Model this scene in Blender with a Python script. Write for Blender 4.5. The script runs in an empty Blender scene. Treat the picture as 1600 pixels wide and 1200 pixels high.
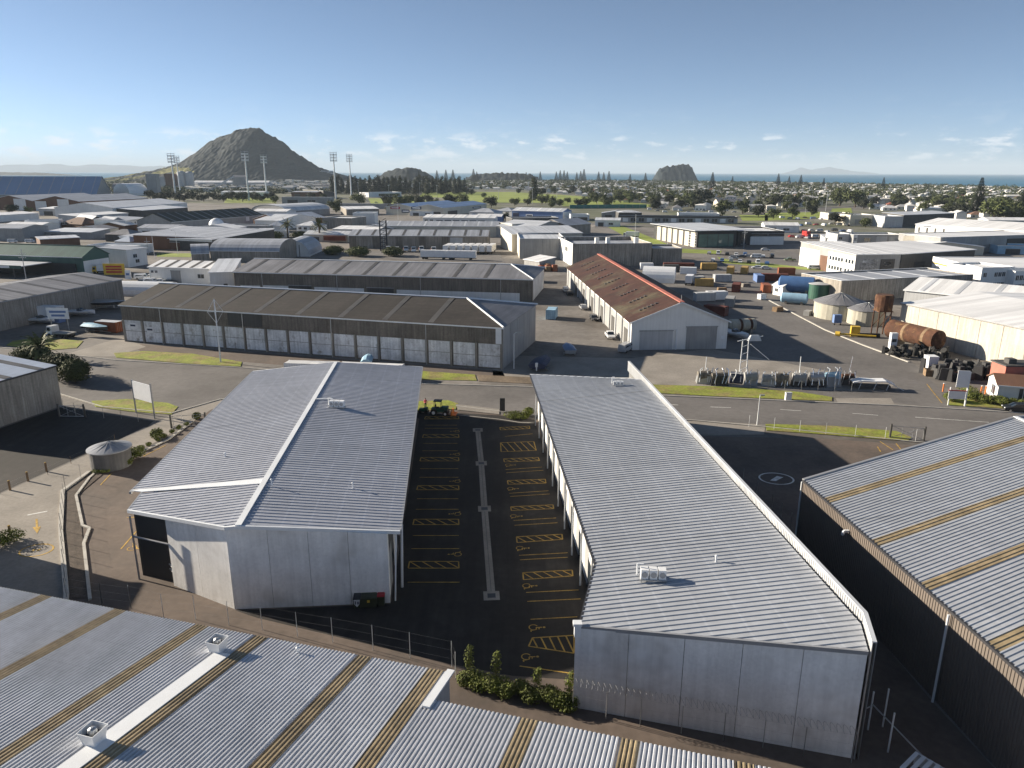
import bpy, math, random
from mathutils import Vector, noise as mnoise
R = math.radians
S = bpy.context.scene
C = S.collection
random.seed(7)

# ---------------------------------------------------------------- camera
F_PX, PITCH, ROLL, H = 1150.0, math.atan(331 / 1150.0), R(0.15), 38.0
cam_d = bpy.data.cameras.new('camera')
cam = bpy.data.objects.new('camera', cam_d); C.objects.link(cam)
cam_d.sensor_fit = 'HORIZONTAL'; cam_d.sensor_width = 36.0
cam_d.lens = 36.0 * F_PX / 1600.0
cam_d.clip_start = 0.5; cam_d.clip_end = 120000
from mathutils import Matrix
cam.matrix_world = Matrix.Translation((0, 0, H)) @ Matrix.Rotation(math.pi / 2 - PITCH, 4, 'X') @ Matrix.Rotation(ROLL, 4, 'Z')
S.camera = cam

# ---------------------------------------------------------------- sky, sun, exposure
SUN_EL, SUN_AZ = R(18.0), R(159.0)           # azimuth counter-clockwise from +X, pointing at the sun
W = bpy.data.worlds.new('World'); S.world = W; W.use_nodes = True
wn = W.node_tree; wn.nodes.clear()
def WN(t, **k):
    n = wn.nodes.new(t)
    for a, b in k.items(): setattr(n, a, b)
    return n
wout = WN('ShaderNodeOutputWorld'); wbg = WN('ShaderNodeBackground')
sky = WN('ShaderNodeTexSky', sky_type='NISHITA', sun_disc=False)
sky.sun_elevation = SUN_EL; sky.sun_rotation = math.pi / 2 - SUN_AZ
sky.altitude = 50; sky.air_density = 0.45; sky.dust_density = 0.25; sky.ozone_density = 5.0
SKY_STRENGTH = 0.062
wbg.inputs['Strength'].default_value = SKY_STRENGTH
# low broken cloud along the horizon, all the way round (function of direction only)
tc = WN('ShaderNodeTexCoord'); sep = WN('ShaderNodeSeparateXYZ'); wn.links.new(tc.outputs['Generated'], sep.inputs[0])
def wmath(op, a, b=None):
    n = WN('ShaderNodeMath', operation=op)
    for i, v in enumerate((a, b)):
        if v is None: continue
        if isinstance(v, (int, float)): n.inputs[i].default_value = v
        else: wn.links.new(v, n.inputs[i])
    return n.outputs[0]
def wramp(v, pts):
    n = WN('ShaderNodeValToRGB'); n.color_ramp.interpolation = 'EASE'
    e = n.color_ramp.elements
    while len(e) < len(pts): e.new(0.5)
    for el, (p, c) in zip(e, pts): el.position = p; el.color = (c, c, c, 1)
    wn.links.new(v, n.inputs[0]); return n.outputs[0]
az = wmath('ARCTAN2', sep.outputs[0], sep.outputs[1])
comb = WN('ShaderNodeCombineXYZ')
wn.links.new(wmath('MULTIPLY', az, 20.0), comb.inputs[0]); wn.links.new(wmath('MULTIPLY', sep.outputs[2], 60.0), comb.inputs[1])
n1 = WN('ShaderNodeTexNoise'); n1.inputs['Scale'].default_value = 1.3; n1.inputs['Detail'].default_value = 8; n1.inputs['Roughness'].default_value = 0.62
wn.links.new(comb.outputs[0], n1.inputs['Vector'])
comb2 = WN('ShaderNodeCombineXYZ'); wn.links.new(wmath('MULTIPLY', az, 2.2), comb2.inputs[0]); comb2.inputs[1].default_value = 3.7
n2 = WN('ShaderNodeTexNoise'); n2.inputs['Scale'].default_value = 1.0; n2.inputs['Detail'].default_value = 2
wn.links.new(comb2.outputs[0], n2.inputs['Vector'])
band = wramp(wmath('MULTIPLY', sep.outputs[2], 10.0), [(0.03, 0.1), (0.16, 0.75), (0.36, 1.0), (0.52, 0.1), (0.95, 0.0)])
dens = wmath('ADD', n1.outputs['Fac'], wmath('MULTIPLY', wmath('SUBTRACT', n2.outputs['Fac'], 0.5), 0.35))
cl = wmath('MULTIPLY', wramp(dens, [(0.51, 0.0), (0.66, 1.0)]), band)
cl = wmath('MULTIPLY', cl, 0.75)
ccol = WN('ShaderNodeMix', data_type='RGBA')
hs = WN('ShaderNodeHueSaturation'); hs.inputs['Saturation'].default_value = 0.82; hs.inputs['Hue'].default_value = 0.488; hs.inputs['Value'].default_value = 0.9; wn.links.new(sky.outputs[0], hs.inputs['Color'])
wn.links.new(cl, ccol.inputs['Factor']); wn.links.new(hs.outputs[0], ccol.inputs['A'])
ccol.inputs['B'].default_value = (7.2, 7.4, 7.7, 1)
wn.links.new(ccol.outputs['Result'], wbg.inputs['Color']); wn.links.new(wbg.outputs[0], wout.inputs['Surface'])

sl = bpy.data.lights.new('sun', 'SUN'); so = bpy.data.objects.new('sun', sl); C.objects.link(so)
sl.energy = 5.0; sl.angle = R(0.5); sl.color = (1.0, 0.885, 0.72)
sd = Vector((math.cos(SUN_AZ) * math.cos(SUN_EL), math.sin(SUN_AZ) * math.cos(SUN_EL), math.sin(SUN_EL)))
so.rotation_euler = sd.to_track_quat('Z', 'Y').to_euler(); so.location = (-100, 40, 120)
S.view_settings.view_transform = 'Standard'; S.view_settings.look = 'None'
S.view_settings.exposure = 1.22; S.view_settings.gamma = 1.0; S.view_settings.use_curve_mapping = False
S.render.engine = 'CYCLES'
S.cycles.use_denoising = True
S.cycles.max_bounces = 5; S.cycles.diffuse_bounces = 3; S.cycles.glossy_bounces = 2; S.cycles.volume_bounces = 0
S.cycles.transmission_bounces = 2; S.cycles.caustics_reflective = False; S.cycles.caustics_refractive = False

# ---------------------------------------------------------------- pixel -> place
def ray(x, y):
    u = (x - 800) / F_PX; v = (600 - y) / F_PX
    c, s = math.cos(ROLL), math.sin(ROLL)
    u, v = u * c - v * s, u * s + v * c
    cp, sp = math.cos(PITCH), math.sin(PITCH)
    return Vector((u, cp + v * sp, -sp + v * cp))
def G(x, y, z=0.0):
    d = ray(x, y); t = (z - H) / d.z
    return Vector((d.x * t, d.y * t, z))

# ---------------------------------------------------------------- materials
MATS = {}
def M(name, col, rough=0.75, metal=0.0, var=0.18, vs=0.6, streak=0.0, fine=0.0, bump=0.0, bs=8.0, ovar=0.0,
      col2=None, m2=0.55, s2=0.25, sheet=None, emit=0, spec=0.4, stretch=None, lines=()):
    """procedural material: base colour x large noise x streaks x sheet-to-sheet variation, second colour in patches"""
    if name in MATS: return MATS[name]
    m = bpy.data.materials.new(name); m.use_nodes = True; MATS[name] = m
    nt = m.node_tree; N = nt.nodes; L = nt.links
    b = N['Principled BSDF']
    b.inputs['Roughness'].default_value = rough; b.inputs['Metallic'].default_value = metal
    b.inputs['Specular IOR Level'].default_value = spec
    tc = N.new('ShaderNodeTexCoord'); P = tc.outputs['Object']
    def noise(sc, det=4, vec=P, rg=0.55):
        n = N.new('ShaderNodeTexNoise'); n.inputs['Scale'].default_value = sc; n.inputs['Detail'].default_value = det
        n.inputs['Roughness'].default_value = rg; L.new(vec, n.inputs['Vector']); return n.outputs['Fac']
    def mp(v, a, bb, lo=0.3, hi=0.7):
        n = N.new('ShaderNodeMapRange'); L.new(v, n.inputs['Value'])
        n.inputs['From Min'].default_value = lo; n.inputs['From Max'].default_value = hi
        n.inputs['To Min'].default_value = a; n.inputs['To Max'].default_value = bb; return n.outputs[0]
    def mul(a, bb):
        n = N.new('ShaderNodeMath'); n.operation = 'MULTIPLY'; L.new(a, n.inputs[0]); L.new(bb, n.inputs[1]); return n.outputs[0]
    fac = mp(noise(vs), 1 - var, 1 + var)
    if streak:
        mpn = N.new('ShaderNodeMapping'); mpn.inputs['Scale'].default_value = stretch or (1.6, 1.6, 0.10); L.new(P, mpn.inputs['Vector'])
        fac = mul(fac, mp(noise(1.4, 5, mpn.outputs[0], 0.6), 1 - streak, 1 + streak * 0.45))
    if fine: fac = mul(fac, mp(noise(bs, 6), 1 - fine, 1 + fine))
    if sheet:
        ax, wd = sheet
        sp = N.new('ShaderNodeSeparateXYZ'); L.new(P, sp.inputs[0])
        dv = N.new('ShaderNodeMath'); dv.operation = 'DIVIDE'; L.new(sp.outputs[ax], dv.inputs[0]); dv.inputs[1].default_value = wd
        fl = N.new('ShaderNodeMath'); fl.operation = 'FLOOR'; L.new(dv.outputs[0], fl.inputs[0])
        wnz = N.new('ShaderNodeTexWhiteNoise'); wnz.noise_dimensions = '1D'; L.new(fl.outputs[0], wnz.inputs['W'])
        fac = mul(fac, mp(wnz.outputs['Value'], 0.86, 1.10, 0, 1))
    for ang, spc, wd_, k_ in lines:      # rows of fixings and sheet laps
        mr = N.new('ShaderNodeMapping'); mr.inputs['Rotation'].default_value = (0, 0, ang); L.new(P, mr.inputs['Vector'])
        sx = N.new('ShaderNodeSeparateXYZ'); L.new(mr.outputs[0], sx.inputs[0])
        md = N.new('ShaderNodeMath'); md.operation = 'PINGPONG'; L.new(sx.outputs[0], md.inputs[0]); md.inputs[1].default_value = spc / 2
        ln = mp(md.outputs[0], k_, 1.0, 0, wd_); fac = mul(fac, ln)
    if ovar:
        oi = N.new('ShaderNodeObjectInfo'); fac = mul(fac, mp(oi.outputs['Random'], 1 - ovar, 1 + ovar, 0, 1))
    c4 = (*col, 1)
    if col2:
        mx = N.new('ShaderNodeMix'); mx.data_type = 'RGBA'; mx.inputs['A'].default_value = c4; mx.inputs['B'].default_value = (*col2, 1)
        L.new(mp(noise(s2, 6, rg=0.65), 0, 1, m2 - 0.06, m2 + 0.08), mx.inputs['Factor']); base = mx.outputs['Result']
    else:
        rgb = N.new('ShaderNodeRGB'); rgb.outputs[0].default_value = c4; base = rgb.outputs[0]
    vm = N.new('ShaderNodeVectorMath'); vm.operation = 'SCALE'; L.new(base, vm.inputs[0]); L.new(fac, vm.inputs['Scale'])
    L.new(vm.outputs[0], b.inputs['Base Color'])
    if bump:
        bn = N.new('ShaderNodeBump'); bn.inputs['Strength'].default_value = bump; bn.inputs['Distance'].default_value = 0.05
        L.new(noise(bs, 5), bn.inputs['Height']); L.new(bn.outputs[0], b.inputs['Normal'])
    return m

M('roof_zinc', (0.42, 0.435, 0.48), 0.45, 0.15, 0.10, 0.09, fine=0.07, bs=1.3, streak=0.13, stretch=(0.05, 1.1, 0.3), lines=((R(-4.7), 2.3, 0.14, 1.13), (R(85.3), 19.0, 0.16, 0.72)))
M('roof_corrugated', (0.50, 0.515, 0.55), 0.45, 0.15, 0.09, 0.12, fine=0.07, bs=2.0, streak=0.16, stretch=(0.6, 0.12, 0.3), lines=((R(105.5), 3.1, 0.05, 0.86),))
M('roof_zinc_warm', (0.43, 0.45, 0.485), 0.45, 0.2, 0.10, 0.09, fine=0.07, bs=1.3, streak=0.12, stretch=(0.05, 1.1, 0.3), lines=((R(-3.9), 2.6, 0.14, 1.12), (R(86.1), 21.0, 0.16, 0.72)))
M('roof_blue_zinc', (0.47, 0.52, 0.60), 0.45, 0.3, 0.10, 0.15, streak=0.12, stretch=(0.3, 1.2, 1))
M('skylight', (0.30, 0.235, 0.14), 0.5, 0, 0.25, 0.5, fine=0.2, bs=2.5)
M('skylight_pale', (0.095, 0.09, 0.083), 0.5, 0, 0.25, 0.4, fine=0.2)
M('white_metal', (0.74, 0.76, 0.78), 0.4, 0.0, 0.06, 0.5)
M('grey_metal', (0.33, 0.34, 0.36), 0.45, 0.3, 0.1)
M('dark_metal', (0.045, 0.045, 0.05), 0.5, 0.2, 0.15)
M('galv', (0.42, 0.43, 0.44), 0.4, 0.6, 0.15)
M('concrete_panel', (0.86, 0.85, 0.83), 0.85, 0, 0.13, 0.22, streak=0.12, fine=0.06, bs=4, bump=0.15, col2=(0.68, 0.66, 0.63), s2=0.25, m2=0.60)
M('concrete_old', (0.33, 0.30, 0.26), 0.9, 0, 0.2, 0.15, streak=0.42, fine=0.12, bs=3, bump=0.2)
M('concrete_pale', (0.52, 0.49, 0.43), 0.9, 0, 0.12, 0.15, streak=0.25, fine=0.08, bs=3)
M('concrete_flat', (0.27, 0.245, 0.215), 0.9, 0, 0.18, 0.2, fine=0.12, bs=2.5)
M('kerb', (0.46, 0.44, 0.40), 0.9, 0, 0.15, 0.8, fine=0.1)
M('asphalt_shaded', (0.023, 0.0195, 0.0175), 0.85, 0, 0.35, 0.10, streak=0.4, stretch=(0.7, 0.06, 1), fine=0.22, bs=1.2, bump=0.2, col2=(0.036, 0.031, 0.028), s2=0.12, m2=0.56)  # courtyard shade put into the colour, darker than the matching lot asphalt
M('asphalt_lot', (0.135, 0.105, 0.086), 0.9, 0, 0.22, 0.12, fine=0.14, bs=1.6, col2=(0.10, 0.082, 0.07), s2=0.08)
M('asphalt_road', (0.155, 0.145, 0.138), 0.9, 0, 0.14, 0.08, fine=0.12, bs=1.0, col2=(0.12, 0.112, 0.106), s2=0.05)
M('yard', (0.185, 0.17, 0.155), 0.92, 0, 0.22, 0.05, fine=0.18, bs=0.7, col2=(0.105, 0.092, 0.08), s2=0.03)
M('gravel', (0.085, 0.066, 0.052), 0.95, 0, 0.3, 0.9, fine=0.4, bs=7, bump=0.6)
M('dirt', (0.17, 0.13, 0.09), 0.95, 0, 0.3, 0.2, fine=0.25, bs=2)
M('grass', (0.225, 0.255, 0.035), 0.95, 0, 0.25, 0.35, fine=0.3, bs=2.5, bump=0.5, col2=(0.24, 0.20, 0.07), s2=0.30, m2=0.52)
M('field', (0.22, 0.27, 0.045), 0.95, 0, 0.15, 0.02, fine=0.15, bs=0.2)
M('town_ground', (0.10, 0.11, 0.06), 0.95, 0, 0.4, 0.012, col2=(0.17, 0.16, 0.14), s2=0.02, m2=0.5)
M('paint_yellow', (0.46, 0.29, 0.06), 0.8, 0, 0.35, 1.2, fine=0.25)
M('paint_white', (0.66, 0.65, 0.62), 0.8, 0, 0.25, 1.0, fine=0.2)
M('roof_dark', (0.036, 0.031, 0.028), 0.8, 0.0, 0.3, 0.10, streak=0.35, stretch=(0.12, 0.9, 0.9), fine=0.2, bs=1.2, sheet=(0, 0.9))
M('roof_grey', (0.23, 0.23, 0.245), 0.6, 0.1, 0.15, 0.12, streak=0.2, stretch=(1.2, 0.1, 0.1), sheet=(0, 0.9))
M('roof_grey_y', (0.20, 0.20, 0.215), 0.6, 0.1, 0.15, 0.12, streak=0.2, stretch=(0.1, 1.2, 0.1), sheet=(1, 0.9))
M('roof_pale', (0.60, 0.62, 0.65), 0.5, 0.1, 0.10, 0.1, streak=0.12, stretch=(1.2, 0.1, 0.1), sheet=(0, 1.1))
M('roof_white', (0.78, 0.78, 0.78), 0.5, 0.0, 0.07, 0.08, streak=0.08, stretch=(0.9, 0.1, 0.1), sheet=(0, 1.5))
M('roof_slate', (0.38, 0.40, 0.44), 0.55, 0.1, 0.12, 0.1, streak=0.15, stretch=(1.0, 0.1, 0.1), sheet=(0, 1.0))
M('roof_blue', (0.17, 0.27, 0.46), 0.55, 0.1, 0.1, 0.1, sheet=(0, 1.2))
M('roof_port', (0.22, 0.31, 0.45), 0.6, 0.1, 0.08, 0.02)
M('roof_green', (0.045, 0.105, 0.09), 0.55, 0, 0.12, 0.15, sheet=(0, 1.0))
M('roof_olive', (0.048, 0.052, 0.035), 0.7, 0, 0.15, 0.1, sheet=(0, 2.0))
M('roof_rust', (0.050, 0.018, 0.012), 0.85, 0, 0.3, 0.25, streak=0.35, stretch=(0.15, 1.6, 0.3), fine=0.2, bs=2, col2=(0.085, 0.068, 0.04), s2=0.10, m2=0.56, sheet=(1, 0.8))
M('ridge_red', (0.44, 0.15, 0.11), 0.7, 0, 0.2, 0.4)
M('rust', (0.09, 0.04, 0.022), 0.9, 0, 0.35, 0.7, streak=0.3, fine=0.25, col2=(0.20, 0.11, 0.05), s2=0.5, m2=0.6)
M('rust_red', (0.15, 0.042, 0.028), 0.8, 0, 0.25, 0.5, fine=0.15)
M('orange_box', (0.26, 0.085, 0.04), 0.7, 0, 0.2, 0.5)
M('wall_white', (0.78, 0.78, 0.76), 0.7, 0, 0.07, 0.2, streak=0.08)
M('wall_cream', (0.60, 0.56, 0.47), 0.75, 0, 0.09, 0.2, streak=0.12)
M('wall_grey', (0.34, 0.34, 0.335), 0.75, 0, 0.12, 0.2, streak=0.18)
M('wall_grey_lt', (0.48, 0.49, 0.50), 0.7, 0, 0.1, 0.2, streak=0.15)
M('wall_dark', (0.085, 0.082, 0.078), 0.7, 0, 0.15, 0.3, streak=0.25)
M('wall_charcoal', (0.04, 0.04, 0.042), 0.6, 0.1, 0.1, 0.3)
M('wall_brown', (0.16, 0.085, 0.055), 0.8, 0, 0.15, 0.2, streak=0.15)
M('wall_blue', (0.14, 0.22, 0.42), 0.7, 0, 0.1, 0.2)
M('clad_taupe', (0.155, 0.13, 0.112), 0.7, 0.1, 0.1, 0.2)
M('clad_weathered', (0.21, 0.185, 0.155), 0.85, 0, 0.2, 0.25, streak=0.4, fine=0.15, bs=3)
M('panel_whitewash', (0.78, 0.79, 0.80), 0.85, 0, 0.2, 0.35, streak=0.25, fine=0.12, bs=2.5, col2=(0.36, 0.33, 0.29), s2=0.45, m2=0.62)
M('glass', (0.03, 0.04, 0.05), 0.08, 0.0, 0.1, spec=0.8)
M('glass_green', (0.10, 0.19, 0.165), 0.08, 0.0, 0.2, 0.3, spec=0.8)
M('rubber', (0.02, 0.02, 0.02), 0.8, 0, 0.2)
M('chrome', (0.6, 0.6, 0.62), 0.25, 0.9, 0.1)
M('plastic_white', (0.78, 0.79, 0.80), 0.4, 0, 0.05, 1)
M('green_bin', (0.045, 0.05, 0.028), 0.5, 0, 0.1)
M('red_lid', (0.42, 0.03, 0.035), 0.45, 0, 0.1)
M('yellow', (0.62, 0.42, 0.05), 0.6, 0, 0.15, 0.6)
M('yellow_bright', (0.80, 0.80, 0.02), 0.6, 0, 0.05)
M('yellow_box', (0.44, 0.30, 0.10), 0.7, 0, 0.18, 0.5)
M('orange', (0.70, 0.20, 0.04), 0.6, 0, 0.1)
M('blue_tank', (0.07, 0.15, 0.32), 0.5, 0, 0.15, 0.5)
M('blue_pale', (0.30, 0.48, 0.62), 0.6, 0, 0.15, 0.5)
M('navy', (0.025, 0.035, 0.08), 0.6, 0, 0.25, 1.5)
M('green_tank', (0.03, 0.10, 0.07), 0.5, 0, 0.15, 0.5)
M('tank_grey', (0.15, 0.15, 0.15), 0.7, 0.1, 0.25, 0.6, streak=0.3)
M('tank_beige', (0.42, 0.40, 0.33), 0.7, 0, 0.12, 0.4, streak=0.25)
M('timber', (0.22, 0.15, 0.09), 0.9, 0, 0.25, 1.5)
M('hi_vis', (0.80, 0.15, 0.18), 0.7, 0, 0.1)
M('bark', (0.09, 0.065, 0.045), 0.95, 0, 0.3, 2.0)
M('leaf', (0.065, 0.080, 0.024), 0.8, 0, 0.45, 0.5, ovar=0.35)
M('leaf_lush', (0.105, 0.125, 0.02), 0.8, 0, 0.5, 1.2, ovar=0.2)
M('leaf_dark', (0.030, 0.036, 0.019), 0.85, 0, 0.4, 0.3, ovar=0.25)
M('leaf_pine', (0.030, 0.042, 0.026), 0.85, 0, 0.3, 0.3, ovar=0.25)
M('palm_leaf', (0.085, 0.095, 0.03), 0.75, 0, 0.35, 0.8)
M('water', (0.03, 0.15, 0.25), 0.5, 0, 0.25, 0.004, fine=0.25, bs=0.03, bump=0.25, spec=0.3)
M('forest', (0.011, 0.018, 0.020), 0.95, 0, 0.4, 0.012, fine=0.5, bs=0.06, bump=1.0)
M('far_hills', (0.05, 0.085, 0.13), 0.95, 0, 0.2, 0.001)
M('hill_grass', (0.20, 0.19, 0.06), 0.95, 0, 0.3, 0.02, fine=0.2, bs=0.06)
M('house_white', (0.72, 0.70, 0.66), 0.7, 0, 0.05, ovar=0.3)
M('house_roof_pale', (0.54, 0.54, 0.54), 0.6, 0, 0.3, 0.02, ovar=0.35)
M('house_roof_grey', (0.22, 0.22, 0.235), 0.6, 0, 0.1, ovar=0.35)
M('house_roof_brown', (0.20, 0.12, 0.085), 0.75, 0, 0.1, ovar=0.35)
M('house_roof_red', (0.36, 0.12, 0.075), 0.75, 0, 0.1, ovar=0.2)
M('poster', (0.30, 0.30, 0.30), 0.6, 0, 0.6, 0.9, fine=0.4, bs=2)
M('net_green', (0.05, 0.22, 0.19), 0.8, 0, 0.2)

# ---------------------------------------------------------------- mesh helpers
ORG = {}
SPLIT = {'post', 'gate_post', 'trestle', 'strut', 'slat', 'side_rail', 'insulator', 'lock_bar', 'roof_rib', 'tank_band', 'hip_cap', 'white_mullion', 'downpipe', 'corner_post', 'steel_frame', 'roof_stack', 'trough_wall'}
def weld(v, f):
    idx = {}; nv = []; m = []
    for p in v:
        k = tuple(round(c, 5) for c in p)
        if k not in idx: idx[k] = len(nv); nv.append(p)
        m.append(idx[k])
    return nv, [tuple(m[i] for i in q) for q in f]
class MB:
    def __init__(s): s.v = []; s.f = []; s.m = []; s.mi = 0
    def poly(s, pts):
        i = len(s.v); s.v += [tuple(p) for p in pts]; s.f.append(tuple(range(i, i + len(pts)))); s.m.append(s.mi); return s
    def quad(s, a, b, c, d): return s.poly((a, b, c, d))
    def hexa(s, b, t):            # bottom ring, top ring (counter-clockwise seen from above)
        n = len(b); i = len(s.v); s.v += [tuple(p) for p in b] + [tuple(p) for p in t]
        s.f.append(tuple(i + k for k in reversed(range(n)))); s.f.append(tuple(i + n + k for k in range(n)))
        for k in range(n): j = (k + 1) % n; s.f.append((i + k, i + j, i + n + j, i + n + k))
        s.m += [s.mi] * (n + 2); return s
    def prism(s, poly, z0, z1): return s.hexa([(p[0], p[1], z0) for p in poly], [(p[0], p[1], z1) for p in poly])
    def box(s, x0, x1, y0, y1, z0, z1): return s.prism(((x0, y0), (x1, y0), (x1, y1), (x0, y1)), z0, z1)
    def obox(s, c, sx, sy, z0, z1, rz=0, taper=1.0):
        ca, sa = math.cos(rz), math.sin(rz)
        q = lambda k: [(c[0] + (x * ca - y * sa) * k, c[1] + (x * sa + y * ca) * k) for x, y in ((-sx / 2, -sy / 2), (sx / 2, -sy / 2), (sx / 2, sy / 2), (-sx / 2, sy / 2))]
        return s.hexa([(x, y, z0) for x, y in q(1)], [(x, y, z1) for x, y in q(taper)])
    def tube(s, p0, p1, r0, r1=None, n=8, caps=True):
        r1 = r0 if r1 is None else r1
        p0, p1 = Vector(p0), Vector(p1); d = (p1 - p0).normalized()
        a = d.orthogonal().normalized(); b = d.cross(a)
        ring = lambda p, r: [p + (a * math.cos(2 * math.pi * k / n) + b * math.sin(2 * math.pi * k / n)) * r for k in range(n)]
        i = len(s.v); s.v += [tuple(p) for p in ring(p0, r0) + ring(p1, r1)]
        for k in range(n): j = (k + 1) % n; s.f.append((i + k, i + j, i + n + j, i + n + k)); s.m.append(s.mi)
        if caps: s.f += [tuple(i + k for k in reversed(range(n))), tuple(i + n + k for k in range(n))]; s.m += [s.mi] * 2
        return s
    def lathe(s, prof, c=(0, 0), n=16):   # prof: (r, z) from bottom to top
        i = len(s.v)
        for r, z in prof:
            for k in range(n): a = 2 * math.pi * k / n; s.v.append((c[0] + r * math.cos(a), c[1] + r * math.sin(a), z))
        for q in range(len(prof) - 1):
            for k in range(n): j = (k + 1) % n; s.f.append((i + q * n + k, i + q * n + j, i + (q + 1) * n + j, i + (q + 1) * n + k)); s.m.append(s.mi)
        s.f.append(tuple(i + (len(prof) - 1) * n + k for k in range(n))); s.m.append(s.mi); return s
    def extrude_x(s, prof, x0, x1):      # profile (y, z) closed, swept along x
        n = len(prof); i = len(s.v); s.v += [(x0, y, z) for y, z in prof] + [(x1, y, z) for y, z in prof]
        s.f.append(tuple(i + k for k in range(n))); s.f.append(tuple(i + n + k for k in reversed(range(n)))); s.m += [s.mi] * 2
        for k in range(n): j = (k + 1) % n; s.f.append((i + k, i + n + k, i + n + j, i + j)); s.m.append(s.mi)
        return s
    def extrude_y(s, prof, y0, y1):      # profile (x, z) closed, swept along y
        n = len(prof); i = len(s.v); s.v += [(x, y0, z) for x, z in prof] + [(x, y1, z) for x, z in prof]
        s.f.append(tuple(i + k for k in reversed(range(n)))); s.f.append(tuple(i + n + k for k in range(n))); s.m += [s.mi] * 2
        for k in range(n): j = (k + 1) % n; s.f.append((i + k, i + j, i + n + j, i + n + k)); s.m.append(s.mi)
        return s
    def build(s, name, mat, parent=None, smooth=False, world=False):
        if name in SPLIT and parent:            # separate pieces become parts of their own
            par = list(range(len(s.v)))
            def find(i):
                while par[i] != i: par[i] = par[par[i]]; i = par[i]
                return i
            for f in s.f:
                for k in f[1:]: par[find(k)] = find(f[0])
            groups = {}
            for f in s.f: groups.setdefault(find(f[0]), []).append(f)
            if len(groups) > 1:
                out = None
                for fs in groups.values():
                    q = MB()
                    for f in fs: q.poly([s.v[k] for k in f])
                    q.v, q.f = weld(q.v, q.f); o = q._build(name, mat, parent, smooth, world); out = out or o
                return out
        return s._build(name, mat, parent, smooth, world)
    def _build(s, name, mat, parent=None, smooth=False, world=False):
        me = bpy.data.meshes.new(name)
        o0 = ORG.get(parent.name, (0, 0, 0)) if (world and parent) else (0, 0, 0)
        me.from_pydata([(x - o0[0], y - o0[1], z - o0[2]) for x, y, z in s.v], [], s.f)
        for mm in (mat if isinstance(mat, (list, tuple)) else [mat]): me.materials.append(MATS[mm])
        if isinstance(mat, (list, tuple)): me.polygons.foreach_set('material_index', s.m)
        if smooth: me.polygons.foreach_set('use_smooth', [True] * len(me.polygons))
        me.update()
        o = bpy.data.objects.new(name, me); C.objects.link(o)
        if parent: o.parent = parent; ORG[o.name] = ORG.get(parent.name, (0, 0, 0))
        return o
def tag(o, label, cat, group=None):
    o['label'] = label; o['category'] = cat
    if group: o['group'] = group
    return o
def thing(name, label, cat, loc=(0, 0, 0), rz=0.0, group=None):
    o = bpy.data.objects.new(name, None); C.objects.link(o); o.empty_display_size = 0.2
    o.location = loc; o.rotation_euler = (0, 0, rz); ORG[o.name] = tuple(loc)
    return tag(o, label, cat, group)
def struct(o): o['kind'] = 'structure'; return o
def dup(src, loc, rz=0.0, label=None, group=None, scale=1.0):
    def cp(o, par):
        c = o.copy(); C.objects.link(c); c.parent = par
        for ch in o.children: cp(ch, c)
        return c
    r = cp(src, None); r.location = loc; r.rotation_euler = (0, 0, rz); r.scale = (scale,) * 3
    if label: r['label'] = label
    if group: r['group'] = group
    return r
def px_poly(name, pts, z, mat, parent=None, h=None):
    """flat sheet (or slab with height) on the ground, outline given as photo pixels on the plane z=0"""
    P = [G(x, y) for x, y in pts]; mb = MB()
    a = sum(P[i].x * P[(i + 1) % len(P)].y - P[(i + 1) % len(P)].x * P[i].y for i in range(len(P)))
    if a < 0: P.reverse()
    if h is None: mb.poly([(p.x, p.y, z) for p in P])
    else: mb.prism([(p.x, p.y) for p in P], z, z + h)
    return mb.build(name, mat, parent)
def strip(mb, pts, w, z, h=None):
    """ribbon of width w along ground points"""
    for a, b in zip(pts[:-1], pts[1:]):
        a, b = Vector(a[:2]), Vector(b[:2]); d = (b - a).normalized(); n = Vector((-d.y, d.x)) * (w / 2)
        q = [a - n, b - n, b + n, a + n]
        if h is None: mb.poly([(p.x, p.y, z) for p in q])
        else: mb.prism([(p.x, p.y) for p in q], z, z + h)
    return mb
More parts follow.
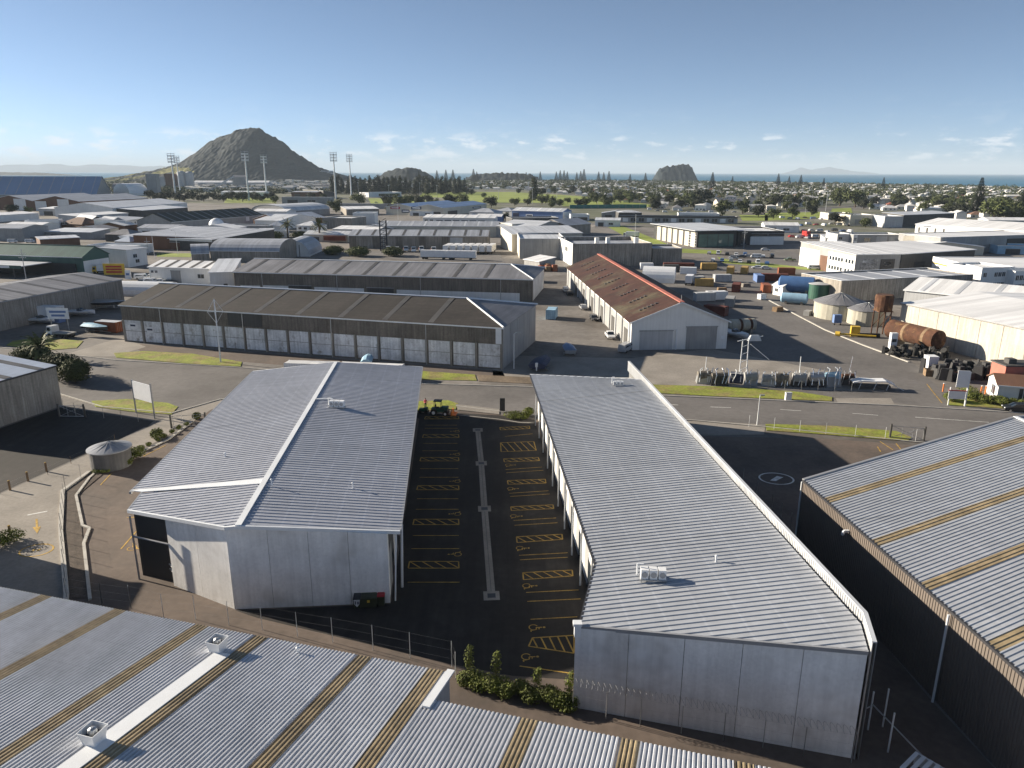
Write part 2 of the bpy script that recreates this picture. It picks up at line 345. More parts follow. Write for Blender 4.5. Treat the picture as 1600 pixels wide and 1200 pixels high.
# ---- ribbed roof sheets clipped to a convex outline
def clip_band(poly, a, lo, hi):
    for sgn, lim in ((1, hi), (-1, -lo)):
        out = []
        for i in range(len(poly)):
            p, q = poly[i], poly[(i + 1) % len(poly)]; sp, sq = sgn * p.dot(a), sgn * q.dot(a)
            if sp <= lim: out.append(p)
            if (sp - lim) * (sq - lim) < 0: out.append(p + (q - p) * ((lim - sp) / (sq - sp)))
        poly = out
        if len(poly) < 3: return []
    return poly
def rib_sheet(mb, poly, rdir, pitch, hgt, prof=((0, 0), (0.45, 0), (0.55, 1), (0.9, 1))):
    """poly: convex roof outline (3D, planar); ribs run along rdir"""
    poly = [Vector(p) for p in poly]
    nrm = (poly[1] - poly[0]).cross(poly[2] - poly[0]).normalized()
    if nrm.z < 0: nrm = -nrm
    r = (rdir - nrm * rdir.dot(nrm)).normalized(); a = nrm.cross(r).normalized()
    ss = [p.dot(a) for p in poly]; lo, hi = min(ss) + 1e-4, max(ss) - 1e-4
    st = []; k = math.floor(lo / pitch)
    while k * pitch < hi + pitch:
        for f, z in prof:
            s_ = (k + f) * pitch
            if lo < s_ < hi: st.append((s_, z * hgt))
        k += 1
    st = [(lo, 0)] + st + [(hi, 0)]
    rows = []
    for s_, z in st:
        ts = []
        for i in range(len(poly)):
            p, q = poly[i], poly[(i + 1) % len(poly)]; sp, sq = p.dot(a) - s_, q.dot(a) - s_
            if sp * sq <= 0 and abs(sp - sq) > 1e-9: ts.append(p + (q - p) * (sp / (sp - sq)))
        if len(ts) < 2: continue
        ts.sort(key=lambda p: p.dot(r)); rows.append((ts[0] + nrm * z, ts[-1] + nrm * z))
    for (a0, a1), (b0, b1) in zip(rows[:-1], rows[1:]):
        if (a1 - a0).cross(b0 - a0).dot(nrm) > 0: mb.quad(a0, a1, b1, b0)
        else: mb.quad(a0, b0, b1, a1)
    return mb
# ---- foliage
def leaf_cloud(mb, lobes, n, size, rnd, inner=0.55):
    vol = [l[3] * l[4] * l[5] for l in lobes]; tot = sum(v ** 0.67 for v in vol)
    for l, v in zip(lobes, vol):
        for _ in range(max(3, int(n * v ** 0.67 / tot))):
            d = Vector((rnd.gauss(0, 1), rnd.gauss(0, 1), rnd.gauss(0, 1))).normalized()
            k = inner + (1.08 - inner) * rnd.random() ** 0.6
            p = Vector((l[0] + d.x * l[3] * k, l[1] + d.y * l[4] * k, l[2] + d.z * l[5] * k))
            nn = (d + Vector((rnd.uniform(-.8, .8), rnd.uniform(-.8, .8), rnd.uniform(-.3, .9)))).normalized()
            a = nn.orthogonal().normalized(); b = nn.cross(a); t = rnd.uniform(0, 6.28)
            a, b = a * math.cos(t) + b * math.sin(t), b * math.cos(t) - a * math.sin(t)
            s_ = size * rnd.uniform(0.6, 1.3)
            mb.poly((p - a * s_ * .5, p - b * s_ * .33 + nn * s_ * .1, p + a * s_ * .5, p + b * s_ * .33 + nn * s_ * .1))
    return mb
# ================================================================ THE SETTING
mb = MB(); mb.lathe([(45000, -1.5)], n=96); sea = struct(mb.build('sea', 'water'))
LAND = [(-3000, -500), (6000, -500), (3400, 700), (1500, 2050), (1180, 3200), (420, 3650), (-300, 3600), (-900, 3850), (-1750, 3900), (-1800, 3150), (-1330, 2250), (-1080, 1560), (-1500, 1330), (-3000, 1300)]
mb = MB(); mb.prism(LAND, -4, -0.06); land = struct(mb.build('ground', 'town_ground'))
IND = [(-1000, -120), (620, -120), (560, 390), (300, 440), (100, 540), (-150, 820), (-560, 1000), (-1000, 1180)]
mb = MB(); mb.poly([(x, y, 0) for x, y in IND]); ind = struct(mb.build('industrial_ground', 'yard'))
# beach
mb = MB(); strip(mb, [(1540, 1950), (1500, 2050), (1180, 3200), (420, 3650), (-300, 3600)], 60, -0.02); M('sand', (0.55, 0.48, 0.36), 0.95); struct(mb.build('beach', 'sand'))
# road with kerbs, verges and footpaths
FAR_K = [(-170, 527), (60, 549), (180, 563), (380, 575), (560, 589), (660, 600), (830, 605), (1020, 618), (1400, 634), (1720, 653)]
NEAR_K = [(1720, 722), (1560, 701), (1430, 691), (1200, 668), (1080, 657), (835, 650), (712, 635), (560, 630), (440, 625), (345, 624), (268, 646), (160, 636), (60, 606), (-170, 578)]
road = struct(px_poly('road', FAR_K + NEAR_K, 0.012, 'asphalt_road'))
def kerb(pts, name='kerb', w=0.22, h=0.14, mat='kerb'):
    mb = MB(); strip(mb, [G(*p) for p in pts], w, 0.0, h); return struct(mb.build(name, mat))
kerb(FAR_K); kerb(NEAR_K[:7]); kerb(NEAR_K[7:])
def sheet(name, pts, z, mat, h=None): return struct(px_poly(name, pts, z, mat, None, h))
sheet('grass_verge', [(178, 552), (225, 549), (300, 553), (378, 566), (376, 573), (300, 569), (182, 559)], 0.0, 'grass', 0.09)
sheet('grass_verge', [(20, 533), (60, 528), (130, 533), (120, 544), (70, 548), (10, 540)], 0.0, 'grass', 0.09)
sheet('grass_verge', [(640, 579), (742, 586), (745, 595), (640, 593)], 0.0, 'grass', 0.09)
sheet('dirt_verge', [(746, 586), (832, 590), (832, 600), (748, 596)], 0.0, 'dirt', 0.07)
sheet('grass_verge', [(1000, 601), (1140, 605), (1250, 613), (1300, 621), (1300, 627), (1130, 620), (1000, 613)], 0.0, 'grass', 0.09)
sheet('grass_verge', [(1196, 663), (1300, 666), (1400, 674), (1424, 684), (1418, 690), (1300, 680), (1198, 673)], 0.0, 'grass', 0.09)
sheet('grass_verge', [(143, 627), (200, 624), (262, 630), (278, 636), (268, 648), (200, 643), (150, 636)], 0.0, 'grass', 0.09)
sheet('grass_verge', [(640, 628), (700, 626), (716, 631), (712, 640), (640, 642)], 0.0, 'grass', 0.09)
sheet('grass_verge', [(1480, 633), (1560, 638), (1720, 650), (1720, 640), (1570, 626), (1480, 618)], 0.0, 'grass', 0.08)
sheet('footpath', [(712, 632), (780, 640), (780, 648), (716, 641)], 0.0, 'concrete_flat', 0.10)
sheet('footpath', [(1066, 655), (1196, 664), (1194, 679), (1120, 680), (1072, 678)], 0.02, 'concrete_flat')
sheet('footpath', [(268, 648), (345, 624), (392, 616), (392, 626), (330, 640), (300, 660), (272, 668), (232, 668), (252, 656)], 0.02, 'concrete_flat')
sheet('driveway_crossing', [(1305, 622), (1392, 622), (1398, 632), (1310, 630)], 0.016, 'concrete_flat')
sheet('driveway_crossing', [(95, 556), (190, 527), (228, 542), (178, 557)], 0.016, 'concrete_flat')
sheet('forecourt', [(200, 536), (785, 580), (790, 590), (560, 580), (385, 566), (220, 549)], 0.008, 'asphalt_lot')
# lots round the two new buildings
LOT = [(345, 626), (560, 632), (712, 641), (780, 648), (835, 655), (1000, 672), (1090, 680), (1100, 760), (1250, 850), (1460, 1100), (1600, 1250), (1600, 1700), (-400, 1300), (-500, 1010), (100, 940), (120, 770), (150, 740), (262, 688)]
lot = sheet('lot_asphalt', LOT, 0.006, 'asphalt_lot')
court = sheet('courtyard', [(640, 641), (780, 649), (835, 656), (850, 700), (925, 880), (925, 1000), (890, 1062), (800, 1056), (700, 1037), (560, 1003), (400, 965), (368, 954), (610, 944), (635, 790), (655, 655)], 0.010, 'asphalt_shaded')  # near edge of the dark sheet drawn along the left block's cast shadow
sheet('neighbour_yard', [(1090, 681), (1300, 686), (1440, 697), (1600, 720), (1600, 760), (1255, 870), (1150, 760)], 0.010, 'asphalt_lot')
sheet('left_yard', [(-200, 700), (-60, 690), (98, 636), (240, 658), (205, 690), (145, 705), (0, 770), (-200, 830)], 0.010, 'asphalt_shaded')
sheet('left_driveway', [(-220, 850), (0, 772), (145, 707), (225, 668), (272, 668), (262, 682), (150, 735), (104, 768), (98, 830), (108, 1010), (-300, 1010)], 0.012, 'concrete_flat')
sheet('yard_apron', [(770, 555), (985, 560), (1110, 545), (1400, 600), (1380, 612), (1000, 600), (770, 590)], 0.008, 'concrete_flat')
sheet('work_yard', [(1010, 425), (1180, 405), (1300, 440), (1330, 480), (1430, 570), (1500, 640), (1300, 620), (1100, 590), (1120, 545), (1080, 470)], 0.006, 'asphalt_road')
# planting strip between the kerbs on the left of the site
sheet('gravel_bed', [(104, 768), (150, 733), (160, 742), (124, 772), (128, 830), (140, 935), (112, 935), (100, 830)], 0.02, 'gravel', 0.05)
kerb([(96, 1010), (104, 930), (95, 830), (98, 768), (140, 738)], w=0.45, h=0.22)
kerb([(141, 938), (131, 850), (140, 826), (129, 822), (119, 775), (140, 747), (152, 737), (210, 712), (262, 688), (300, 660)], w=0.3, h=0.16)
kerb([(640, 643), (712, 648), (780, 655), (812, 660), (835, 661)], w=0.15, h=0.02)
# painted lines: road centre, bay lines, hatched bays, wheelchair marks
def paint(pts, w, mat='paint_yellow', parent=None, name='painted_line', z=0.024):
    mb = MB(); strip(mb, [G(*p) for p in pts], w, z); return mb.build(name, mat, parent)
for a, b in (((1219, 640), (1252, 642)), ((1332, 646), (1372, 649)), ((1430, 652), (1545, 660)), ((1046, 632), (1060, 633)), ((1110, 636), (1142, 637))):
    paint((a, b), 0.16, 'paint_white', road)
for a, b in (((1448, 600), (1462, 618)), ((1463, 619), (1472, 630)), ((1375, 690), (1395, 703)), ((1400, 693), (1408, 703)), ((1371, 698), (1376, 706))): paint((a, b), 0.16, 'paint_yellow', road)
def hatch(quad, parent, n=4):
    """yellow outlined bay with diagonal bars; quad = near-left, near-right, far-right, far-left pixels"""
    q = [G(*p) for p in quad]; mb = MB()
    strip(mb, q + [q[0]], 0.13, 0.024)
    for i in range(n):
        f = i / n; a = q[3].lerp(q[2], f); b = q[0].lerp(q[1], f + 1.0 / n); strip(mb, [a, b], 0.13, 0.028)
    return mb.build('hatched_bay', 'paint_yellow', parent)
def wheelchair(px, parent, s=1.0, rz=math.pi / 2):
    c = G(*px); mb = MB(); ca, sa = math.cos(rz), math.sin(rz)
    T = lambda pts: [(c.x + (x * ca - y * sa) * s, c.y + (x * sa + y * ca) * s) for x, y in pts]
    arc = [(0.38 * math.cos(R(a)) - 0.05, 0.38 * math.sin(R(a)) - 0.25) for a in range(120, 400, 28)]
    strip(mb, T(arc), 0.09, 0.024); strip(mb, T([(-0.05, 0.5), (-0.02, 0.0), (0.28, 0.0), (0.42, -0.5), (0.6, -0.45)]), 0.11, 0.028)
    strip(mb, T([(-0.03, 0.25), (0.25, 0.22)]), 0.09, 0.032)
    p = T([(-0.06, 0.68)])[0]; mb.poly([(p[0] + .12 * s * math.cos(k * .785), p[1] + .12 * s * math.sin(k * .785), 0.026) for k in range(8)])
    return mb.build('wheelchair_symbol', 'paint_yellow', parent)
LR = [(654, 712), (664.5, 714), (669.5, 715), (693, 715), (704.5, 715), (732.5, 716), (746, 716), (779.5, 716), (796, 716.5), (837, 717), (857.5, 717.5), (910, 718)]
for y, xr in LR:
    xl = 666 - (y - 650) * 0.112
    paint(((xl, y), (xr, y)), 0.11, 'paint_yellow', court, 'bay_line')
for y0, y1 in ((651, 655), (679, 684), (715, 720.5), (759, 765.5), (811.5, 820), (877.5, 888)):
    hatch(((664 - (y1 - 650) * 0.11, y1), (717, y1), (716.5, y0), (665 - (y0 - 650) * 0.11, y0)), court)
for y in (674, 710, 752, 803, 866): wheelchair((711.5, y), court, 1.0)
RR = [(681, 789, 832), (733, 790, 847), (738, 791, 849), (770, 796, 857), (775, 797, 859), (812.5, 802.5, 869), (820, 804, 871), (867, 811, 887), (874, 812.5, 887), (925, 822, 904), (939, 824, 907), (967, 829, 902)]
for y, xl, xr in RR: paint(((xl, y + 1), (xr, y - 3)), 0.11, 'paint_yellow', court, 'bay_line')
for q in (((782, 672), (828, 670), (827, 666), (781, 668)), ((783, 706), (838, 704), (834, 690), (782, 692)), ((788, 722), (843, 720), (841, 715), (787, 717)), ((794, 757), (853, 755), (852, 749), (793, 751)),
          ((799, 798), (865, 795), (864, 789), (798, 792)), ((808, 848), (879, 843), (878, 835), (807, 839)), ((818, 906), (895, 900), (894, 891), (817, 895)), ((826, 1010), (897, 1021), (897, 993), (832, 997))): hatch(q, court, 5)
for p in ((797, 727), (801, 764), (806, 807), (816, 857), (827, 916), (838, 981), (827, 1027)): wheelchair(p, court, 1.0, -math.pi / 2)
paint(((812, 1041), (897, 1053)), 0.12, 'paint_yellow', court, 'bay_line')
for a, b in (((189, 858), (217, 826)), ((157, 758), (174, 740)), ((224, 713), (259, 696)), ((198, 809), (214, 808))): paint((a, b), 0.14, 'paint_yellow', lot, 'bay_line')
wheelchair((208, 855), lot, 1.2, 0.3)
paint(((43, 805), (74, 799)), 0.25, 'paint_white', lot); paint(((57, 811), (58, 824)), 0.22, 'paint_yellow', lot, 'arrow_shaft')
mb = MB(); mb.poly([(*G(51, 824)[:2], .03), (*G(58, 834)[:2], .03), (*G(64, 823)[:2], .03)]); mb.build('arrow_head', 'paint_yellow', lot)
def ring(c, r0, r1, parent, mat, sx=1.0):
    c = G(*c); mb = MB(); n = 32
    for k in range(n):
        a, b = 2 * math.pi * k / n, 2 * math.pi * (k + 1) / n
        mb.quad(*[(c.x + r * sx * math.cos(t), c.y + r * math.sin(t), 0.026) for r, t in ((r0, a), (r1, a), (r1, b), (r0, b))])
    return mb.build('painted_ring', mat, parent)
ring((57, 860), 1.25, 1.4, lot, 'paint_yellow', 1.2); paint(((50, 862), (55, 858)), 0.3, 'paint_yellow', lot); paint(((59, 861), (62, 858)), 0.3, 'paint_yellow', lot)
ring((1213, 748), 1.75, 1.95, lot, 'paint_white', 1.15)
mb = MB(); q = [G(1203, 751), G(1212, 752), G(1224, 746), G(1214, 744)]; mb.poly([(p.x, p.y, 0.03) for p in q]); mb.build('painted_badge', 'paint_white', lot)
# concrete dish channel with four grated sumps down the middle of the courtyard
dr = thing('drain_channel', 'long concrete dish channel with four square grates down the middle of the courtyard', 'drain', G(757, 795))
mb = MB(); DP = [G(746.5, 672), G(752, 724), G(757, 795), G(768, 931)]; strip(mb, DP, 0.75, 0.012, 0.012); mb.build('channel_slab', 'concrete_flat', dr, world=True)
mb = MB(); strip(mb, DP, 0.05, 0.026, 0.002); mb.build('centre_joint', 'wall_dark', dr, world=True)
for p in DP:
    mb = MB(); mb.obox(p, 1.5, 1.5, 0.012, 0.03, R(4)); s_ = mb.build('sump_surround', 'concrete_flat', dr, world=True)
    mb = MB(); mb.obox(p, 0.75, 0.75, 0.03, 0.034, R(4)); mb.build('grate', 'dark_metal', s_, world=True)

# ================================================================ THE NEAR BUILDINGS
def plane3(a, b, c):
    n = (b - a).cross(c - a).normalized(); return a, n
def hit(px, py, pl):
    d = ray(px, py); o = Vector((0, 0, H)); return o + d * ((pl[0] - o).dot(pl[1]) / d.dot(pl[1]))
def zat(pl, x, y): p, n = pl; return p.z - (n.x * (x - p.x) + n.y * (y - p.y)) / n.z
def slab(mb, pts, w, h, up=0.0):     # box-section trim along a 3D polyline
    for a, b in zip(pts[:-1], pts[1:]):
        a, b = Vector(a), Vector(b); d = (b - a); n = Vector((-d.y, d.x, 0)).normalized() * (w / 2)
        mb.hexa([a - n + Vector((0, 0, up)), b - n + Vector((0, 0, up)), b + n + Vector((0, 0, up)), a + n + Vector((0, 0, up))],
                [a - n + Vector((0, 0, up + h)), b - n + Vector((0, 0, up + h)), b + n + Vector((0, 0, up + h)), a + n + Vector((0, 0, up + h))])
    return mb
def wall_panel(parent, a, b, za, zb, mat='concrete_panel', th=0.22, gap=0.035, name='concrete_panel', z0=0.0):
    a, b = Vector((a[0], a[1])), Vector((b[0], b[1])); d = (b - a).normalized(); n = Vector((d.y, -d.x)) * th
    a2, b2 = a + d * gap / 2, b - d * gap / 2
    mb = MB(); mb.hexa([(*p, z0) for p in (a2, b2, b2 - n, a2 - n)], [(*a2, za), (*b2, zb), (*(b2 - n), zb), (*(a2 - n), za)])
    return mb.build(name, mat, parent, world=True)

# ---- left unit block
Lb = thing('unit_block', 'concrete panel unit block with ridged grey roof left of the courtyard', 'building', (-25, 88, 0))
rn, rf = G(372, 822, 8.4), G(525, 566, 8.4)
PLl = plane3(rn, rf, G(395, 580, 7.0)); PLr = plane3(rn, rf, G(660, 573, 7.0))
ax = (rf - rn).normalized(); perp = Vector((ax.y, -ax.x, 0))
for poly in ([(525, 566), (395, 580), (205, 766), (413.5, 748)], [(222, 771), (409, 756.5), (372, 822), (352, 824), (200, 797)]):
    mb = MB(); rib_sheet(mb, [hit(x, y, PLl) for x, y in poly], -perp, 0.62, 0.06, ((0, 0), (0.78, 0), (0.84, 1), (0.95, 1))); o = mb.build('roof_sheet', 'roof_zinc', Lb, world=True); o['label'] = 'left roof slope'
mb = MB(); rib_sheet(mb, [hit(x, y, PLr) for x, y in [(525, 566), (660, 573), (625, 830), (372, 822)]], perp, 0.62, 0.06, ((0, 0), (0.78, 0), (0.84, 1), (0.95, 1))); mb.build('roof_sheet', 'roof_zinc', Lb, world=True)['label'] = 'right roof slope'
mb = MB(); slab(mb, [rn + Vector((0, 0, .02)), rf + Vector((0, 0, .02))], 0.55, 0.10); mb.build('ridge_cap', 'white_metal', Lb, world=True)
mb = MB(); a, b, c_, d_ = [hit(x, y, PLl) for x, y in ((203, 767), (413.5, 748.5), (409, 756.5), (222, 769.5))]; up = Vector((0, 0, .09))
mb.hexa([p for p in (d_, c_, b, a)], [p + up for p in (d_, c_, b, a)]); mb.build('roof_flashing', 'white_metal', Lb, world=True)
E1, E2 = hit(625, 830, PLr), hit(660, 573, PLr); K1, K0, K2 = hit(352, 824, PLl), hit(200, 797, PLl), hit(372, 822, PLl)
mb = MB(); slab(mb, [K0, K1, K2, E1], 0.22, 0.32, -0.26); mb.build('barge_flashing', 'white_metal', Lb, world=True)
mb = MB(); slab(mb, [E1, E2], 0.22, 0.24, -0.22); mb.build('gutter', 'grey_metal', Lb, world=True)
mb = MB(); slab(mb, [K0, hit(222, 769, PLl)], 0.2, 0.24, -0.22); slab(mb, [hit(203, 769, PLl), hit(395, 580, PLl)], 0.2, 0.24, -0.22); mb.build('gutter', 'grey_metal', Lb, world=True)
mb = MB(); slab(mb, [hit(395, 580, PLl), rf, E2], 0.2, 0.22, -0.2); mb.build('barge_flashing', 'white_metal', Lb, world=True)
B0, B1, B2, B3 = [Vector(G(*p)[:2]) for p in ((218, 905), (272, 915), (367, 952), (610, 942))]
zl = lambda p: zat(PLl, p.x, p.y) - 0.12
zr = lambda p: zat(PLr, p.x, p.y) - 0.12
for i in range(2):
    a, b = B1.lerp(B2, i / 2), B1.lerp(B2, (i + 1) / 2); wall_panel(Lb, a, b, zl(a), zl(b))
for i in range(4):
    a, b = B2.lerp(B3, i / 4), B2.lerp(B3, (i + 1) / 4)
    f = lambda p: min(zl(p), zr(p)) - 0.02
    wall_panel(Lb, a, b, f(a), f(b))
FR = Vector((-15.75, 116.2)); FL = Vector((-40.6, 113.6)); B0b = B0 + Vector((0.1, 0.4))
for i in range(9):       # courtyard side: concrete piers, roller doors, glazed entries
    a, b = (B3 + Vector((-0.1, .25))).lerp(FR, i / 9), (B3 + Vector((-.1, .25))).lerp(FR, (i + 1) / 9)
    wall_panel(Lb, a, a.lerp(b, 0.22), 6.6, 6.6, 'concrete_panel', name='wall_pier')
    wall_panel(Lb, a.lerp(b, .22), a.lerp(b, .62), 4.2, 4.2, 'wall_grey', 0.12, name='roller_door'); wall_panel(Lb, a.lerp(b, .62), b, 2.6, 2.6, 'glass', 0.1, name='glazed_entry')
    wall_panel(Lb, a.lerp(b, .22), b, 6.6, 6.6, 'wall_dark', 0.3, name='upper_wall', z0=4.25); 
    wall_panel(Lb, a.lerp(b, .62), b, 4.2, 4.2, 'wall_dark', 0.25, name='fascia', z0=2.65)
for i in range(4): a, b = FR.lerp(FL, i / 4), FR.lerp(FL, (i + 1) / 4); wall_panel(Lb, a, b, 6.7, 6.7)
for i in range(8): a, b = FL.lerp(B0b + Vector((-.3, 4)), i / 8), FL.lerp(B0b + Vector((-.3, 4)), (i + 1) / 8); wall_panel(Lb, a, b, 6.7, 6.7)
wall_panel(Lb, B0b + Vector((-.3, 4)), B1 + Vector((0, 3.6)), 6.8, 6.8, 'wall_charcoal', name='recess_wall')
mb = MB()
for p, q in (((B0.x, B0.y, 0), (B0.x, B0.y, 6.75)), ((B0.x, B0.y, 4.6), (B1.x, B1.y, 4.4)), ((B0.x + 1, B0.y + 2, 2.4), (B1.x, B1.y + .3, 1.7)), ((B0.x + 1, B0.y + 2, 1.9), (B1.x, B1.y + .3, 1.2)), ((B0.x + 1.2, B0.y + 2, 0), (B0.x + 1.2, B0.y + 2, 6.7))): mb.tube(p, q, 0.09, n=6)
mb.build('steel_frame', 'grey_metal', Lb, world=True)
wall_panel(Lb, B0 + Vector((.15, .75)), B1 + Vector((0, .6)), 6.75, 6.75, 'wall_charcoal', name='recess_shade_panel'); wall_panel(Lb, B0b + Vector((-.3, 4)), B0 + Vector((.0, .7)), 6.75, 6.75, 'wall_charcoal', name='recess_wall')  # charcoal panel added in front, standing in for the recess's deep shade
mb = MB(); mb.tube((-10.7, 59.7, 0), (-10.4, 59.9, 6.7), 0.07); mb.tube((-10.4, 62, 0), (-10.2, 62, 6.6), 0.12); mb.build('corner_post', 'white_metal', Lb, world=True)
def pipe_vent(px, pl, label, h=0.55, n=1):
    p = hit(*px, pl); t = thing('roof_vent_pipe', label, 'vent', p)
    mb = MB(); mb.tube((0, 0, -0.05), (0, 0, h), 0.07, n=8); mb.build('pipe', 'white_metal', t)
    mb = MB(); mb.lathe([(0.13, h), (0.13, h + .06), (0.02, h + .14)], n=8); mb.build('cowl', 'white_metal', t); return t
def roof_plant(px, pl, label, rz=0.0, k=1.0):
    """group of white air-conditioning condensers on a frame"""
    p = hit(*px, pl); t = thing('roof_condenser', label, 'air conditioner', p, rz)
    mb = MB(); mb.box(-1.1 * k, 1.1 * k, -.5 * k, .5 * k, .12, .2)
    for x in (-1, 0, 1):
        for y in (-.45, .45): mb.tube((x * k, y * k, -0.15), (x * k, y * k, .2), .04, n=6)
    mb.build('stand', 'galv', t)
    for x in (-0.72, 0.0, 0.72):
        mb = MB(); mb.box((x - .3) * k, (x + .3) * k, -.34 * k, .34 * k, .2, 1.05 * k); b = mb.build('condenser_unit', 'plastic_white', t)
        mb = MB(); mb.tube((x * k, -.345 * k, .62 * k), (x * k, -.37 * k, .62 * k), .25 * k, n=12); mb.build('fan_grille', 'grey_metal', b)
    mb = MB(); mb.tube((-1.3 * k, .2, .3), (-1.3 * k, .2, 1.25), .06); mb.tube((-1.3 * k, .2, 1.25), (-.8 * k, .1, 1.3), .05); mb.build('duct', 'white_metal', t); return t
roof_plant((527, 637), PLr, 'white air conditioning units on the left block roof beside the ridge', R(-6), 0.95)
a, b = hit(494, 624.5, PLr), hit(520, 624.5, PLr); mb = MB(); slab(mb, [a, b], 0.35, 0.08, .06); mb.build('pipe_flashing', 'white_metal', Lb, world=True)
pipe_vent((425, 760), PLr, 'slim white pipe vent near the ridge of the left block roof', .7)
pipe_vent((551.5, 763), PLr, 'short white pipe vent midway down the right slope of the left block')
pipe_vent((352, 714), PLl, 'small white pipe vent alone on the left slope of the left block', .4)

# ---- right unit block
Rb = thing('unit_block', 'long concrete unit block with single slope ribbed roof right of the courtyard', 'building', (14, 78, 0))
PR = plane3(G(828, 585, 7.1), G(930, 880, 7.1), G(1345, 975, 8.5))
r_ax = (G(828, 585, 7.1) - G(930, 880, 7.1)).normalized(); r_perp = Vector((r_ax.y, -r_ax.x, 0))
PRF = ((0, 0), (0.74, 0), (0.80, 1), (0.93, 1))
for poly, lb in (([(828, 585), (1002, 593), (1345, 975), (930, 880)], 'main roof slope'), ([(930, 880), (1345, 975), (1357, 1018), (905, 978)], 'splayed near end of the roof')):
    mb = MB(); rib_sheet(mb, [hit(x, y, PR) for x, y in poly], r_perp, 0.56, 0.07, PRF); mb.build('roof_sheet', 'roof_zinc_warm', Rb, world=True)['label'] = lb
e = [hit(x, y, PR) for x, y in ((828, 585), (930, 880), (905, 978), (1357, 1018), (1345, 975), (1002, 593))]
mb = MB(); slab(mb, [e[0], e[1], e[2]], 0.2, 0.22, -0.2); mb.build('gutter', 'dark_metal', Rb, world=True)
mb = MB(); slab(mb, [e[2], e[3]], 0.2, 0.28, -0.22); mb.build('barge_flashing', 'grey_metal', Rb, world=True)
mb = MB(); slab(mb, [e[5], e[0]], 0.2, 0.25, -0.2); mb.build('barge_flashing', 'white_metal', Rb, world=True)
# parapet along the right side: ribbed inside face and a cap
pw = [Vector((x, y, 0)) for x, y in ((18.45, 113.5), (19.35, 103), (24.05, 44.0), (23.12, 40.7))]
mb = MB(); cap = MB()
for a, b in zip(pw[:-1], pw[1:]):
    rib_sheet(mb, [(a.x, a.y, 7.6), (b.x, b.y, 7.6), (b.x, b.y, 9.1), (a.x, a.y, 9.1)], Vector((0, 0, 1)), 0.3, -0.05)
    slab(cap, [Vector((a.x + .12, a.y, 9.1)), Vector((b.x + .12, b.y, 9.1))], 0.30, 0.10)
mb.build('parapet', 'wall_grey_lt', Rb, world=True); cap.build('parapet_cap', 'roof_pale', Rb, world=True)
mb = MB()
for a, b in zip(pw[:-1], pw[1:]): rib_sheet(mb, [(a.x + .3, a.y, 0), (b.x + .3, b.y, 0), (b.x + .3, b.y, 9.1), (a.x + .3, a.y, 9.1)], Vector((0, 0, 1)), 0.3, 0.04)
mb.build('side_wall', 'wall_grey', Rb, world=True)
Q0, Q1 = Vector(G(895, 1105)[:2]), Vector(G(1330, 1185)[:2])
for i in range(5):
    a, b = Q0.lerp(Q1, i / 5), Q0.lerp(Q1, (i + 1) / 5); wall_panel(Rb, a, b, zat(PR, a.x, a.y) - .13, zat(PR, b.x, b.y) - .13)
mb = MB(); mb.tube((23.15, 40.75, 0), (23.15, 40.75, 8.4), .06); mb.build('downpipe', 'galv', Rb, world=True)
k = e[2]; mb = MB(); mb.box(k.x - .35, k.x + .12, k.y - .25, k.y + .2, 6.1, 7.15); mb.box(k.x - .45, k.x + .18, k.y - .3, k.y + .25, 7.0, 7.2); mb.build('rain_head', 'white_metal', Rb, world=True)
mb = MB(); mb.tube((k.x - .1, k.y, 0), (k.x - .1, k.y, 6.1), .06); mb.build('downpipe', 'white_metal', Rb, world=True)
W0, W1, W2 = Vector((5.3, 46.2)), Vector((7.75, 54.4)), Vector((4.15, 112.3))
wall_panel(Rb, W1, W0, 6.9, 6.9, 'wall_dark', name='splay_wall')
mb = MB()
for f in (0.1, .45, .8): p = W1.lerp(W0, f); mb.box(p.x - .3, p.x - .12, p.y - .1, p.y + .1, 0, 6.9)
mb.build('white_mullion', 'white_metal', Rb, world=True)
for i in range(10):
    a, b = W2.lerp(W1, i / 10), W2.lerp(W1, (i + 1) / 10)
    wall_panel(Rb, a, a.lerp(b, .30), 6.9, 6.9, 'wall_white', 0.35, name='white_wall_panel'); wall_panel(Rb, a.lerp(b, .30), a.lerp(b, .62), 4.3, 4.3, 'wall_grey', .1, name='roller_door')
    wall_panel(Rb, a.lerp(b, .62), b, 3.0, 3.0, 'glass', .08, name='glazed_entry'); wall_panel(Rb, a.lerp(b, .30), b, 6.9, 6.9, 'wall_dark', .14, name='upper_wall', z0=4.33)
    wall_panel(Rb, a.lerp(b, .62), b, 4.3, 4.3, 'wall_white', .12, name='fascia', z0=3.03)
    p = a.lerp(b, .62); mb = MB(); mb.box(p.x - .75, p.x - .6, p.y - .08, p.y + .08, 0, 6.95); mb.build('canopy_post', 'white_metal', Rb, world=True)
for i in range(3): a, b = Vector((19.2, 112.2)).lerp(W2, i / 3), Vector((19.2, 112.2)).lerp(W2, (i + 1) / 3); wall_panel(Rb, a, b, 6.8, 6.8)
roof_plant((1020, 906), PR, 'white air conditioning cluster standing on the near half of the right block roof', R(-4), 0.95)
roof_plant((966, 603), PR, 'distant white air conditioning units at the far end of the right block roof', R(-4), 0.7)
pipe_vent((1118.5, 878), PR, 'small pipe vent alone on the near half of the right block roof', .5)

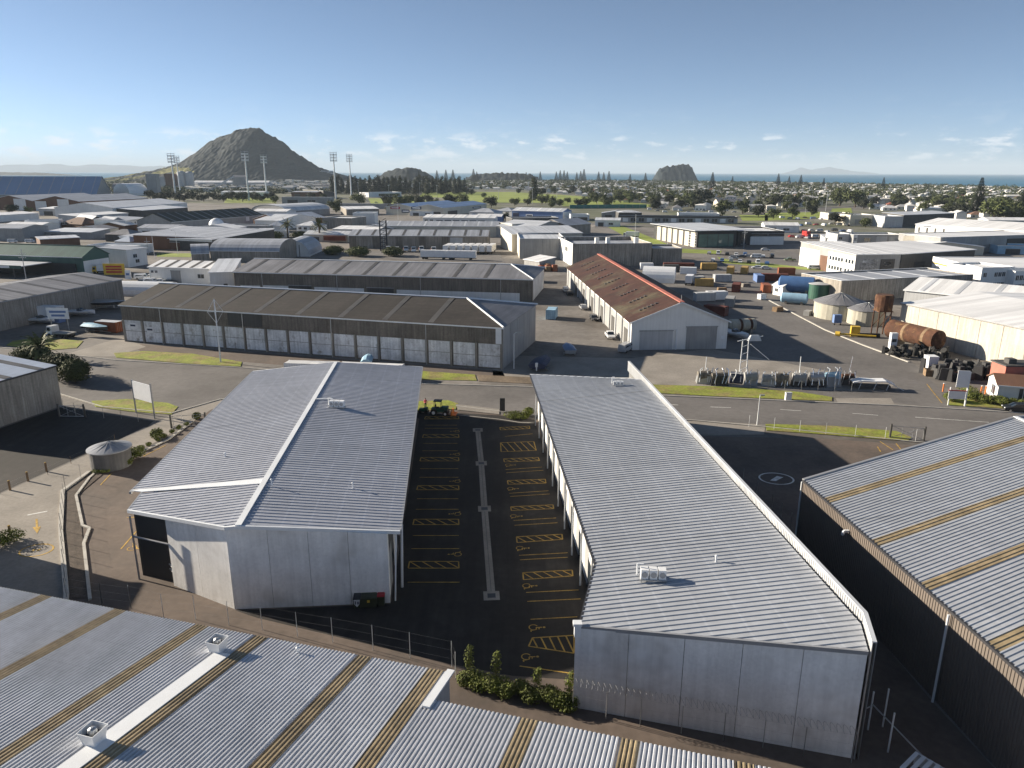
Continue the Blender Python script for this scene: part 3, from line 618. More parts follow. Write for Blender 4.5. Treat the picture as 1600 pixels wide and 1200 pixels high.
# ---- dark warehouse on the right
Db = thing('dark_warehouse', 'dark clad warehouse with pale roof and tan skylight strips at the right edge', 'building', (46, 62, 0))
d0, d1, dr_ = G(1255, 750, 7.6), G(1600, 1055, 7.6), G(1586, 652, 10.2)
PD = plane3(d0, d1, dr_); dax = (d1 - d0).normalized(); dn = Vector((-dax.y, dax.x, 0))
d2 = d0 + dax * 62; slope_v = dr_ - d0; rd = slope_v
d3, d4 = d2 + rd, d0 + rd
dpoly = [d0, d2, d3, d4]
def bands(parent, poly, rdir, cuts, pitch, hgt, mat, prof, slmat='skylight'):
    """cuts: (s0, s1) skylight intervals across the ribs; everything between is plain sheet"""
    poly = [Vector(p) for p in poly]; nrm = (poly[1] - poly[0]).cross(poly[2] - poly[0]).normalized()
    if nrm.z < 0: nrm = -nrm
    r = (rdir - nrm * rdir.dot(nrm)).normalized(); a = nrm.cross(r).normalized()
    ss = [p.dot(a) for p in poly]; lo, hi = min(ss), max(ss)
    cs = sorted((min(p.dot(a), q.dot(a)), max(p.dot(a), q.dot(a))) for p, q in cuts); cur = lo
    for s0, s1 in cs + [(hi, hi)]:
        q = clip_band(poly, a, cur, s0)
        if len(q) > 2: mb = MB(); rib_sheet(mb, q, rdir, pitch, hgt, prof); mb.build('roof_sheet', mat, parent, world=True)
        if s1 > s0:
            q = clip_band(poly, a, s0, s1); mb = MB(); rib_sheet(mb, q, rdir, pitch, hgt, prof); mb.build('skylight_strip', slmat, parent, world=True)
        cur = s1
cuts = []
for x in (1287, 1361, 1437, 1541):
    c = d0 + dax * ((G(x, 750 + (x - 1255) * 0.884, 7.6) - d0).dot(dax)); cuts.append((c, c + dax * 1.15))
c = d1 + dax * 6; cuts.append((c, c + dax * 1.15))
bands(Db, dpoly, rd, cuts, 0.42, 0.05, 'roof_zinc_warm', ((0, 0), (0.6, 0), (0.7, 1), (0.9, 1)))
mb = MB(); back = [d4, d3, d3 + Vector((rd.x, rd.y, -rd.z)), d4 + Vector((rd.x, rd.y, -rd.z))]; mb.poly(back); mb.build('roof_sheet', 'roof_zinc_warm', Db, world=True)
mb = MB(); rib_sheet(mb, [(d0.x, d0.y, 0), (d2.x, d2.y, 0), (d2.x, d2.y, 7.55), (d0.x, d0.y, 7.55)], Vector((0, 0, 1)), 0.3, 0.05); mb.build('side_wall', 'clad_taupe', Db, world=True)
g1 = d4 + Vector((rd.x, rd.y, -rd.z)); mb = MB(); mb.poly([(d0.x, d0.y, 0), (g1.x, g1.y, 0), (g1.x, g1.y, g1.z), tuple(d4 - Vector((0, 0, .05))), (d0.x, d0.y, 7.55)]); mb.build('end_wall', 'clad_taupe', Db, world=True)
mb = MB(); slab(mb, [d0, d2], 0.22, 0.2, -0.16); mb.build('gutter', 'dark_metal', Db, world=True)
mb = MB(); slab(mb, [d0, d4, g1], 0.3, 0.22, -0.1); mb.build('barge_flashing', 'grey_metal', Db, world=True)
mb = MB(); slab(mb, [d4, d3], 0.5, 0.1, 0.05); mb.build('ridge_cap', 'white_metal', Db, world=True)
p = G(1460, 1097); mb = MB(); mb.tube((p.x - .15, p.y, 0), (p.x - .1, p.y + .1, 7.4), .09); mb.build('downpipe', 'white_metal', Db, world=True)
mb = MB(); mb.tube((d0.x - .1, d0.y, 0), (d0.x - .1, d0.y, 7.4), .09); mb.build('downpipe', 'white_metal', Db, world=True)
q = d0 + dax * 9.5; mb = MB(); mb.box(q.x - .5, q.x - .05, q.y - .1, q.y + .1, 6.6, 6.8); mb.tube((q.x - .5, q.y, 6.65), (q.x - .75, q.y - .3, 6.5), .14); mb.build('wall_light', 'white_metal', Db, world=True)

# ---- foreground warehouse
Fb = thing('foreground_warehouse', 'corrugated grey roof warehouse with tan skylight strips filling the bottom left foreground', 'building', (-12, 30, 0))
f0, f1 = G(0, 918, 6.0), G(700, 1052, 6.0); fe = (f1 - f0).normalized(); fn = Vector((fe.y, -fe.x, 0)); sl8 = math.tan(R(8))
up = fn + Vector((0, 0, sl8)); PF = plane3(f0, f1, f0 + up)
fL = f0 - fe * 8; fR = hit(702, 1051, PF); step0 = hit(676, 1094, PF); lowR = hit(1216, 1196, PF) + fe * 6
DEP = 30
polyA = [fL, fR, fR + up * DEP, fL + up * DEP]; s_low = (step0 - fR).dot(fn)
lo0 = fR + up * s_low; polyB = [lo0, lo0 + fe * ((lowR - lo0).dot(fe)), lo0 + fe * ((lowR - lo0).dot(fe)) + up * DEP, lo0 + up * DEP]
def eave_cut(px, w=1.08):
    c = f0 + fe * ((hit(*px, PF) - f0).dot(fe)); return (c, c + fe * w)
CORR = ((0, 0), (0.16, 0), (0.40, 1), (0.76, 1))
bands(Fb, polyA, up, [eave_cut(p) for p in ((60, 932), (174, 955), (300, 979), (393, 998), (557, 1027), (667, 1047))] + [(f0 - fe * 7, f0 - fe * 5.9)], 0.27, 0.07, 'roof_corrugated', CORR)
bands(Fb, polyB, up, [eave_cut(p) for p in ((818, 1114), (973, 1146), (1148, 1180))], 0.27, 0.07, 'roof_corrugated', CORR)
mb = MB(); slab(mb, [fL, fR], 0.16, 0.16, -0.2); mb.build('gutter', 'dark_metal', Fb, world=True)
mb = MB(); slab(mb, [polyB[0], polyB[1]], 0.16, 0.16, -0.2); mb.build('gutter', 'dark_metal', Fb, world=True)
mb = MB(); slab(mb, [fR + fe * .1 - fn * .1, lo0 + fe * .1 + up * 1.0], 0.5, 0.14, 0.06); mb.build('barge_flashing', 'white_metal', Fb, world=True)
mb = MB(); mb.quad((*fL[:2], 0), (*fR[:2], 0), (*fR[:2], 5.9), (*fL[:2], 5.9)); mb.build('rear_wall', 'wall_grey', Fb, world=True)
mb = MB(); mb.quad((*fR[:2], 0), (*lo0[:2], 0), tuple(lo0), tuple(fR)); mb.build('step_wall', 'wall_grey_lt', Fb, world=True)
mb = MB(); mb.quad((*polyB[0][:2], 0), (*polyB[1][:2], 0), tuple(polyB[1] - Vector((0, 0, .1))), tuple(polyB[0] - Vector((0, 0, .1)))); mb.build('rear_wall', 'wall_grey', Fb, world=True)
mb = MB(); mb.quad((*polyB[1][:2], 0), (*polyB[2][:2], 0), tuple(polyB[2] - Vector((0, 0, .1))), tuple(polyB[1] - Vector((0, 0, .1)))); mb.build('end_wall', 'wall_grey', Fb, world=True)
nr = lambda v: Vector((0, 0, v))
a, b = hit(349, 1022, PF), hit(92, 1206, PF); b = a + up * ((b - a).dot(fn) + 2)
mb = MB(); mb.hexa([a - fe * .55, b - fe * .55, b + fe * .55, a + fe * .55], [q + nr(.11) for q in (a - fe * .55, b - fe * .55, b + fe * .55, a + fe * .55)]); mb.build('roof_flashing', 'white_metal', Fb, world=True)
def box_vent(px, label):
    p = hit(*px, PF); t = thing('roof_fan_vent', label, 'roof vent', p, math.atan2(fe.y, fe.x))
    mb = MB(); mb.obox((0, 0), 1.0, 1.0, -.15, .35); mb.build('kerb_base', 'white_metal', t)
    mb = MB()
    for sx, sy in ((1, 0), (-1, 0), (0, 1), (0, -1)):        # flared open-topped hood
        a = Vector((sx, sy, 0)); n = Vector((-sy, sx, 0))
        mb.hexa([a * .5 - n * .5, a * .5 + n * .5, a * .46 + n * .46, a * .46 - n * .46] if 0 else [(a * .50 - n * .50) + nr(.35), (a * .50 + n * .50) + nr(.35), (a * .45 + n * .45) + nr(.35), (a * .45 - n * .45) + nr(.35)],
                [(a * .68 - n * .68) + nr(1.15), (a * .68 + n * .68) + nr(1.15), (a * .63 + n * .63) + nr(1.15), (a * .63 - n * .63) + nr(1.15)])
    mb.build('hood', 'white_metal', t)
    mb = MB(); mb.obox((0, 0), 1.1, 1.1, .6, .64); mb.build('damper', 'dark_metal', t)
    mb = MB(); mb.lathe([(.30, .64), (.32, .98), (.26, 1.16), (.10, 1.26)], n=10); mb.build('fan_cowl', 'galv', t, smooth=False); t.scale = (.82,) * 3; return t
box_vent((341, 1017), 'white square fan vent with open top near the foreground roof edge')
box_vent((148, 1161), 'white square fan vent lower down the foreground roof')
pipe_vent((465.5, 1021), PF, 'tiny white pipe vent near the gutter of the foreground roof', .4)
# ================================================================ THE OTHER BUILDINGS
def arc_pts(w, h, rise, n=10):     # circular-ish arc from (0,h) over to (w,h)
    return [(w * (0.5 - 0.5 * math.cos(math.pi * k / n)), h + rise * math.sin(math.pi * k / n)) for k in range(n + 1)]
def bld(name, label, A, B, D, h, roof='gx', rise=2.0, wall='wall_grey', roofm='roof_slate', sky=0, feats=(), over=0.35, par=0.7, n=2, ref='eave', hipR=0.0, cap=None, skym='skylight_pale', cat='building', group=None, panels=0, trim='white_metal'):
    z = h if ref == 'eave' else 0.0
    a = A if isinstance(A, Vector) else G(A[0], A[1], z); b = B if isinstance(B, Vector) else G(B[0], B[1], z)
    d = Vector((b.x - a.x, b.y - a.y)); w = d.length; d.normalize(); nn = Vector((-d.y, d.x))
    if isinstance(D, tuple): c = G(D[0], D[1], z); D = max(4.0, (Vector((c.x, c.y)) - Vector((a.x, a.y))).dot(nn))
    t = thing(name, label, cat, (a.x, a.y, 0), math.atan2(d.y, d.x), group); o = over; th = 0.16
    wm = MB(); rm = MB()
    def ring(pts_front, pts_back): pass
    if roof in ('gx', 'mono', 'vx'):
        if roof == 'gx': pr = [(0, h), (D / 2, h + rise), (D, h)]
        elif roof == 'mono': pr = [(0, h), (D, h + rise)]
        else: pr = arc_pts(D, h, rise)
        wm.quad((0, 0, 0), (w, 0, 0), (w, 0, h), (0, 0, h)); wm.quad((w, D, 0), (0, D, 0), (0, D, pr[-1][1]), (w, D, pr[-1][1]))
        if not hipR: wm.poly([(w, 0, 0), (w, D, 0)] + [(w, y, zz) for y, zz in reversed(pr)])
        else: wm.quad((w, 0, 0), (w, D, 0), (w, D, h), (w, 0, h))
        wm.poly([(0, D, 0), (0, 0, 0)] + [(0, y, zz) for y, zz in pr])
        ext = list(pr)
        if roof != 'vx':
            s0 = (pr[1][1] - pr[0][1]) / (pr[1][0] - pr[0][0]); s1 = (pr[-1][1] - pr[-2][1]) / (pr[-1][0] - pr[-2][0])
            ext[0] = (-o, h - s0 * o); ext[-1] = (D + o, pr[-1][1] + s1 * o)
        if hipR:
            e = (w - hipR, D / 2, h + rise); zz = .06
            for q in ([(-o, -o, h), (w + o, -o, h), e, (-o, D / 2, h + rise)], [(w + o, D + o, h), (-o, D + o, h), (-o, D / 2, h + rise), e]): rm.hexa([(x, y, k) for x, y, k in q], [(x, y, k + .12) for x, y, k in q])
            hm = MB(); q = [(w + o, -o, h), (w + o, D + o, h), e]; hm.hexa(q, [(x, y, k + .12) for x, y, k in q]); hm.build('hip_roof', 'roof_grey', t)
            tr = MB(); tr.tube((w + o, -o, h + .14), (e[0], e[1], e[2] + .16), .22, n=6); tr.tube((w + o, D + o, h + .14), (e[0], e[1], e[2] + .16), .22, n=6); tr.build('hip_cap', trim, t)
        else:
            for (y0, z0), (y1, z1) in zip(ext[:-1], ext[1:]):
                rm.hexa([(-o, y0, z0), (w + o, y0, z0), (w + o, y1, z1), (-o, y1, z1)], [(-o, y0, z0 + th), (w + o, y0, z0 + th), (w + o, y1, z1 + th), (-o, y1, z1 + th)])
        if cap and roof == 'gx': cm = MB(); cm.box(-o, w + o - hipR, D / 2 - .35, D / 2 + .35, h + rise + th - .05, h + rise + th + .12); cm.build('ridge_cap', cap, t)
        for k in range(sky):
            u = w * (k + 0.5) / sky; sm = MB()
            for (y0, z0), (y1, z1) in zip(pr[:-1], pr[1:]):
                if hipR and u > w - hipR - 2: continue
                sm.hexa([(u - .6, y0, z0 + th), (u + .6, y0, z0 + th), (u + .6, y1, z1 + th), (u - .6, y1, z1 + th)], [(u - .6, y0, z0 + th + .05), (u + .6, y0, z0 + th + .05), (u + .6, y1, z1 + th + .05), (u - .6, y1, z1 + th + .05)])
                if roof == 'gx' and 0: break
            if sm.v: sm.build('skylight_strip', skym, t)
        gm = MB(); gm.box(-o, w + o, -o - .12, -o + .06, ext[0][1] - .1, ext[0][1] + .14); gm.build('gutter', trim, t)
    elif roof in ('gy', 'vy', 'monox', 'multi'):
        if roof == 'gy': pr = [(0, h), (w / 2, h + rise), (w, h)]
        elif roof == 'monox': pr = [(0, h), (w, h + rise)]
        elif roof == 'vy': pr = arc_pts(w, h, rise)
        else:
            pr = []
            for k in range(n): pr += [(w * k / n, h), (w * (k + .5) / n, h + rise)]
            pr.append((w, h))
        wm.poly([(x, 0, zz) for x, zz in [(w, 0), *reversed(pr), (0, 0)]][::-1]); wm.poly([(x, D, zz) for x, zz in [(w, 0), *reversed(pr), (0, 0)]])
        wm.quad((0, D, 0), (0, 0, 0), (0, 0, pr[0][1]), (0, D, pr[0][1])); wm.quad((w, 0, 0), (w, D, 0), (w, D, pr[-1][1]), (w, 0, pr[-1][1]))
        ext = list(pr)
        if roof in ('gy', 'monox'):
            s0 = (pr[1][1] - pr[0][1]) / (pr[1][0] - pr[0][0]); s1 = (pr[-1][1] - pr[-2][1]) / (pr[-1][0] - pr[-2][0])
            ext[0] = (-o, pr[0][1] - s0 * o); ext[-1] = (w + o, pr[-1][1] + s1 * o)
        for (x0, z0), (x1, z1) in zip(ext[:-1], ext[1:]):
            rm.hexa([(x0, -o, z0), (x1, -o, z1), (x1, D + o, z1), (x0, D + o, z0)], [(x0, -o, z0 + th), (x1, -o, z1 + th), (x1, D + o, z1 + th), (x0, D + o, z0 + th)])
        if cap: cm = MB(); cm.box(w / 2 - .55, w / 2 + .55, -o - .05, D + o, h + rise + th - .12, h + rise + th + .10); cm.build('ridge_cap', cap, t)
        for k in range(sky):
            u = D * (k + 0.5) / sky; sm = MB()
            for (x0, z0), (x1, z1) in zip(pr[:-1], pr[1:]): sm.hexa([(x0, u - .5, z0 + th), (x1, u - .5, z1 + th), (x1, u + .5, z1 + th), (x0, u + .5, z0 + th)], [(x0, u - .5, z0 + th + .05), (x1, u - .5, z1 + th + .05), (x1, u + .5, z1 + th + .05), (x0, u + .5, z0 + th + .05)])
            sm.build('skylight_strip', skym, t)
        bm = MB()
        for (x0, z0), (x1, z1) in zip(ext[:-1], ext[1:]): bm.hexa([(x0, -o - .1, z0 - .12), (x1, -o - .1, z1 - .12), (x1, -o, z1 - .12), (x0, -o, z0 - .12)], [(x0, -o - .1, z0 + th + .03), (x1, -o - .1, z1 + th + .03), (x1, -o, z1 + th + .03), (x0, -o, z0 + th + .03)])
        bm.build('barge_board', trim, t)
    elif roof == 'hip':
        k = min(w, D) / 2; wm.box(0, w, 0, D, 0, h); e0, e1 = ((k, D / 2), (w - k, D / 2)) if w >= D else ((w / 2, k), (w / 2, D - k)); zt = h + rise
        c = [(-o, -o, h), (w + o, -o, h), (w + o, D + o, h), (-o, D + o, h)]; p0, p1 = (*e0, zt), (*e1, zt)
        if w >= D: rm.poly([c[0], c[1], p1, p0]); rm.poly([c[1], c[2], p1]); rm.poly([c[2], c[3], p0, p1]); rm.poly([c[3], c[0], p0])
        else: rm.poly([c[0], c[1], p0]); rm.poly([c[1], c[2], p1, p0]); rm.poly([c[2], c[3], p1]); rm.poly([c[3], c[0], p0, p1])
    else:  # flat with parapet
        t_ = 0.25
        wm.box(0, w, 0, t_, 0, h); wm.box(0, w, D - t_, D, 0, h); wm.box(0, t_, t_, D - t_, 0, h); wm.box(w - t_, w, t_, D - t_, 0, h)
        rm.box(t_, w - t_, t_, D - t_, h - par - .2, h - par)
        cm = MB()
        for q in ((-.05, w + .05, -.05, t_ + .05), (-.05, w + .05, D - t_ - .05, D + .05), (-.05, t_ + .05, t_ + .05, D - t_ - .05), (w - t_ - .05, w + .05, t_ + .05, D - t_ - .05)): cm.box(*q, h + .002, h + .1)
        cm.build('parapet_cap', trim, t)
        for k in range(sky):
            u = w * (k + .5) / sky; sm = MB(); sm.box(u - .5, u + .5, t_, D - t_, h - par + .004, h - par + .06); sm.build('skylight_strip', skym, t)
    wm.build('wall', wall, t); rm.build('roof', roofm, t)
    if panels:
        for i in range(panels):
            pm = MB(); pm.box(w * i / panels + .06, w * (i + 1) / panels - .06, -.16, -.003, 0, h - .25); pm.build('concrete_panel', wall, t)
    for f in feats:
        side, u0, u1, z0, z1, mat = f[:6]; nm = f[6] if len(f) > 6 else 'window'
        Ls = w if side in 'FB' else D
        u0, u1 = (u0 * Ls, u1 * Ls) if u1 <= 1.0 else (u0, u1)
        q = 0.07 if nm not in ('upper_window', 'lower_window') else 0.12
        off = .17 if panels and side == 'F' else .003
        def bx(m, u0, u1, z0, z1, q):
            if side == 'F': m.box(u0, u1, -q - off, -off, z0, z1)
            elif side == 'R': m.box(w + .003, w + q, u0, u1, z0, z1)
            elif side == 'L': m.box(-q, -.003, u0, u1, z0, z1)
            return m
        o_ = bx(MB(), u0, u1, z0, z1, q).build(nm, mat, t)
        if nm == 'window' and (u1 - u0) > .6:
            fm = MB(); bx(fm, u0 - .08, u1 + .08, z0 - .1, z0, q + .05); bx(fm, u0 - .08, u1 + .08, z1, z1 + .08, q + .04); bx(fm, (u0 + u1) / 2 - .04, (u0 + u1) / 2 + .04, z0, z1, q + .03); fm.build('frame', 'white_metal', o_)
        if nm == 'sign_board':
            sm = MB(); k = z0 + (z1 - z0) * .30; bx(sm, u0 + (u1 - u0) * .12, u0 + (u1 - u0) * .88, k, k + (z1 - z0) * .4, q + .02); sm.build('lettering', 'plastic_white' if mat != 'plastic_white' else 'navy', o_)
        if nm == 'roller_door' and (u1 - u0) > 2:
            fm = MB(); bx(fm, u0 - .12, u1 + .12, z1, z1 + .25, q + .08); fm.build('door_hood', 'wall_grey', o_)
    return t
def win(side, us, z0, z1, wd=1.6, mat='glass'): return [(side, u, u + wd, z0, z1, mat, 'window') for u in us]

# ---- the two long dark-roofed stores across the road
wl, wr = G(197, 533), G(785, 577); W1L = (wr - wl).length
W1t = bld('long_store', 'long store with dark stained roof and row of whitewashed wall bays across the road', wl, wr, 27.0, 8.5, 'gx', 3.0, 'clad_weathered', 'roof_dark', 9, hipR=12.0, cap='roof_blue_zinc', over=0.4)
bays = 17; bw = W1L / bays
for i in range(bays):
    mb = MB(); mb.box(i * bw + .38, (i + 1) * bw - .38, -.10, -.003, .25, 5.05); b_ = mb.build('whitewashed_panel', 'panel_whitewash', W1t); mb = MB(); mb.box(i * bw + .42, (i + 1) * bw - .42, -.115, -.104, 2.55 + (i % 3) * .06, 2.63 + (i % 3) * .06); mb.build('panel_seam', 'clad_weathered', b_)
for i in range(bays + 1):
    x = min(max(i * bw, .2), W1L - .2); mb = MB(); mb.box(x - .15, x + .15, -.45, -.003, 0, 5.2); mb.build('pilaster', 'concrete_old', W1t)
mb = MB(); rib_sheet(mb, [(0, -.22, 5.2), (W1L, -.22, 5.2), (W1L, -.22, 8.3), (0, -.22, 8.3)], Vector((0, 0, 1)), .35, .05); mb.build('upper_cladding', 'clad_weathered', W1t)
mb = MB(); mb.box(bw * 5.3, bw * 6.9, -.33, -.29, 5.4, 8.2); mb.build('patched_cladding', 'wall_dark', W1t)
for i in (2, 6, 10, 14): mb = MB(); mb.tube((i * bw, -.55, 0), (i * bw, -.40, 8.3), .09, n=6); mb.build('downpipe', 'galv', W1t)
for i in range(5): mb = MB(); mb.box(W1L + .003, W1L + .15, i * 5.4 + .06, i * 5.4 + 5.3, 0, 8.3); mb.build('end_panel', 'wall_grey', W1t)
for u, z1 in ((.5, 4.0), (1.35, 3.3)): mb = MB(); mb.box(bw * u - .9, bw * u + .9, -.16, -.11, z1 - .9, z1 + .5); b_ = mb.build('notice_board', 'plastic_white', W1t); mb = MB(); mb.box(bw * u - .7, bw * u + .7, -.18, -.165, z1 - .3, z1 + .1); mb.build('lettering', 'navy', b_)
mb = MB(); mb.box(W1L - 1.3, W1L - .1, -.3, -.23, 5.2, 8.3); mb.build('corner_trim', 'white_metal', W1t)
w2a, w2b = G(365, 425, 6.8), G(832, 437, 6.8)
W2t = bld('long_store', 'second long store with grey roof standing behind the dark stained one', w2a, w2b, 29.0, 6.8, 'gx', 2.6, 'clad_weathered', 'roof_grey', 10, hipR=9, cap='white_metal',
          feats=[('F', .02, .09, 0, 2.6, 'wall_white', 'white_wall_panel'), ('F', .10, .19, 0, 2.8, 'wall_white', 'white_wall_panel'), ('F', .19, .27, 0, 2.9, 'wall_dark', 'roller_door'), ('F', .28, .45, 0, 2.7, 'wall_white', 'white_wall_panel'), ('F', .46, .55, 0, 2.9, 'wall_dark', 'roller_door'), ('F', .56, .96, 0, 2.6, 'wall_white', 'white_wall_panel')] + [('R', .05, .95, .2, 6.5, 'concrete_panel', 'end_panel')])
for i in (.1, .36, .64, .9): mb = MB(); mb.tube(((w2b - w2a).length * i, -.25, 0), ((w2b - w2a).length * i, -.2, 6.6), .1, n=6); mb.build('downpipe', 'galv', W2t)
bld('store_annex', 'white annex with grey roof at the left end of the second long store', (327, 426), (364, 425), 25, 6.0, 'mono', 1.6, 'wall_white', 'roof_pale', feats=[('F', .1, .45, 0, 4.6, 'wall_white', 'sliding_door'), ('F', .55, .72, 0, 2.2, 'wall_dark', 'door')])

# ---- rust-roofed shed
ra = G(985, 547); rux = Vector((math.cos(R(4.2)), math.sin(R(4.2)), 0))
rs = bld('rusty_shed', 'long gabled shed with rust brown roof and salmon ridge cap', ra, ra + rux * 21.8, 98.0, 6.3, 'gy', 4.3, 'wall_white', 'roof_rust', 0, cap='ridge_red', over=.5,
         feats=[('F', .09, .43, 0, 4.2, 'wall_grey_lt', 'roller_door'), ('F', .57, .89, 0, 5.0, 'wall_grey', 'roller_door'), ('F', .935, .975, 2.2, 3.0, 'plastic_white', 'notice_board')])
mb = MB(); mb.box(21.8 * .46, 21.8 * .475, -.3, -.1, 0, 4.5); mb.build('front_post', 'white_metal', rs)
mb = MB(); mb.box(-.07, -.003, 2, 96, 0.0, 5.4); mb.build('side_cladding', 'wall_grey', rs)
for k in range(14): mb = MB(); mb.box(-.34, -.075, 1 + k * 7.2, 1.35 + k * 7.2, 0, 6.0); mb.build('side_post', 'white_metal' if k % 2 == 0 else 'galv', rs)
for k in range(6): mb = MB(); mb.box(-.16, -.08, 3.2 + k * 14.4, 6.6 + k * 14.4, 0, 4.0); mb.build('side_door', 'wall_dark', rs)
for k in range(9):
    y = 6 + k * 10.2; mb = MB()
    for y_, f0_, f1_ in ((y, .28, .70),):
        for q in range(5):
            f = f0_ + (f1_ - f0_) * q / 5; x = 10.9 * f; mb.box(x, x + .75, y_ - .2 + q * .05, y_ + .45 + q * .05, 6.3 + 4.3 * f + .33, 6.3 + 4.3 * f + .52)
    mb.build('faded_skylight', 'skylight_pale', rs)
mb = MB(); mb.tube((10.9, .3, 10.6), (10.9, .3, 12.2), .05); mb.build('aerial', 'galv', rs)

# ---- left side
bld('concrete_shed', 'weathered concrete building at the left edge beside the yard', (-70, 616), (87, 572), 24, 6.9, 'gx', 1.0, 'concrete_old', 'roof_blue_zinc', 3, trim='dark_metal', skym='skylight_pale', over=.1)
bld('concrete_shed', 'long concrete shed with grey roof behind the boat yard', (-70, 485), (190, 437), 27, 7.0, 'gx', 1.6, 'concrete_old', 'roof_grey', 6, over=.2, trim='grey_metal')
gs = bld('green_store', 'dark green roofed store with white gable wall and deep verandah', (-80, 395), (128, 402), (192, 397), 6.7, 'gx', 3.4, 'roof_green', 'roof_green', 0, feats=[('R', .02, .98, 0, 5.2, 'wall_white', 'white_wall_panel')], cap='roof_green')
gw = (G(128, 402, 6.7) - G(-80, 395, 6.7)).length
mb = MB(); mb.box(0, gw * .78, -14, -.5, 4.3, 4.6); mb.build('verandah_roof', 'roof_pale', gs)
mb = MB(); mb.box(0, gw * .78, -14.3, -14.02, 3.6, 4.75); mb.build('verandah_fascia', 'roof_green', gs)
for k in range(6): mb = MB(); mb.box(gw * .78 * (k + .5) / 6 - .15, gw * .78 * (k + .5) / 6 + .15, -13.8, -13.5, 0, 4.3); mb.build('verandah_post', 'wall_dark', gs)
for u in (.22, .62): mb = MB(); mb.box(gw * u, gw * u + 5, -14.45, -14.31, 3.8, 4.6); mb.build('sign_board', 'plastic_white', gs)
mb = MB(); mb.box(0, gw * .95, -.4, -.05, 0, 4.2); mb.build('verandah_shade_panel', 'wall_charcoal', gs)  # shade of the open front under the verandah, put in as a charcoal panel
bld('office_block', 'small white two storey office beside the green roofed store', (197, 391), (228, 387), 14, 7.0, 'mono', .6, 'wall_white', 'roof_slate', feats=win('F', (3.4, ), 3.6, 5.0, 2.0) + win('F', (4.4,), 1.4, 2.8, 2.0))
bld('storage_tunnel', 'white fabric storage tunnel behind the boat yard', (172, 462), (262, 464), 8, 0.6, 'vx', 3.4, 'plastic_white', 'plastic_white', ref='base', over=.05)
bld('white_shed', 'white shed with five dark roof slots left of the long stores', (232, 417), (327, 420), 15, 5.4, 'gx', 1.6, 'wall_white', 'roof_white', 5, skym='wall_dark', feats=win('F', (.8, 2.4), 3.4, 4.2, .9) + [('F', .36, .52, 0, 4.2, 'wall_grey', 'roller_door'), ('F', .80, .90, 2.0, 3.4, 'glass', 'window')])
bld('barrel_store', 'grey barrel roofed store on concrete walls', (328, 392), (436, 393), 24, 4.6, 'vx', 4.2, 'concrete_old', 'roof_slate', over=.2)
bld('barrel_store', 'smaller grey barrel roof at the left of the barrel roofed store', (299, 397), (327, 396), 16, 3.6, 'vx', 3.4, 'concrete_old', 'roof_slate', over=.15)
bld('arch_hangar', 'white fronted arched hangar behind the second long store', (431, 401), (484, 401), 26, 0.8, 'vy', 6.6, 'wall_white', 'roof_slate', ref='base', over=.3, feats=[('F', .28, .30, 0, 5.4, 'wall_dark', 'door_joint'), ('F', .70, .72, 0, 5.4, 'wall_dark', 'door_joint')])
bld('flat_depot', 'wide depot with slate grey roof and white fascia above dark walls', (186, 369), (331, 375), 48, 5.6, 'mono', 1.8, 'wall_dark', 'roof_slate', 7, skym='roof_pale', feats=[('F', 0.0, 1.0, 4.6, 5.5, 'wall_white', 'fascia'), ('F', .42, .44, 0, 3.8, 'wall_white', 'door'), ('F', .46, .66, 0, 3.6, 'wall_brown', 'roller_door'), ('F', .12, .26, 0, 3.6, 'wall_grey', 'roller_door')])
bld('flat_depot', 'grey roofed depot stepping up right of the wide dark walled depot', (331, 372), (400, 358), 40, 5.8, 'mono', 1.2, 'wall_brown', 'roof_slate', 4, skym='roof_pale')
bld('olive_shed', 'long olive dark roofed shed with faint roof seams', (268, 347), (412, 336), 30, 6.4, 'gx', 5.0, 'wall_grey', 'roof_olive', 12, skym='roof_grey', feats=[('L', .3, .55, 0, 4.5, 'wall_grey_lt', 'roller_door'), ('F', .38, .42, 3, 6, 'wall_white', 'vent_box'), ('F', .78, .82, 3, 6, 'wall_white', 'vent_box')])
bld('pale_shed', 'pale roofed shed with dark front wall near the silos', (221, 329), (293, 324), 36, 6.0, 'mono', 2.0, 'wall_dark', 'roof_pale')
bld('pale_shed', 'broad pale gabled shed behind the dark fronted one', (176, 325), (292, 317), 55, 8.0, 'gx', 4.0, 'wall_white', 'roof_pale')
zz = bld('zigzag_shed', 'double gabled shed with alternating brown and white wall panels', (-20, 313), (125, 315), 95, 9.5, 'multi', 5.0, 'wall_brown', 'roof_slate', n=2, feats=[('F', .29, .42, .1, 11.5, 'wall_white', 'white_wall_panel'), ('F', .52, .64, .1, 9.4, 'wall_white', 'white_wall_panel'), ('F', .76, .88, .1, 11.5, 'wall_white', 'white_wall_panel'), ('R', .15, .6, 0, 4.0, 'wall_white', 'white_wall_panel')])
bld('port_shed', 'huge blue grey bulk store with seamed roof by the harbour', (-90, 304), (150, 303), 90, 5, 'gx', 25, 'wall_grey', 'roof_port', 14, skym='roof_slate', over=1)
bld('small_office', 'white low office with brown doors among the left yards', (38, 345), (92, 344), 14, 7.0, 'flat', 0, 'wall_white', 'roof_slate', feats=win('F', (21, 26, 31), 4.2, 5.6, 2.6) + [('F', .05, .35, 0, 4, 'wall_brown', 'roller_door')])
bld('brown_hip_house', 'brown tile roofed building right of the white low office', (93, 349), (128, 351), 16, 4.5, 'hip', 4, 'wall_brown', 'house_roof_brown')
bld('grey_shed', 'plain grey walled shed with slate roof at the left edge', (-40, 356), (34, 357), 20, 7.0, 'gx', 1.5, 'wall_grey', 'roof_slate')
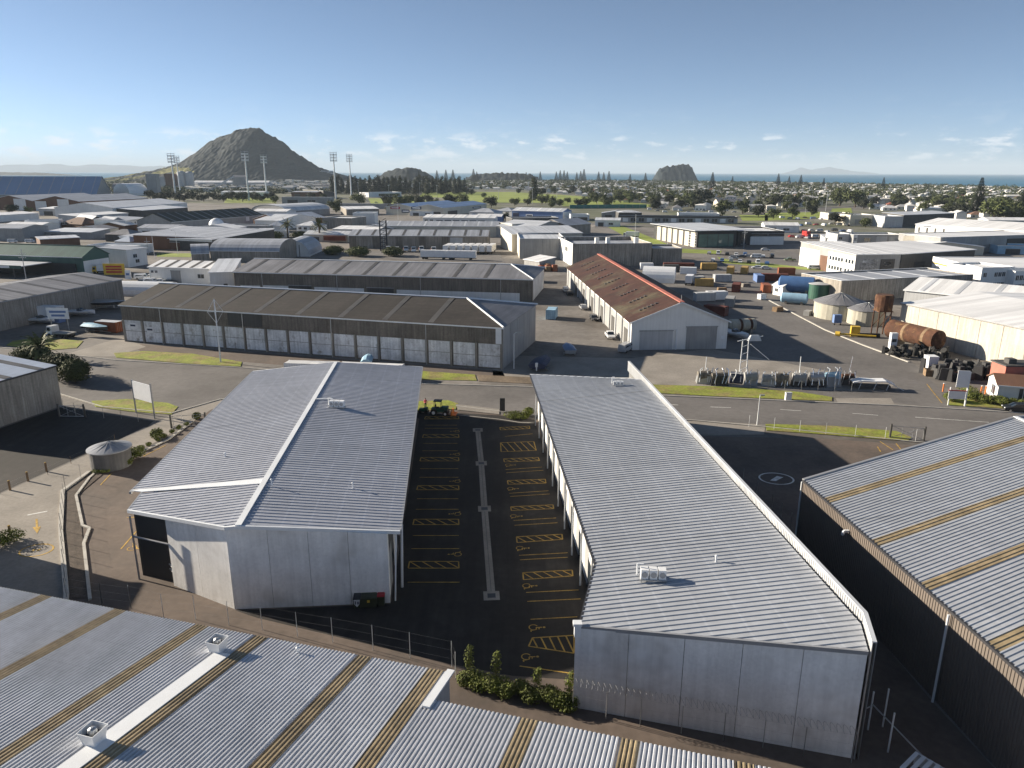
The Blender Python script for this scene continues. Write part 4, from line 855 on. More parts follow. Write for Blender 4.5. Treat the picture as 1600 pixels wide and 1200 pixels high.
bld('white_lowrise', 'long white low building in front of the zigzag shed', (-30, 338), (60, 333), 16, 5, 'mono', 1, 'wall_white', 'roof_white')
bld('white_lowrise', 'pale flat building right of the zigzag shed front', (118, 338), (200, 333), 18, 5, 'mono', 1, 'wall_grey_lt', 'roof_white')
bld('dark_gable_shed', 'dark fronted gabled shed facing the yards', (141, 345), (163, 344), 26, 6.0, 'gy', 3, 'wall_dark', 'roof_pale')
bld('green_grey_shed', 'teal grey shed with roller door beside the dark gabled shed', (173, 346), (196, 345), 22, 6.0, 'gy', 2.4, 'wall_grey', 'roof_slate', feats=[('F', .2, .8, 0, 4.5, 'wall_grey_lt', 'roller_door')])
bld('white_workshop', 'white workshop left of the olive roofed shed', (195, 345), (231, 340), 20, 6.5, 'mono', 1.0, 'wall_white', 'roof_slate', feats=win('F', (8, 14), 3.6, 5, 2))
bld('hip_kiosk', 'low grey hip roofed building left of the wide depot', (164, 366), (203, 367), 13, 4.0, 'hip', 2.6, 'wall_dark', 'roof_grey')
bld('hip_kiosk', 'small blue grey pyramid roofed kiosk near the wide depot', (179, 377), (203, 378), 9, 3.6, 'hip', 2.4, 'wall_dark', 'roof_blue_zinc')
bld('awning_shed', 'long low shed with brown doors behind the green roofed store', (62, 374), (124, 371), 10, 4.6, 'mono', .6, 'wall_brown', 'roof_pale')
# ---- centre
bld('curved_hall', 'pale curved roof hall below the stadium lights', (447, 330), (515, 326), 42, 5.0, 'vx', 5.0, 'wall_grey', 'roof_pale', over=.3)
bld('white_gable_hall', 'white gabled hall with three grey doors left of centre', (398, 344), (437, 345), 44, 6.0, 'gx', 3.0, 'wall_white', 'roof_pale', feats=[('F', .05, .25, 0, 3.4, 'wall_grey', 'roller_door'), ('F', .32, .55, 0, 3.4, 'wall_grey', 'roller_door'), ('F', .62, .92, 0, 3.4, 'wall_grey', 'roller_door')])
bld('brown_gable_shed', 'brown ended gabled shed with pale roof left of centre', (437, 344), (507, 339), 26, 5.6, 'gx', 3.4, 'wall_brown', 'roof_pale')
bld('flat_block', 'brown walled flat block with white fascia below the stadium', (503, 340), (549, 341), 22, 7.0, 'flat', 0, 'concrete_old', 'roof_white')
bld('white_box', 'plain white boxy building right of the white fascia block', (551, 333), (585, 333), 20, 8.5, 'flat', 0, 'wall_white', 'roof_white')
bld('low_grandstand', 'long low grey stand along the stadium edge', (516, 318), (700, 320), 10, 5, 'flat', 0, 'wall_grey', 'roof_grey')
bld('brown_shed', 'white roofed shed with brown weathered front below the stadium', (541, 327), (592, 326), 20, 5.4, 'mono', 1.5, 'concrete_old', 'roof_white')
bld('white_house', 'white two storey house between the palms', (463, 352), (492, 353), 12, 6.0, 'hip', 2.4, 'wall_white', 'roof_pale', feats=win('F', (1.5, 5.5, 10), 3.6, 5.0, 2.2) + win('F', (1.5, 5.5, 10), .8, 2.3, 2.2))
bld('grey_hip_house', 'grey hip roofed house left of the palms', (419, 353), (443, 353), 12, 4.0, 'hip', 3.0, 'wall_white', 'roof_pale')
bld('white_garage', 'plain white garage beside the palm hedge', (424, 361), (446, 361), 8, 4.0, 'flat', 0, 'wall_white', 'roof_slate')
bld('brown_shed', 'small brown shed left of the palm hedge', (400, 360), (423, 360), 8, 4.2, 'mono', .5, 'wall_brown', 'roof_pale')
bg = bld('blue_roof_store', 'double gabled blue roofed store with dark sign boards', (603, 323), (692, 325), (724, 318), 7.2, 'multi', 2.8, 'wall_cream', 'roof_blue', n=2,
         feats=[('F', .08, .25, 5.4, 7.4, 'red_lid', 'sign_board'), ('F', .45, .63, 5.4, 8.0, 'navy', 'sign_board'), ('F', .28, .42, 2.2, 5.0, 'navy', 'sign_board'), ('F', .72, .96, 0, 3.6, 'wall_dark', 'open_door'), ('R', .1, .3, 0, 4, 'wall_dark', 'open_door'), ('R', .65, .85, 4.2, 5.6, 'navy', 'sign_board')])
bld('panel_shed', 'weathered concrete panel shed with skylights behind the parked trailers', (545, 368), (762, 369), 22, 6.4, 'gx', 2.2, 'concrete_old', 'roof_slate', 9, feats=[('F', .73, .82, 0, 5.6, 'wall_grey_lt', 'replacement_panel')] + [('F', k / 18 + .003, (k + 1) / 18 - .003, 0, 6.0, 'concrete_old' if k % 3 else 'clad_weathered', 'concrete_panel') for k in range(13)])
bld('cream_shed', 'cream shed with long skylit roof behind the concrete panel shed', (590, 353), (778, 354), 24, 6.2, 'gx', 2.2, 'wall_cream', 'roof_slate', 9, skym='roof_pale')
bld('white_workshop', 'white workshop with six dark roller doors', (661, 340), (773, 341), 16, 5.6, 'mono', 1.4, 'wall_white', 'roof_white', 6, skym='roof_pale', feats=win('F', (1.2, 5.2), 2.9, 4.3, 2.2) + [('F', .185 + k * .117, .275 + k * .117, 0, 3.8, 'navy', 'roller_door') for k in range(6)])
bld('cream_block', 'tall cream block right of the skylit cream shed', (775, 347), (800, 350), 32, 8.0, 'flat', 0, 'wall_cream', 'roof_pale')
bld('hip_workshop', 'grey blue hip roofed workshop left of the blue walled store', (733, 331), (772, 332), 18, 4.6, 'hip', 3, 'wall_grey_lt', 'roof_slate', feats=[('F', .1, .25, 0, 3, 'wall_blue', 'door'), ('F', .7, .85, 0, 3, 'wall_blue', 'door')])
bld('hip_workshop', 'second grey blue hip roof touching the blue walled store', (771, 329), (800, 330), 18, 4.6, 'hip', 2.6, 'wall_grey_lt', 'roof_slate')
bld('blue_store', 'blue walled store with pale skylit roof at picture centre', (800, 329), (879, 331), 22, 6.4, 'gx', 2.2, 'wall_blue', 'roof_pale', 5, skym='roof_white', feats=[('F', .28, .42, 1.4, 3.8, 'plastic_white', 'sign_board'), ('F', .02, .14, 0, 4.4, 'navy', 'roller_door'), ('R', .05, .95, 0, 6, 'wall_white', 'white_wall_panel')])
bld('flat_shop', 'low dark fronted shop with flat pale roof below the blue store', (800, 341), (873, 340), 18, 4.8, 'flat', 0, 'wall_dark', 'roof_pale', feats=[('F', .48, .58, 0, 3, 'wall_white', 'door'), ('F', .28, .44, 0, 3.2, 'wall_brown', 'roller_door')])
bld('pale_gable', 'pale zinc gabled roof in front of the low dark shop', (833, 356), (884, 350), 26, 6.5, 'gy', 2.8, 'wall_grey', 'roof_pale')
bld('grey_gable', 'brown grey gabled shed right of the pale zinc gable', (884, 352), (923, 349), 22, 6.5, 'gx', 3.0, 'concrete_old', 'roof_slate')
bld('small_white_shop', 'small white shopfront right of the blue walled store', (892, 335), (921, 335), 14, 5, 'flat', 0, 'wall_white', 'roof_pale', feats=[('F', .1, .9, .4, 2.8, 'glass', 'window')])
bld('concrete_block', 'pale ended concrete block with zinc roof left of the rusty shed', (812, 373), (884, 373), 34, 9.0, 'flat', 0, 'wall_grey', 'roof_pale', feats=[('L', .0, 1.0, 0, 8.9, 'wall_cream', 'white_wall_panel')], panels=6)
bld('zinc_roof_store', 'store with plain zinc roof behind the pale ended concrete block', (800, 366), (910, 364), 24, 8.5, 'mono', 2.0, 'wall_cream', 'roof_pale')
cb = bld('concrete_block', 'big concrete block with white left wall and roof stacks behind the rusty shed', (895, 381), (1019, 380), 34, 9.4, 'flat', 0, 'concrete_old', 'roof_slate', par=1.6, feats=[('L', 0, 1, 0, 9.3, 'wall_white', 'white_wall_panel'), ('L', .3, .5, 5, 7, 'glass', 'window')], panels=9)
for u, y_ in ((10, 2), (15, 3), (27, 2)): mb = MB(); mb.box(u, u + 1.6, y_, y_ + 1.6, 7.8, 11.6); mb.build('roof_stack', 'wall_white', cb)
bld('concrete_block', 'lower concrete block right of the big one', (1020, 388), (1066, 388), 18, 6.8, 'flat', 0, 'concrete_old', 'roof_slate', panels=4)
bld('dark_fascia_row', 'long low row of offices with dark fascia behind the glass showroom', (966, 337), (1153, 339), 12, 5.2, 'flat', 0, 'wall_grey', 'roof_dark', trim='dark_metal', feats=[('F', .0, 1.0, 4.0, 5.1, 'wall_dark', 'fascia')] + [('F', .04 + k * .068, .085 + k * .068, .8, 3.6, 'glass' if k % 3 else 'wall_white', 'window') for k in range(14)])
bld('grey_roof_office', 'grey roofed office at the left end of the dark fascia row', (967, 332), (1003, 332), 14, 6, 'hip', 1.6, 'wall_dark', 'roof_pale')
sh = bld('glass_showroom', 'modern showroom with green glass front and oversailing pale roof', (1090, 361), (1152, 360), 56, 8.6, 'flat', 0, 'wall_charcoal', 'roof_pale', par=.15, over=1.5, trim='roof_pale',
         feats=[('F', .04, .92, .3, 6.8, 'glass_green', 'showroom_glass')] + [('L', .04 + k * .13, .13 + k * .13, 0, 7.6, 'wall_cream', 'cream_pier') for k in range(7)])
for k in range(1, 5): mb = MB(); mb.box(k * 6.0, k * 6.0 + .18, -.16, -.08, .3, 6.8); mb.build('mullion', 'wall_dark', sh)
for k in range(5): mb = MB(); mb.box(-.3, -.08, .6, 9.5, .6 + k * 1.4, .75 + k * 1.4); mb.build('louvre', 'white_metal', sh)
mb = MB(); mb.box(-2.2, 32, -1.6, 57, 8.65, 8.95); mb.build('oversailing_roof', 'roof_pale', sh)
bld('showroom_wing', 'white lower wing of the showroom with dark band of windows', (1153, 361), (1226, 361), 34, 7.6, 'flat', 0, 'wall_charcoal', 'roof_white', feats=[('F', .28, 1.0, .2, 4.6, 'wall_white', 'white_wall_panel'), ('F', .3, 1.0, 4.8, 6.2, 'glass', 'window'), ('F', .08, .2, .6, 6.0, 'glass', 'window')])
bld('community_hall', 'cream hall with long grey roof beyond the trees', (1122, 316), (1183, 316), 15, 7.0, 'gx', 3.4, 'wall_cream', 'roof_grey')
bld('sports_pavilion', 'white flat roofed sports pavilion by the playing field', (576, 301), (627, 300), 26, 7, 'flat', 0, 'wall_white', 'roof_white', feats=[('F', .3, .95, 1, 5, 'glass', 'window')])
bld('grandstand', 'small white roofed grandstand left of the playing field', (473, 296), (505, 298), 20, 11, 'mono', -3, 'wall_dark', 'roof_white')
# ---- right side
bld('poster_store', 'grey store with two large dark posters and white windowed left face', (1338, 398), (1408, 397), 40, 8.6, 'mono', 1.2, 'wall_grey', 'roof_white', 3, skym='roof_pale', feats=[('L', .0, .46, 0, 8.0, 'wall_white', 'white_wall_panel'), ('L', .62, 1.0, 0, 7.6, 'wall_white', 'white_wall_panel'), ('L', .47, .60, 0, 6.0, 'wall_brown', 'roller_door')] + [('L', u_, u_ + 1.3, z_, z_ + 1.4, 'glass', 'upper_window' if z_ > 3 else 'lower_window') for u_ in (1.0, 3.0, 5.0, 8, 10, 12, 14, 16) for z_ in (1.4, 5.0)] + [('F', .12, .50, 2.6, 6.8, 'poster', 'poster'), ('F', .56, .88, 2.8, 6.8, 'wall_dark', 'poster'), ('F', .16, .46, 5.6, 6.4, 'plastic_white', 'poster_lettering'), ('F', .64, .8, 4.6, 5.8, 'plastic_white', 'poster_lettering')])
bld('poster_store', 'dark walled extension right of the two posters', (1409, 397), (1524, 390), 30, 8.4, 'mono', 1.0, 'wall_dark', 'roof_white', feats=[('F', .18, .32, 0, 5, 'wall_charcoal', 'open_door')])
bld('panel_office', 'grey and white panelled office with square windows', (1334, 367), (1412, 367), 16, 7.0, 'flat', 0, 'wall_grey', 'roof_white', feats=[('F', .0, .08, 0, 6.9, 'wall_white', 'white_wall_panel'), ('F', .02, .07, 4, 5.5, 'glass', 'window'), ('F', .22, .34, 3.6, 5.6, 'glass', 'window'), ('F', .46, .68, 2.6, 6.2, 'wall_grey_lt', 'roller_door'), ('F', .72, .95, 2.6, 6.2, 'wall_grey_lt', 'roller_door')])
bld('panel_office', 'narrow white end block of the panelled office', (1309, 366), (1333, 366), 14, 7.0, 'flat', 0, 'wall_grey_lt', 'roof_white', feats=win('F', (1, 9), 4.2, 5.6, 1.6))
bld('white_curved_store', 'large white roofed store with four dark slots at the upper right', (1431, 350), (1620, 362), 46, 7.8, 'gx', 3.0, 'wall_white', 'roof_white', 0, feats=[('F', .03 + k * .075, .045 + k * .075, 3.2, 6, 'wall_dark', 'slot_window') for k in range(4)] + [('F', .06, .16, 6.2, 7.4, 'plastic_white', 'sign_board')])
bld('cream_store', 'cream block with roller door near the car yards', (1329, 336), (1369, 336), 22, 8.0, 'flat', 0, 'wall_cream', 'roof_pale', feats=[('F', .2, .42, 1, 4.6, 'wall_grey', 'roller_door'), ('R', .02, .9, 0, 7.8, 'wall_brown', 'brown_wall_panel')])
bld('grey_store', 'pale grey block right of the cream one', (1383, 338), (1412, 338), 22, 8.0, 'flat', 0, 'wall_grey_lt', 'roof_pale')
bld('dark_long_wall', 'long dark walled store behind the pale grey block', (1412, 336), (1492, 333), 18, 8, 'mono', 1, 'wall_dark', 'roof_pale')
bld('beige_lowrise', 'low beige building at the edge of the houses', (1295, 333), (1330, 333), 16, 5.5, 'flat', 0, 'wall_cream', 'roof_grey')
bld('long_concrete_store', 'long concrete store with flat white roof on the right', (1470, 371), (1640, 366), 26, 8.0, 'flat', 0, 'wall_grey', 'roof_white', par=.2, feats=[('F', .60, .85, 0, 6.4, 'wall_charcoal', 'open_door')], panels=8)
bld('long_concrete_store', 'cream walled store between the panelled office and the long concrete one', (1412, 368), (1469, 371), 30, 7.4, 'flat', 0, 'wall_cream', 'roof_white', par=.2)
bld('white_big_store', 'bright white walled store with pale roof at the right', (1458, 401), (1531, 418), 46, 7.6, 'flat', 0, 'wall_white', 'roof_white', par=.15, feats=[('F', .0, .86, 5.2, 5.7, 'paint_yellow', 'lime_band')])
bld('white_window_office', 'white office with grids of dark windows at the right edge', (1535, 419), (1586, 417), 14, 8.0, 'flat', 0, 'wall_white', 'roof_white', feats=win('F', (1, 5.6, 7.2, 8.8), 5, 6.4, 1.2) + win('F', (1, 5.6, 7.2, 8.8), 1.4, 3, 1.2))
bld('white_window_office', 'second white office with window grid cut by the right edge', (1587, 424), (1640, 422), 14, 7.0, 'flat', 0, 'wall_white', 'roof_white', feats=win('F', (.6, 2.2, 3.8, 6.5, 8.1), 4, 5.6, 1.2) + win('F', (.6, 2.2, 3.8, 6.5, 8.1), 1, 2.6, 1.2))
bld('concrete_flat_store', 'weathered concrete store with slate flat roof behind the tanks', (1315, 439), (1521, 429), 18.5, 6.4, 'flat', 0, 'concrete_old', 'roof_slate', 5, skym='roof_pale', par=.35, panels=10)
bld('pale_ribbed_shed', 'pale ribbed shed with white roof right of the tanks', (1414, 453), (1640, 476), 26, 7.2, 'gx', 2.2, 'wall_grey_lt', 'roof_white', 4, skym='roof_pale')
bw_ = bld('white_tilt_store', 'tall off white panel wall with rust stained joints at the right edge', (1410, 474), (1650, 524), 46, 8.2, 'gx', 1.6, 'concrete_pale', 'roof_white', 0, panels=7, trim='wall_grey')

# ---- infill among the yards
bld('neighbour_warehouse', 'grey warehouse just outside the left edge beside the driveway', Vector((-92, 43, 0)), Vector((-62, 40.5, 0)), 31, 8.2, 'gx', 1.5, 'wall_grey', 'roof_slate')
FILL = [(5, 352, 26, 12, 5, 'roof_white', 'wall_white', 'white roofed shed above the green roofed store'), (70, 362, 30, 12, 4, 'roof_pale', 'wall_grey', 'pale low shed behind the long brown doored one'), (110, 358, 22, 10, 4, 'roof_grey', 'wall_cream', 'small grey roofed workshop among the left yards'), (135, 383, 26, 9, 4, 'roof_pale', 'wall_white', 'low white lean to behind the green store ridge'), (215, 356, 24, 12, 5, 'roof_slate', 'wall_white', 'white shed right of the hip roofed kiosks'), (255, 360, 28, 12, 5, 'roof_pale', 'wall_grey_lt', 'pale roofed block behind the wide depot left half'), (300, 356, 28, 10, 5, 'roof_white', 'wall_white', 'white parapet block beside the olive roofed shed'), (350, 352, 30, 10, 4.5, 'roof_pale', 'wall_grey', 'low pale roof before the olive roofed shed'), (395, 330, 30, 14, 6, 'roof_white', 'wall_white', 'white block at the right end of the olive shed'), (60, 326, 40, 14, 6, 'roof_white', 'wall_grey_lt', 'long white roof in front of the zigzag shed'), (150, 352, 20, 10, 4, 'roof_white', 'wall_brown', 'brown fronted lean to between the dark gables'), (355, 382, 22, 8, 4, 'roof_pale', 'wall_white', 'white lean to behind the barrel roofed store'), (475, 366, 26, 9, 4, 'roof_pale', 'wall_cream', 'cream garage between the palms and hedge'), (520, 358, 28, 11, 5, 'roof_white', 'wall_grey_lt', 'pale workshop left of the skylit cream shed'), (560, 356, 22, 10, 5, 'roof_slate', 'wall_grey', 'grey shed under the white boxy building'), (640, 330, 26, 10, 4, 'roof_pale', 'wall_white', 'low white shop below the dark sign board'), (745, 338, 20, 9, 4, 'roof_white', 'wall_blue', 'small blue fronted unit right of the six roller doors'), (930, 344, 18, 9, 4.5, 'roof_pale', 'wall_white', 'small white unit at the street corner'), (940, 333, 26, 10, 4, 'roof_slate', 'wall_grey', 'slate roofed unit left of the dark fascia row'), (1060, 333, 34, 12, 5, 'roof_white', 'wall_white', 'white roofed unit behind the dark fascia row'), (1195, 352, 22, 10, 4.5, 'roof_white', 'wall_white', 'white gabled garage right of the showroom wing'), (1290, 372, 20, 8, 4, 'roof_pale', 'wall_grey_lt', 'low pale unit left of the panelled office'), (1420, 384, 34, 10, 4, 'roof_white', 'wall_cream', 'cream lean to behind the poster store'), (1560, 384, 30, 10, 4, 'roof_slate', 'blue_pale', 'pale blue unit before the long concrete store'), (1545, 344, 40, 14, 5, 'roof_white', 'wall_grey_lt', 'pale roof behind the large white store'), (1440, 326, 36, 14, 5, 'roof_white', 'wall_white', 'white roof among the houses above the dark walled store'), (1575, 334, 40, 14, 5, 'roof_pale', 'wall_cream', 'cream block under the right hand pines'), (440, 308, 60, 14, 8, 'roof_white', 'wall_grey', 'long pale building beyond the stadium field'), (345, 300, 70, 16, 8, 'roof_pale', 'wall_white', 'long white building behind the stadium lights'), (455, 300, 40, 14, 9, 'roof_slate', 'wall_brown', 'brown block left of the small grandstand')]
for i, (x, y, w_, d_, h_, rm_, wm_, l_) in enumerate(FILL):
    a_ = G(x, y, h_); u_ = Vector((math.cos(R(-9)), math.sin(R(-9)), 0)); k_ = (('gx', 1.6), ('mono', 1.0), ('gy', 2.0), ('flat', 0))[i % 4]
    bld('small_unit', l_, Vector((a_.x, a_.y, 0)), Vector((a_.x, a_.y, 0)) + u_ * w_, d_ + 4, h_, k_[0], k_[1], wm_, rm_, 0, feats=[('F', .12, .34, 0, h_ * .62, 'wall_dark', 'roller_door'), ('F', .55, .72, h_ * .3, h_ * .6, 'glass', 'window')])
# ================================================================ TOWERS, SILOS, TANKS
def flood_tower(px, top, label, lean=0.0):
    b = G(*px); h = H + math.hypot(b.x, b.y) * (ray(*top).z / math.hypot(ray(*top).x, ray(*top).y))
    t = thing('stadium_light', label, 'floodlight', b, -math.atan2(b.x - lean, b.y) * .6)
    mb = MB(); mb.tube((0, 0, 0), (0, 0, h - 4), 1.25, .75, n=10); mb.build('mast', 'white_metal', t)
    mb = MB(); hw = 4.6
    for z in (h - 13, h - 9, h - 5, h - 1): mb.box(-hw, hw, -.6, -.2, z - .25, z + .25)
    for x in (-hw, 0, hw): mb.box(x - .2, x + .2, -.6, -.2, h - 13.5, h); 
    mb.build('lamp_frame', 'galv', t)
    for i in range(6):
        for z in (h - 11.6, h - 7.6, h - 3.6):
            mb = MB(); x = -hw + .8 + i * 1.5; mb.obox((x, -.9), 1.1, .7, z - .8, z + .8); mb.build('lamp', 'plastic_white', t)
    return t
for p, q, l in (((389, 313), (386, 236), 'stadium light tower nearest the grass field, third from left'), ((417, 308), (413, 241), 'stadium light tower just right of the one by the grass field'), ((525, 311), (521, 237), 'tall leaning headed stadium light tower left of the pine belt'), ((549, 305), (544, 240), 'stadium light tower in front of the pine belt, rightmost of all'), ((275, 311), (270, 239), 'leftmost stadium light tower beside the silos'), ((282, 302), (279, 243), 'stadium light tower just behind the leftmost one')): flood_tower(p, q, l)
def silo(px, r, h, label, mat='wall_grey_lt', cone=3):
    b = G(*px); t = thing('silo', label, 'silo', b); mb = MB(); mb.lathe([(r, 0), (r, h)], n=18); mb.build('silo_body', mat, t, smooth=False); mb = MB(); mb.lathe([(r + .3, h), (r * .3, h + cone)], n=18); mb.build('silo_cap', mat, t); return t
silo((286, 296), 9, 36, 'pale tall silo left of its pair'); silo((298, 296), 9, 35, 'pale tall silo right of its pair')
def tower_block(name, label, A, B, D, h, wall, roofm='roof_slate', **k): return bld(name, label, A, B, D, h, 'flat', 0, wall, roofm, ref='base', **k)
tower_block('cement_tower', 'grey cement works tower with dark rounded top', (231, 305), (247, 305), 16, 34, 'wall_grey')
tower_block('brown_plant', 'brown industrial plant block behind the stadium lights', (259, 296), (275, 296), 20, 33, 'wall_brown'); tower_block('plant_hall', 'pale plant hall between the cement tower and the brown block', (246, 296), (260, 296), 18, 26, 'wall_grey_lt')
bld('dome_store', 'white curved dome store at the foot of the cement tower', (203, 306), (232, 305), 34, 4, 'vx', 15, 'wall_white', 'plastic_white', ref='base'); bld('dark_dome', 'dark rounded store left of the white dome', (176, 302), (194, 302), 24, 6, 'vx', 11, 'wall_grey', 'roof_grey', ref='base')
bld('wharf_shed', 'long white wharf shed at the foot of the mountain', (303, 293), (420, 293), 40, 12, 'gx', 4, 'wall_grey_lt', 'roof_white', ref='base')
bld('hopper_house', 'grey conveyor head house on legs near the mountain', (365, 295), (384, 295), 20, 26, 'gx', 4, 'wall_grey', 'roof_grey', ref='base')
a, b = G(332, 300), G(367, 296); t = thing('conveyor', 'inclined conveyor gallery rising to the grey head house', 'conveyor', a)
v = b - a; mb = MB(); mb.hexa([(0, -2, 4), (v.x, v.y - 2, 26), (v.x, v.y + 2, 26), (0, 2, 4)], [(0, -2, 7), (v.x, v.y - 2, 29), (v.x, v.y + 2, 29), (0, 2, 7)]); mb.build('gallery', 'wall_grey_lt', t)
mb = MB(); [mb.tube((v.x * f, v.y * f, 0), (v.x * f, v.y * f, 4 + 22 * f), .8, n=6) for f in (.3, .6, .9)]; mb.build('trestle', 'grey_metal', t)
for i, (x0, x1, y0, hh, l) in enumerate(((478, 487, 281, 36, 'leftmost pale apartment tower below the mountain'), (489, 502, 281, 40, 'tall white apartment tower below the mountain'), (503, 513, 281, 44, 'grey white apartment tower, third below the mountain'), (514, 522, 281, 42, 'rightmost apartment tower by the light mast'))):
    t = bld('apartment_tower', l, (x0, y0 + 2), (x1, y0 + 2), 24, hh, 'flat', 0, 'wall_white' if i % 2 else 'wall_grey_lt', 'roof_slate', ref='base', feats=[('F', .08, .92, 4 + k * 6, 6.6 + k * 6, 'glass', 'balcony_band') for k in range(int(hh / 6.2))])
# round tanks by the work yard
def round_tank(px, r, h, cone, label, mat='tank_beige', roofm='roof_grey', name='round_tank', ribs=True):
    b = G(*px); t = thing(name, label, 'tank', b)
    mb = MB(); mb.lathe([(r, 0), (r, h)], n=28); mb.build('tank_wall', mat, t)
    mb = MB(); mb.lathe([(r + .25, h - .05), (r + .25, h + .08), (.3, h + cone)], n=28); mb.build('tank_roof', roofm, t)
    if ribs:
        mb = MB()
        for k in range(14):
            a = 2 * math.pi * k / 14; mb.tube((r * math.cos(a), r * math.sin(a), h + .1), (.3 * math.cos(a), .3 * math.sin(a), h + cone + .05), .07, n=4)
        mb.build('roof_rib', 'galv', t)
    return t
round_tank((175, 727), 2.5, 2.5, .8, 'grey water tank with radial ribbed lid beside the planted kerb', 'tank_grey', 'grey_metal')
mb = MB(); p = G(155, 730); mb.obox((p.x, p.y), .9, .6, 0, 2.6, .3); tag(mb.build('meter_cabinet', 'wall_grey_lt'), 'tall grey cabinet left of the water tank', 'cabinet')
round_tank((1310, 495), 6.6, 4.2, 2.4, 'large round tank with ribbed conical roof beside the work yard'); round_tank((1352, 505), 4.6, 3.8, 1.6, 'smaller round tank half hidden behind the rusty tower')
round_tank((1262, 462), 2.2, 4.4, .5, 'dark green upright tank, left of the pair', 'green_tank', 'green_tank', 'upright_tank', False); round_tank((1278, 466), 3.0, 4.6, .5, 'dark green upright tank, right of the pair', 'green_tank', 'wall_grey_lt', 'upright_tank', False)
def lying_tank(px, L, r, rz, label, mat, z=1.0, band=None):
    b = G(*px); t = thing('horizontal_tank', label, 'tank', b, rz); mb = MB()
    n = 20; i0 = len(mb.v)
    prof = [(-L / 2 - r * .28, .25), (-L / 2 - r * .18, .7), (-L / 2, 1), (L / 2, 1), (L / 2 + r * .18, .7), (L / 2 + r * .28, .25)]
    for (x0, k0), (x1, k1) in zip(prof[:-1], prof[1:]): mb.tube((x0, 0, z + r), (x1, 0, z + r), r * k0, r * k1, n, False)
    mb.tube((prof[0][0] - .01, 0, z + r), (prof[0][0], 0, z + r), r * .25, n=n); mb.tube((prof[-1][0], 0, z + r), (prof[-1][0] + .01, 0, z + r), r * .25, n=n); mb.build('tank_shell', mat, t, smooth=True)
    if band: mb = MB(); [mb.tube((x - .35, 0, z + r), (x + .35, 0, z + r), r * 1.012, n=n) for x in (-L * .12, L * .3)]; mb.build('tank_band', band, t)
    for x in (-L * .32, L * .32): mb = MB(); mb.box(x - .3, x + .3, -r * .8, r * .8, 0, z + r * .5); mb.build('saddle', 'concrete_flat', t)
    return t
lying_tank((1425, 545), 13.0, 2.15, R(-72), 'big rust brown tank lying on its side at the yard edge', 'rust', 1.2, 'timber')
lying_tank((1243, 462), 10, 2.6, R(-25), 'blue tank lying on its side beneath the concrete store', 'blue_tank', 1.0)
lying_tank((1240, 475), 7, 1.5, R(-25), 'pale blue tank lying in front of the larger blue one', 'blue_pale', .3)
lying_tank((1158, 520), 6.5, 1.5, R(15), 'cream tank container frame beside the rusty shed', 'tank_beige', .5, 'rust')
t = thing('drum_tower', 'rusty drum raised on a steel frame above the yard', 'tower', G(1374, 524))
mb = MB(); mb.lathe([(2.0, 6.2), (2.1, 9.6), (1.9, 10.0)], n=16); mb.build('drum', 'rust', t); mb = MB(); [mb.tube((x, y, 0), (x, y, 6.3), .16, n=6) for x in (-1.4, 1.4) for y in (-1.4, 1.4)]; [mb.tube((-1.4, y, 2), (1.4, y, 5.6), .09, n=5) for y in (-1.4, 1.4)]; mb.box(-1.7, 1.7, -1.7, 1.7, 6.0, 6.2); mb.build('frame', 'rust', t)
t = thing('roof_dome', 'white translucent dome on the depot roof', 'dome', G(340, 366)); 
mb = MB(); mb.lathe([(4.6, 5.6), (4.3, 7.2), (3.2, 8.8), (1.2, 9.9)], n=16); mb.build('dome_shell', 'plastic_white', t, smooth=True); mb = MB(); mb.lathe([(4.9, 0), (4.9, 5.6)], n=16); mb.build('dome_drum', 'wall_grey_lt', t)

# ================================================================ POLES, SIGNS, FENCES
def lamp_post(px, h, label, arm=1.8, rz=0.0, name='street_lamp', group=None):
    t = thing(name, label, 'street lamp', G(*px), rz, group); mb = MB(); mb.tube((0, 0, 0), (0, 0, h), .11, .06, n=8); mb.build('pole', 'white_metal', t)
    mb = MB(); mb.tube((0, 0, h - .05), (arm * .6, 0, h + .3), .05, n=6); mb.tube((arm * .6, 0, h + .3), (arm, 0, h + .3), .045, n=6); mb.build('arm', 'white_metal', t)
    mb = MB(); mb.box(arm - .1, arm + .6, -.15, .15, h + .22, h + .36); mb.build('lamp_head', 'galv', t); return t
lamp_post((1183, 664), 4.6, 'thin white post on the near footpath right of the new block', .1)
lamp_post((803, 576), 7.2, 'curved arm lamp at the corner of the long store', .9, R(-30))
for p, h, l in (((242, 405), 13, 'white lamp post left of the wide depot'), ((278, 398), 11, 'lamp post in front of the wide depot'), ((1296, 412), 11, 'lamp post left of the car park lawn'), ((1330, 395), 9, 'lamp post before the showroom entrance'), ((1360, 411), 8.5, 'lamp post beside the yellow containers'), ((622, 343), 14, 'lamp post before the blue roofed store'), ((655, 342), 13, 'lamp post right of the blue roofed store sign'), ((1043, 385), 12, 'lamp post at the showroom side'), ((992, 372), 14, 'lamp post behind the big concrete block')): lamp_post(p, h, l, 1.5, R(170))
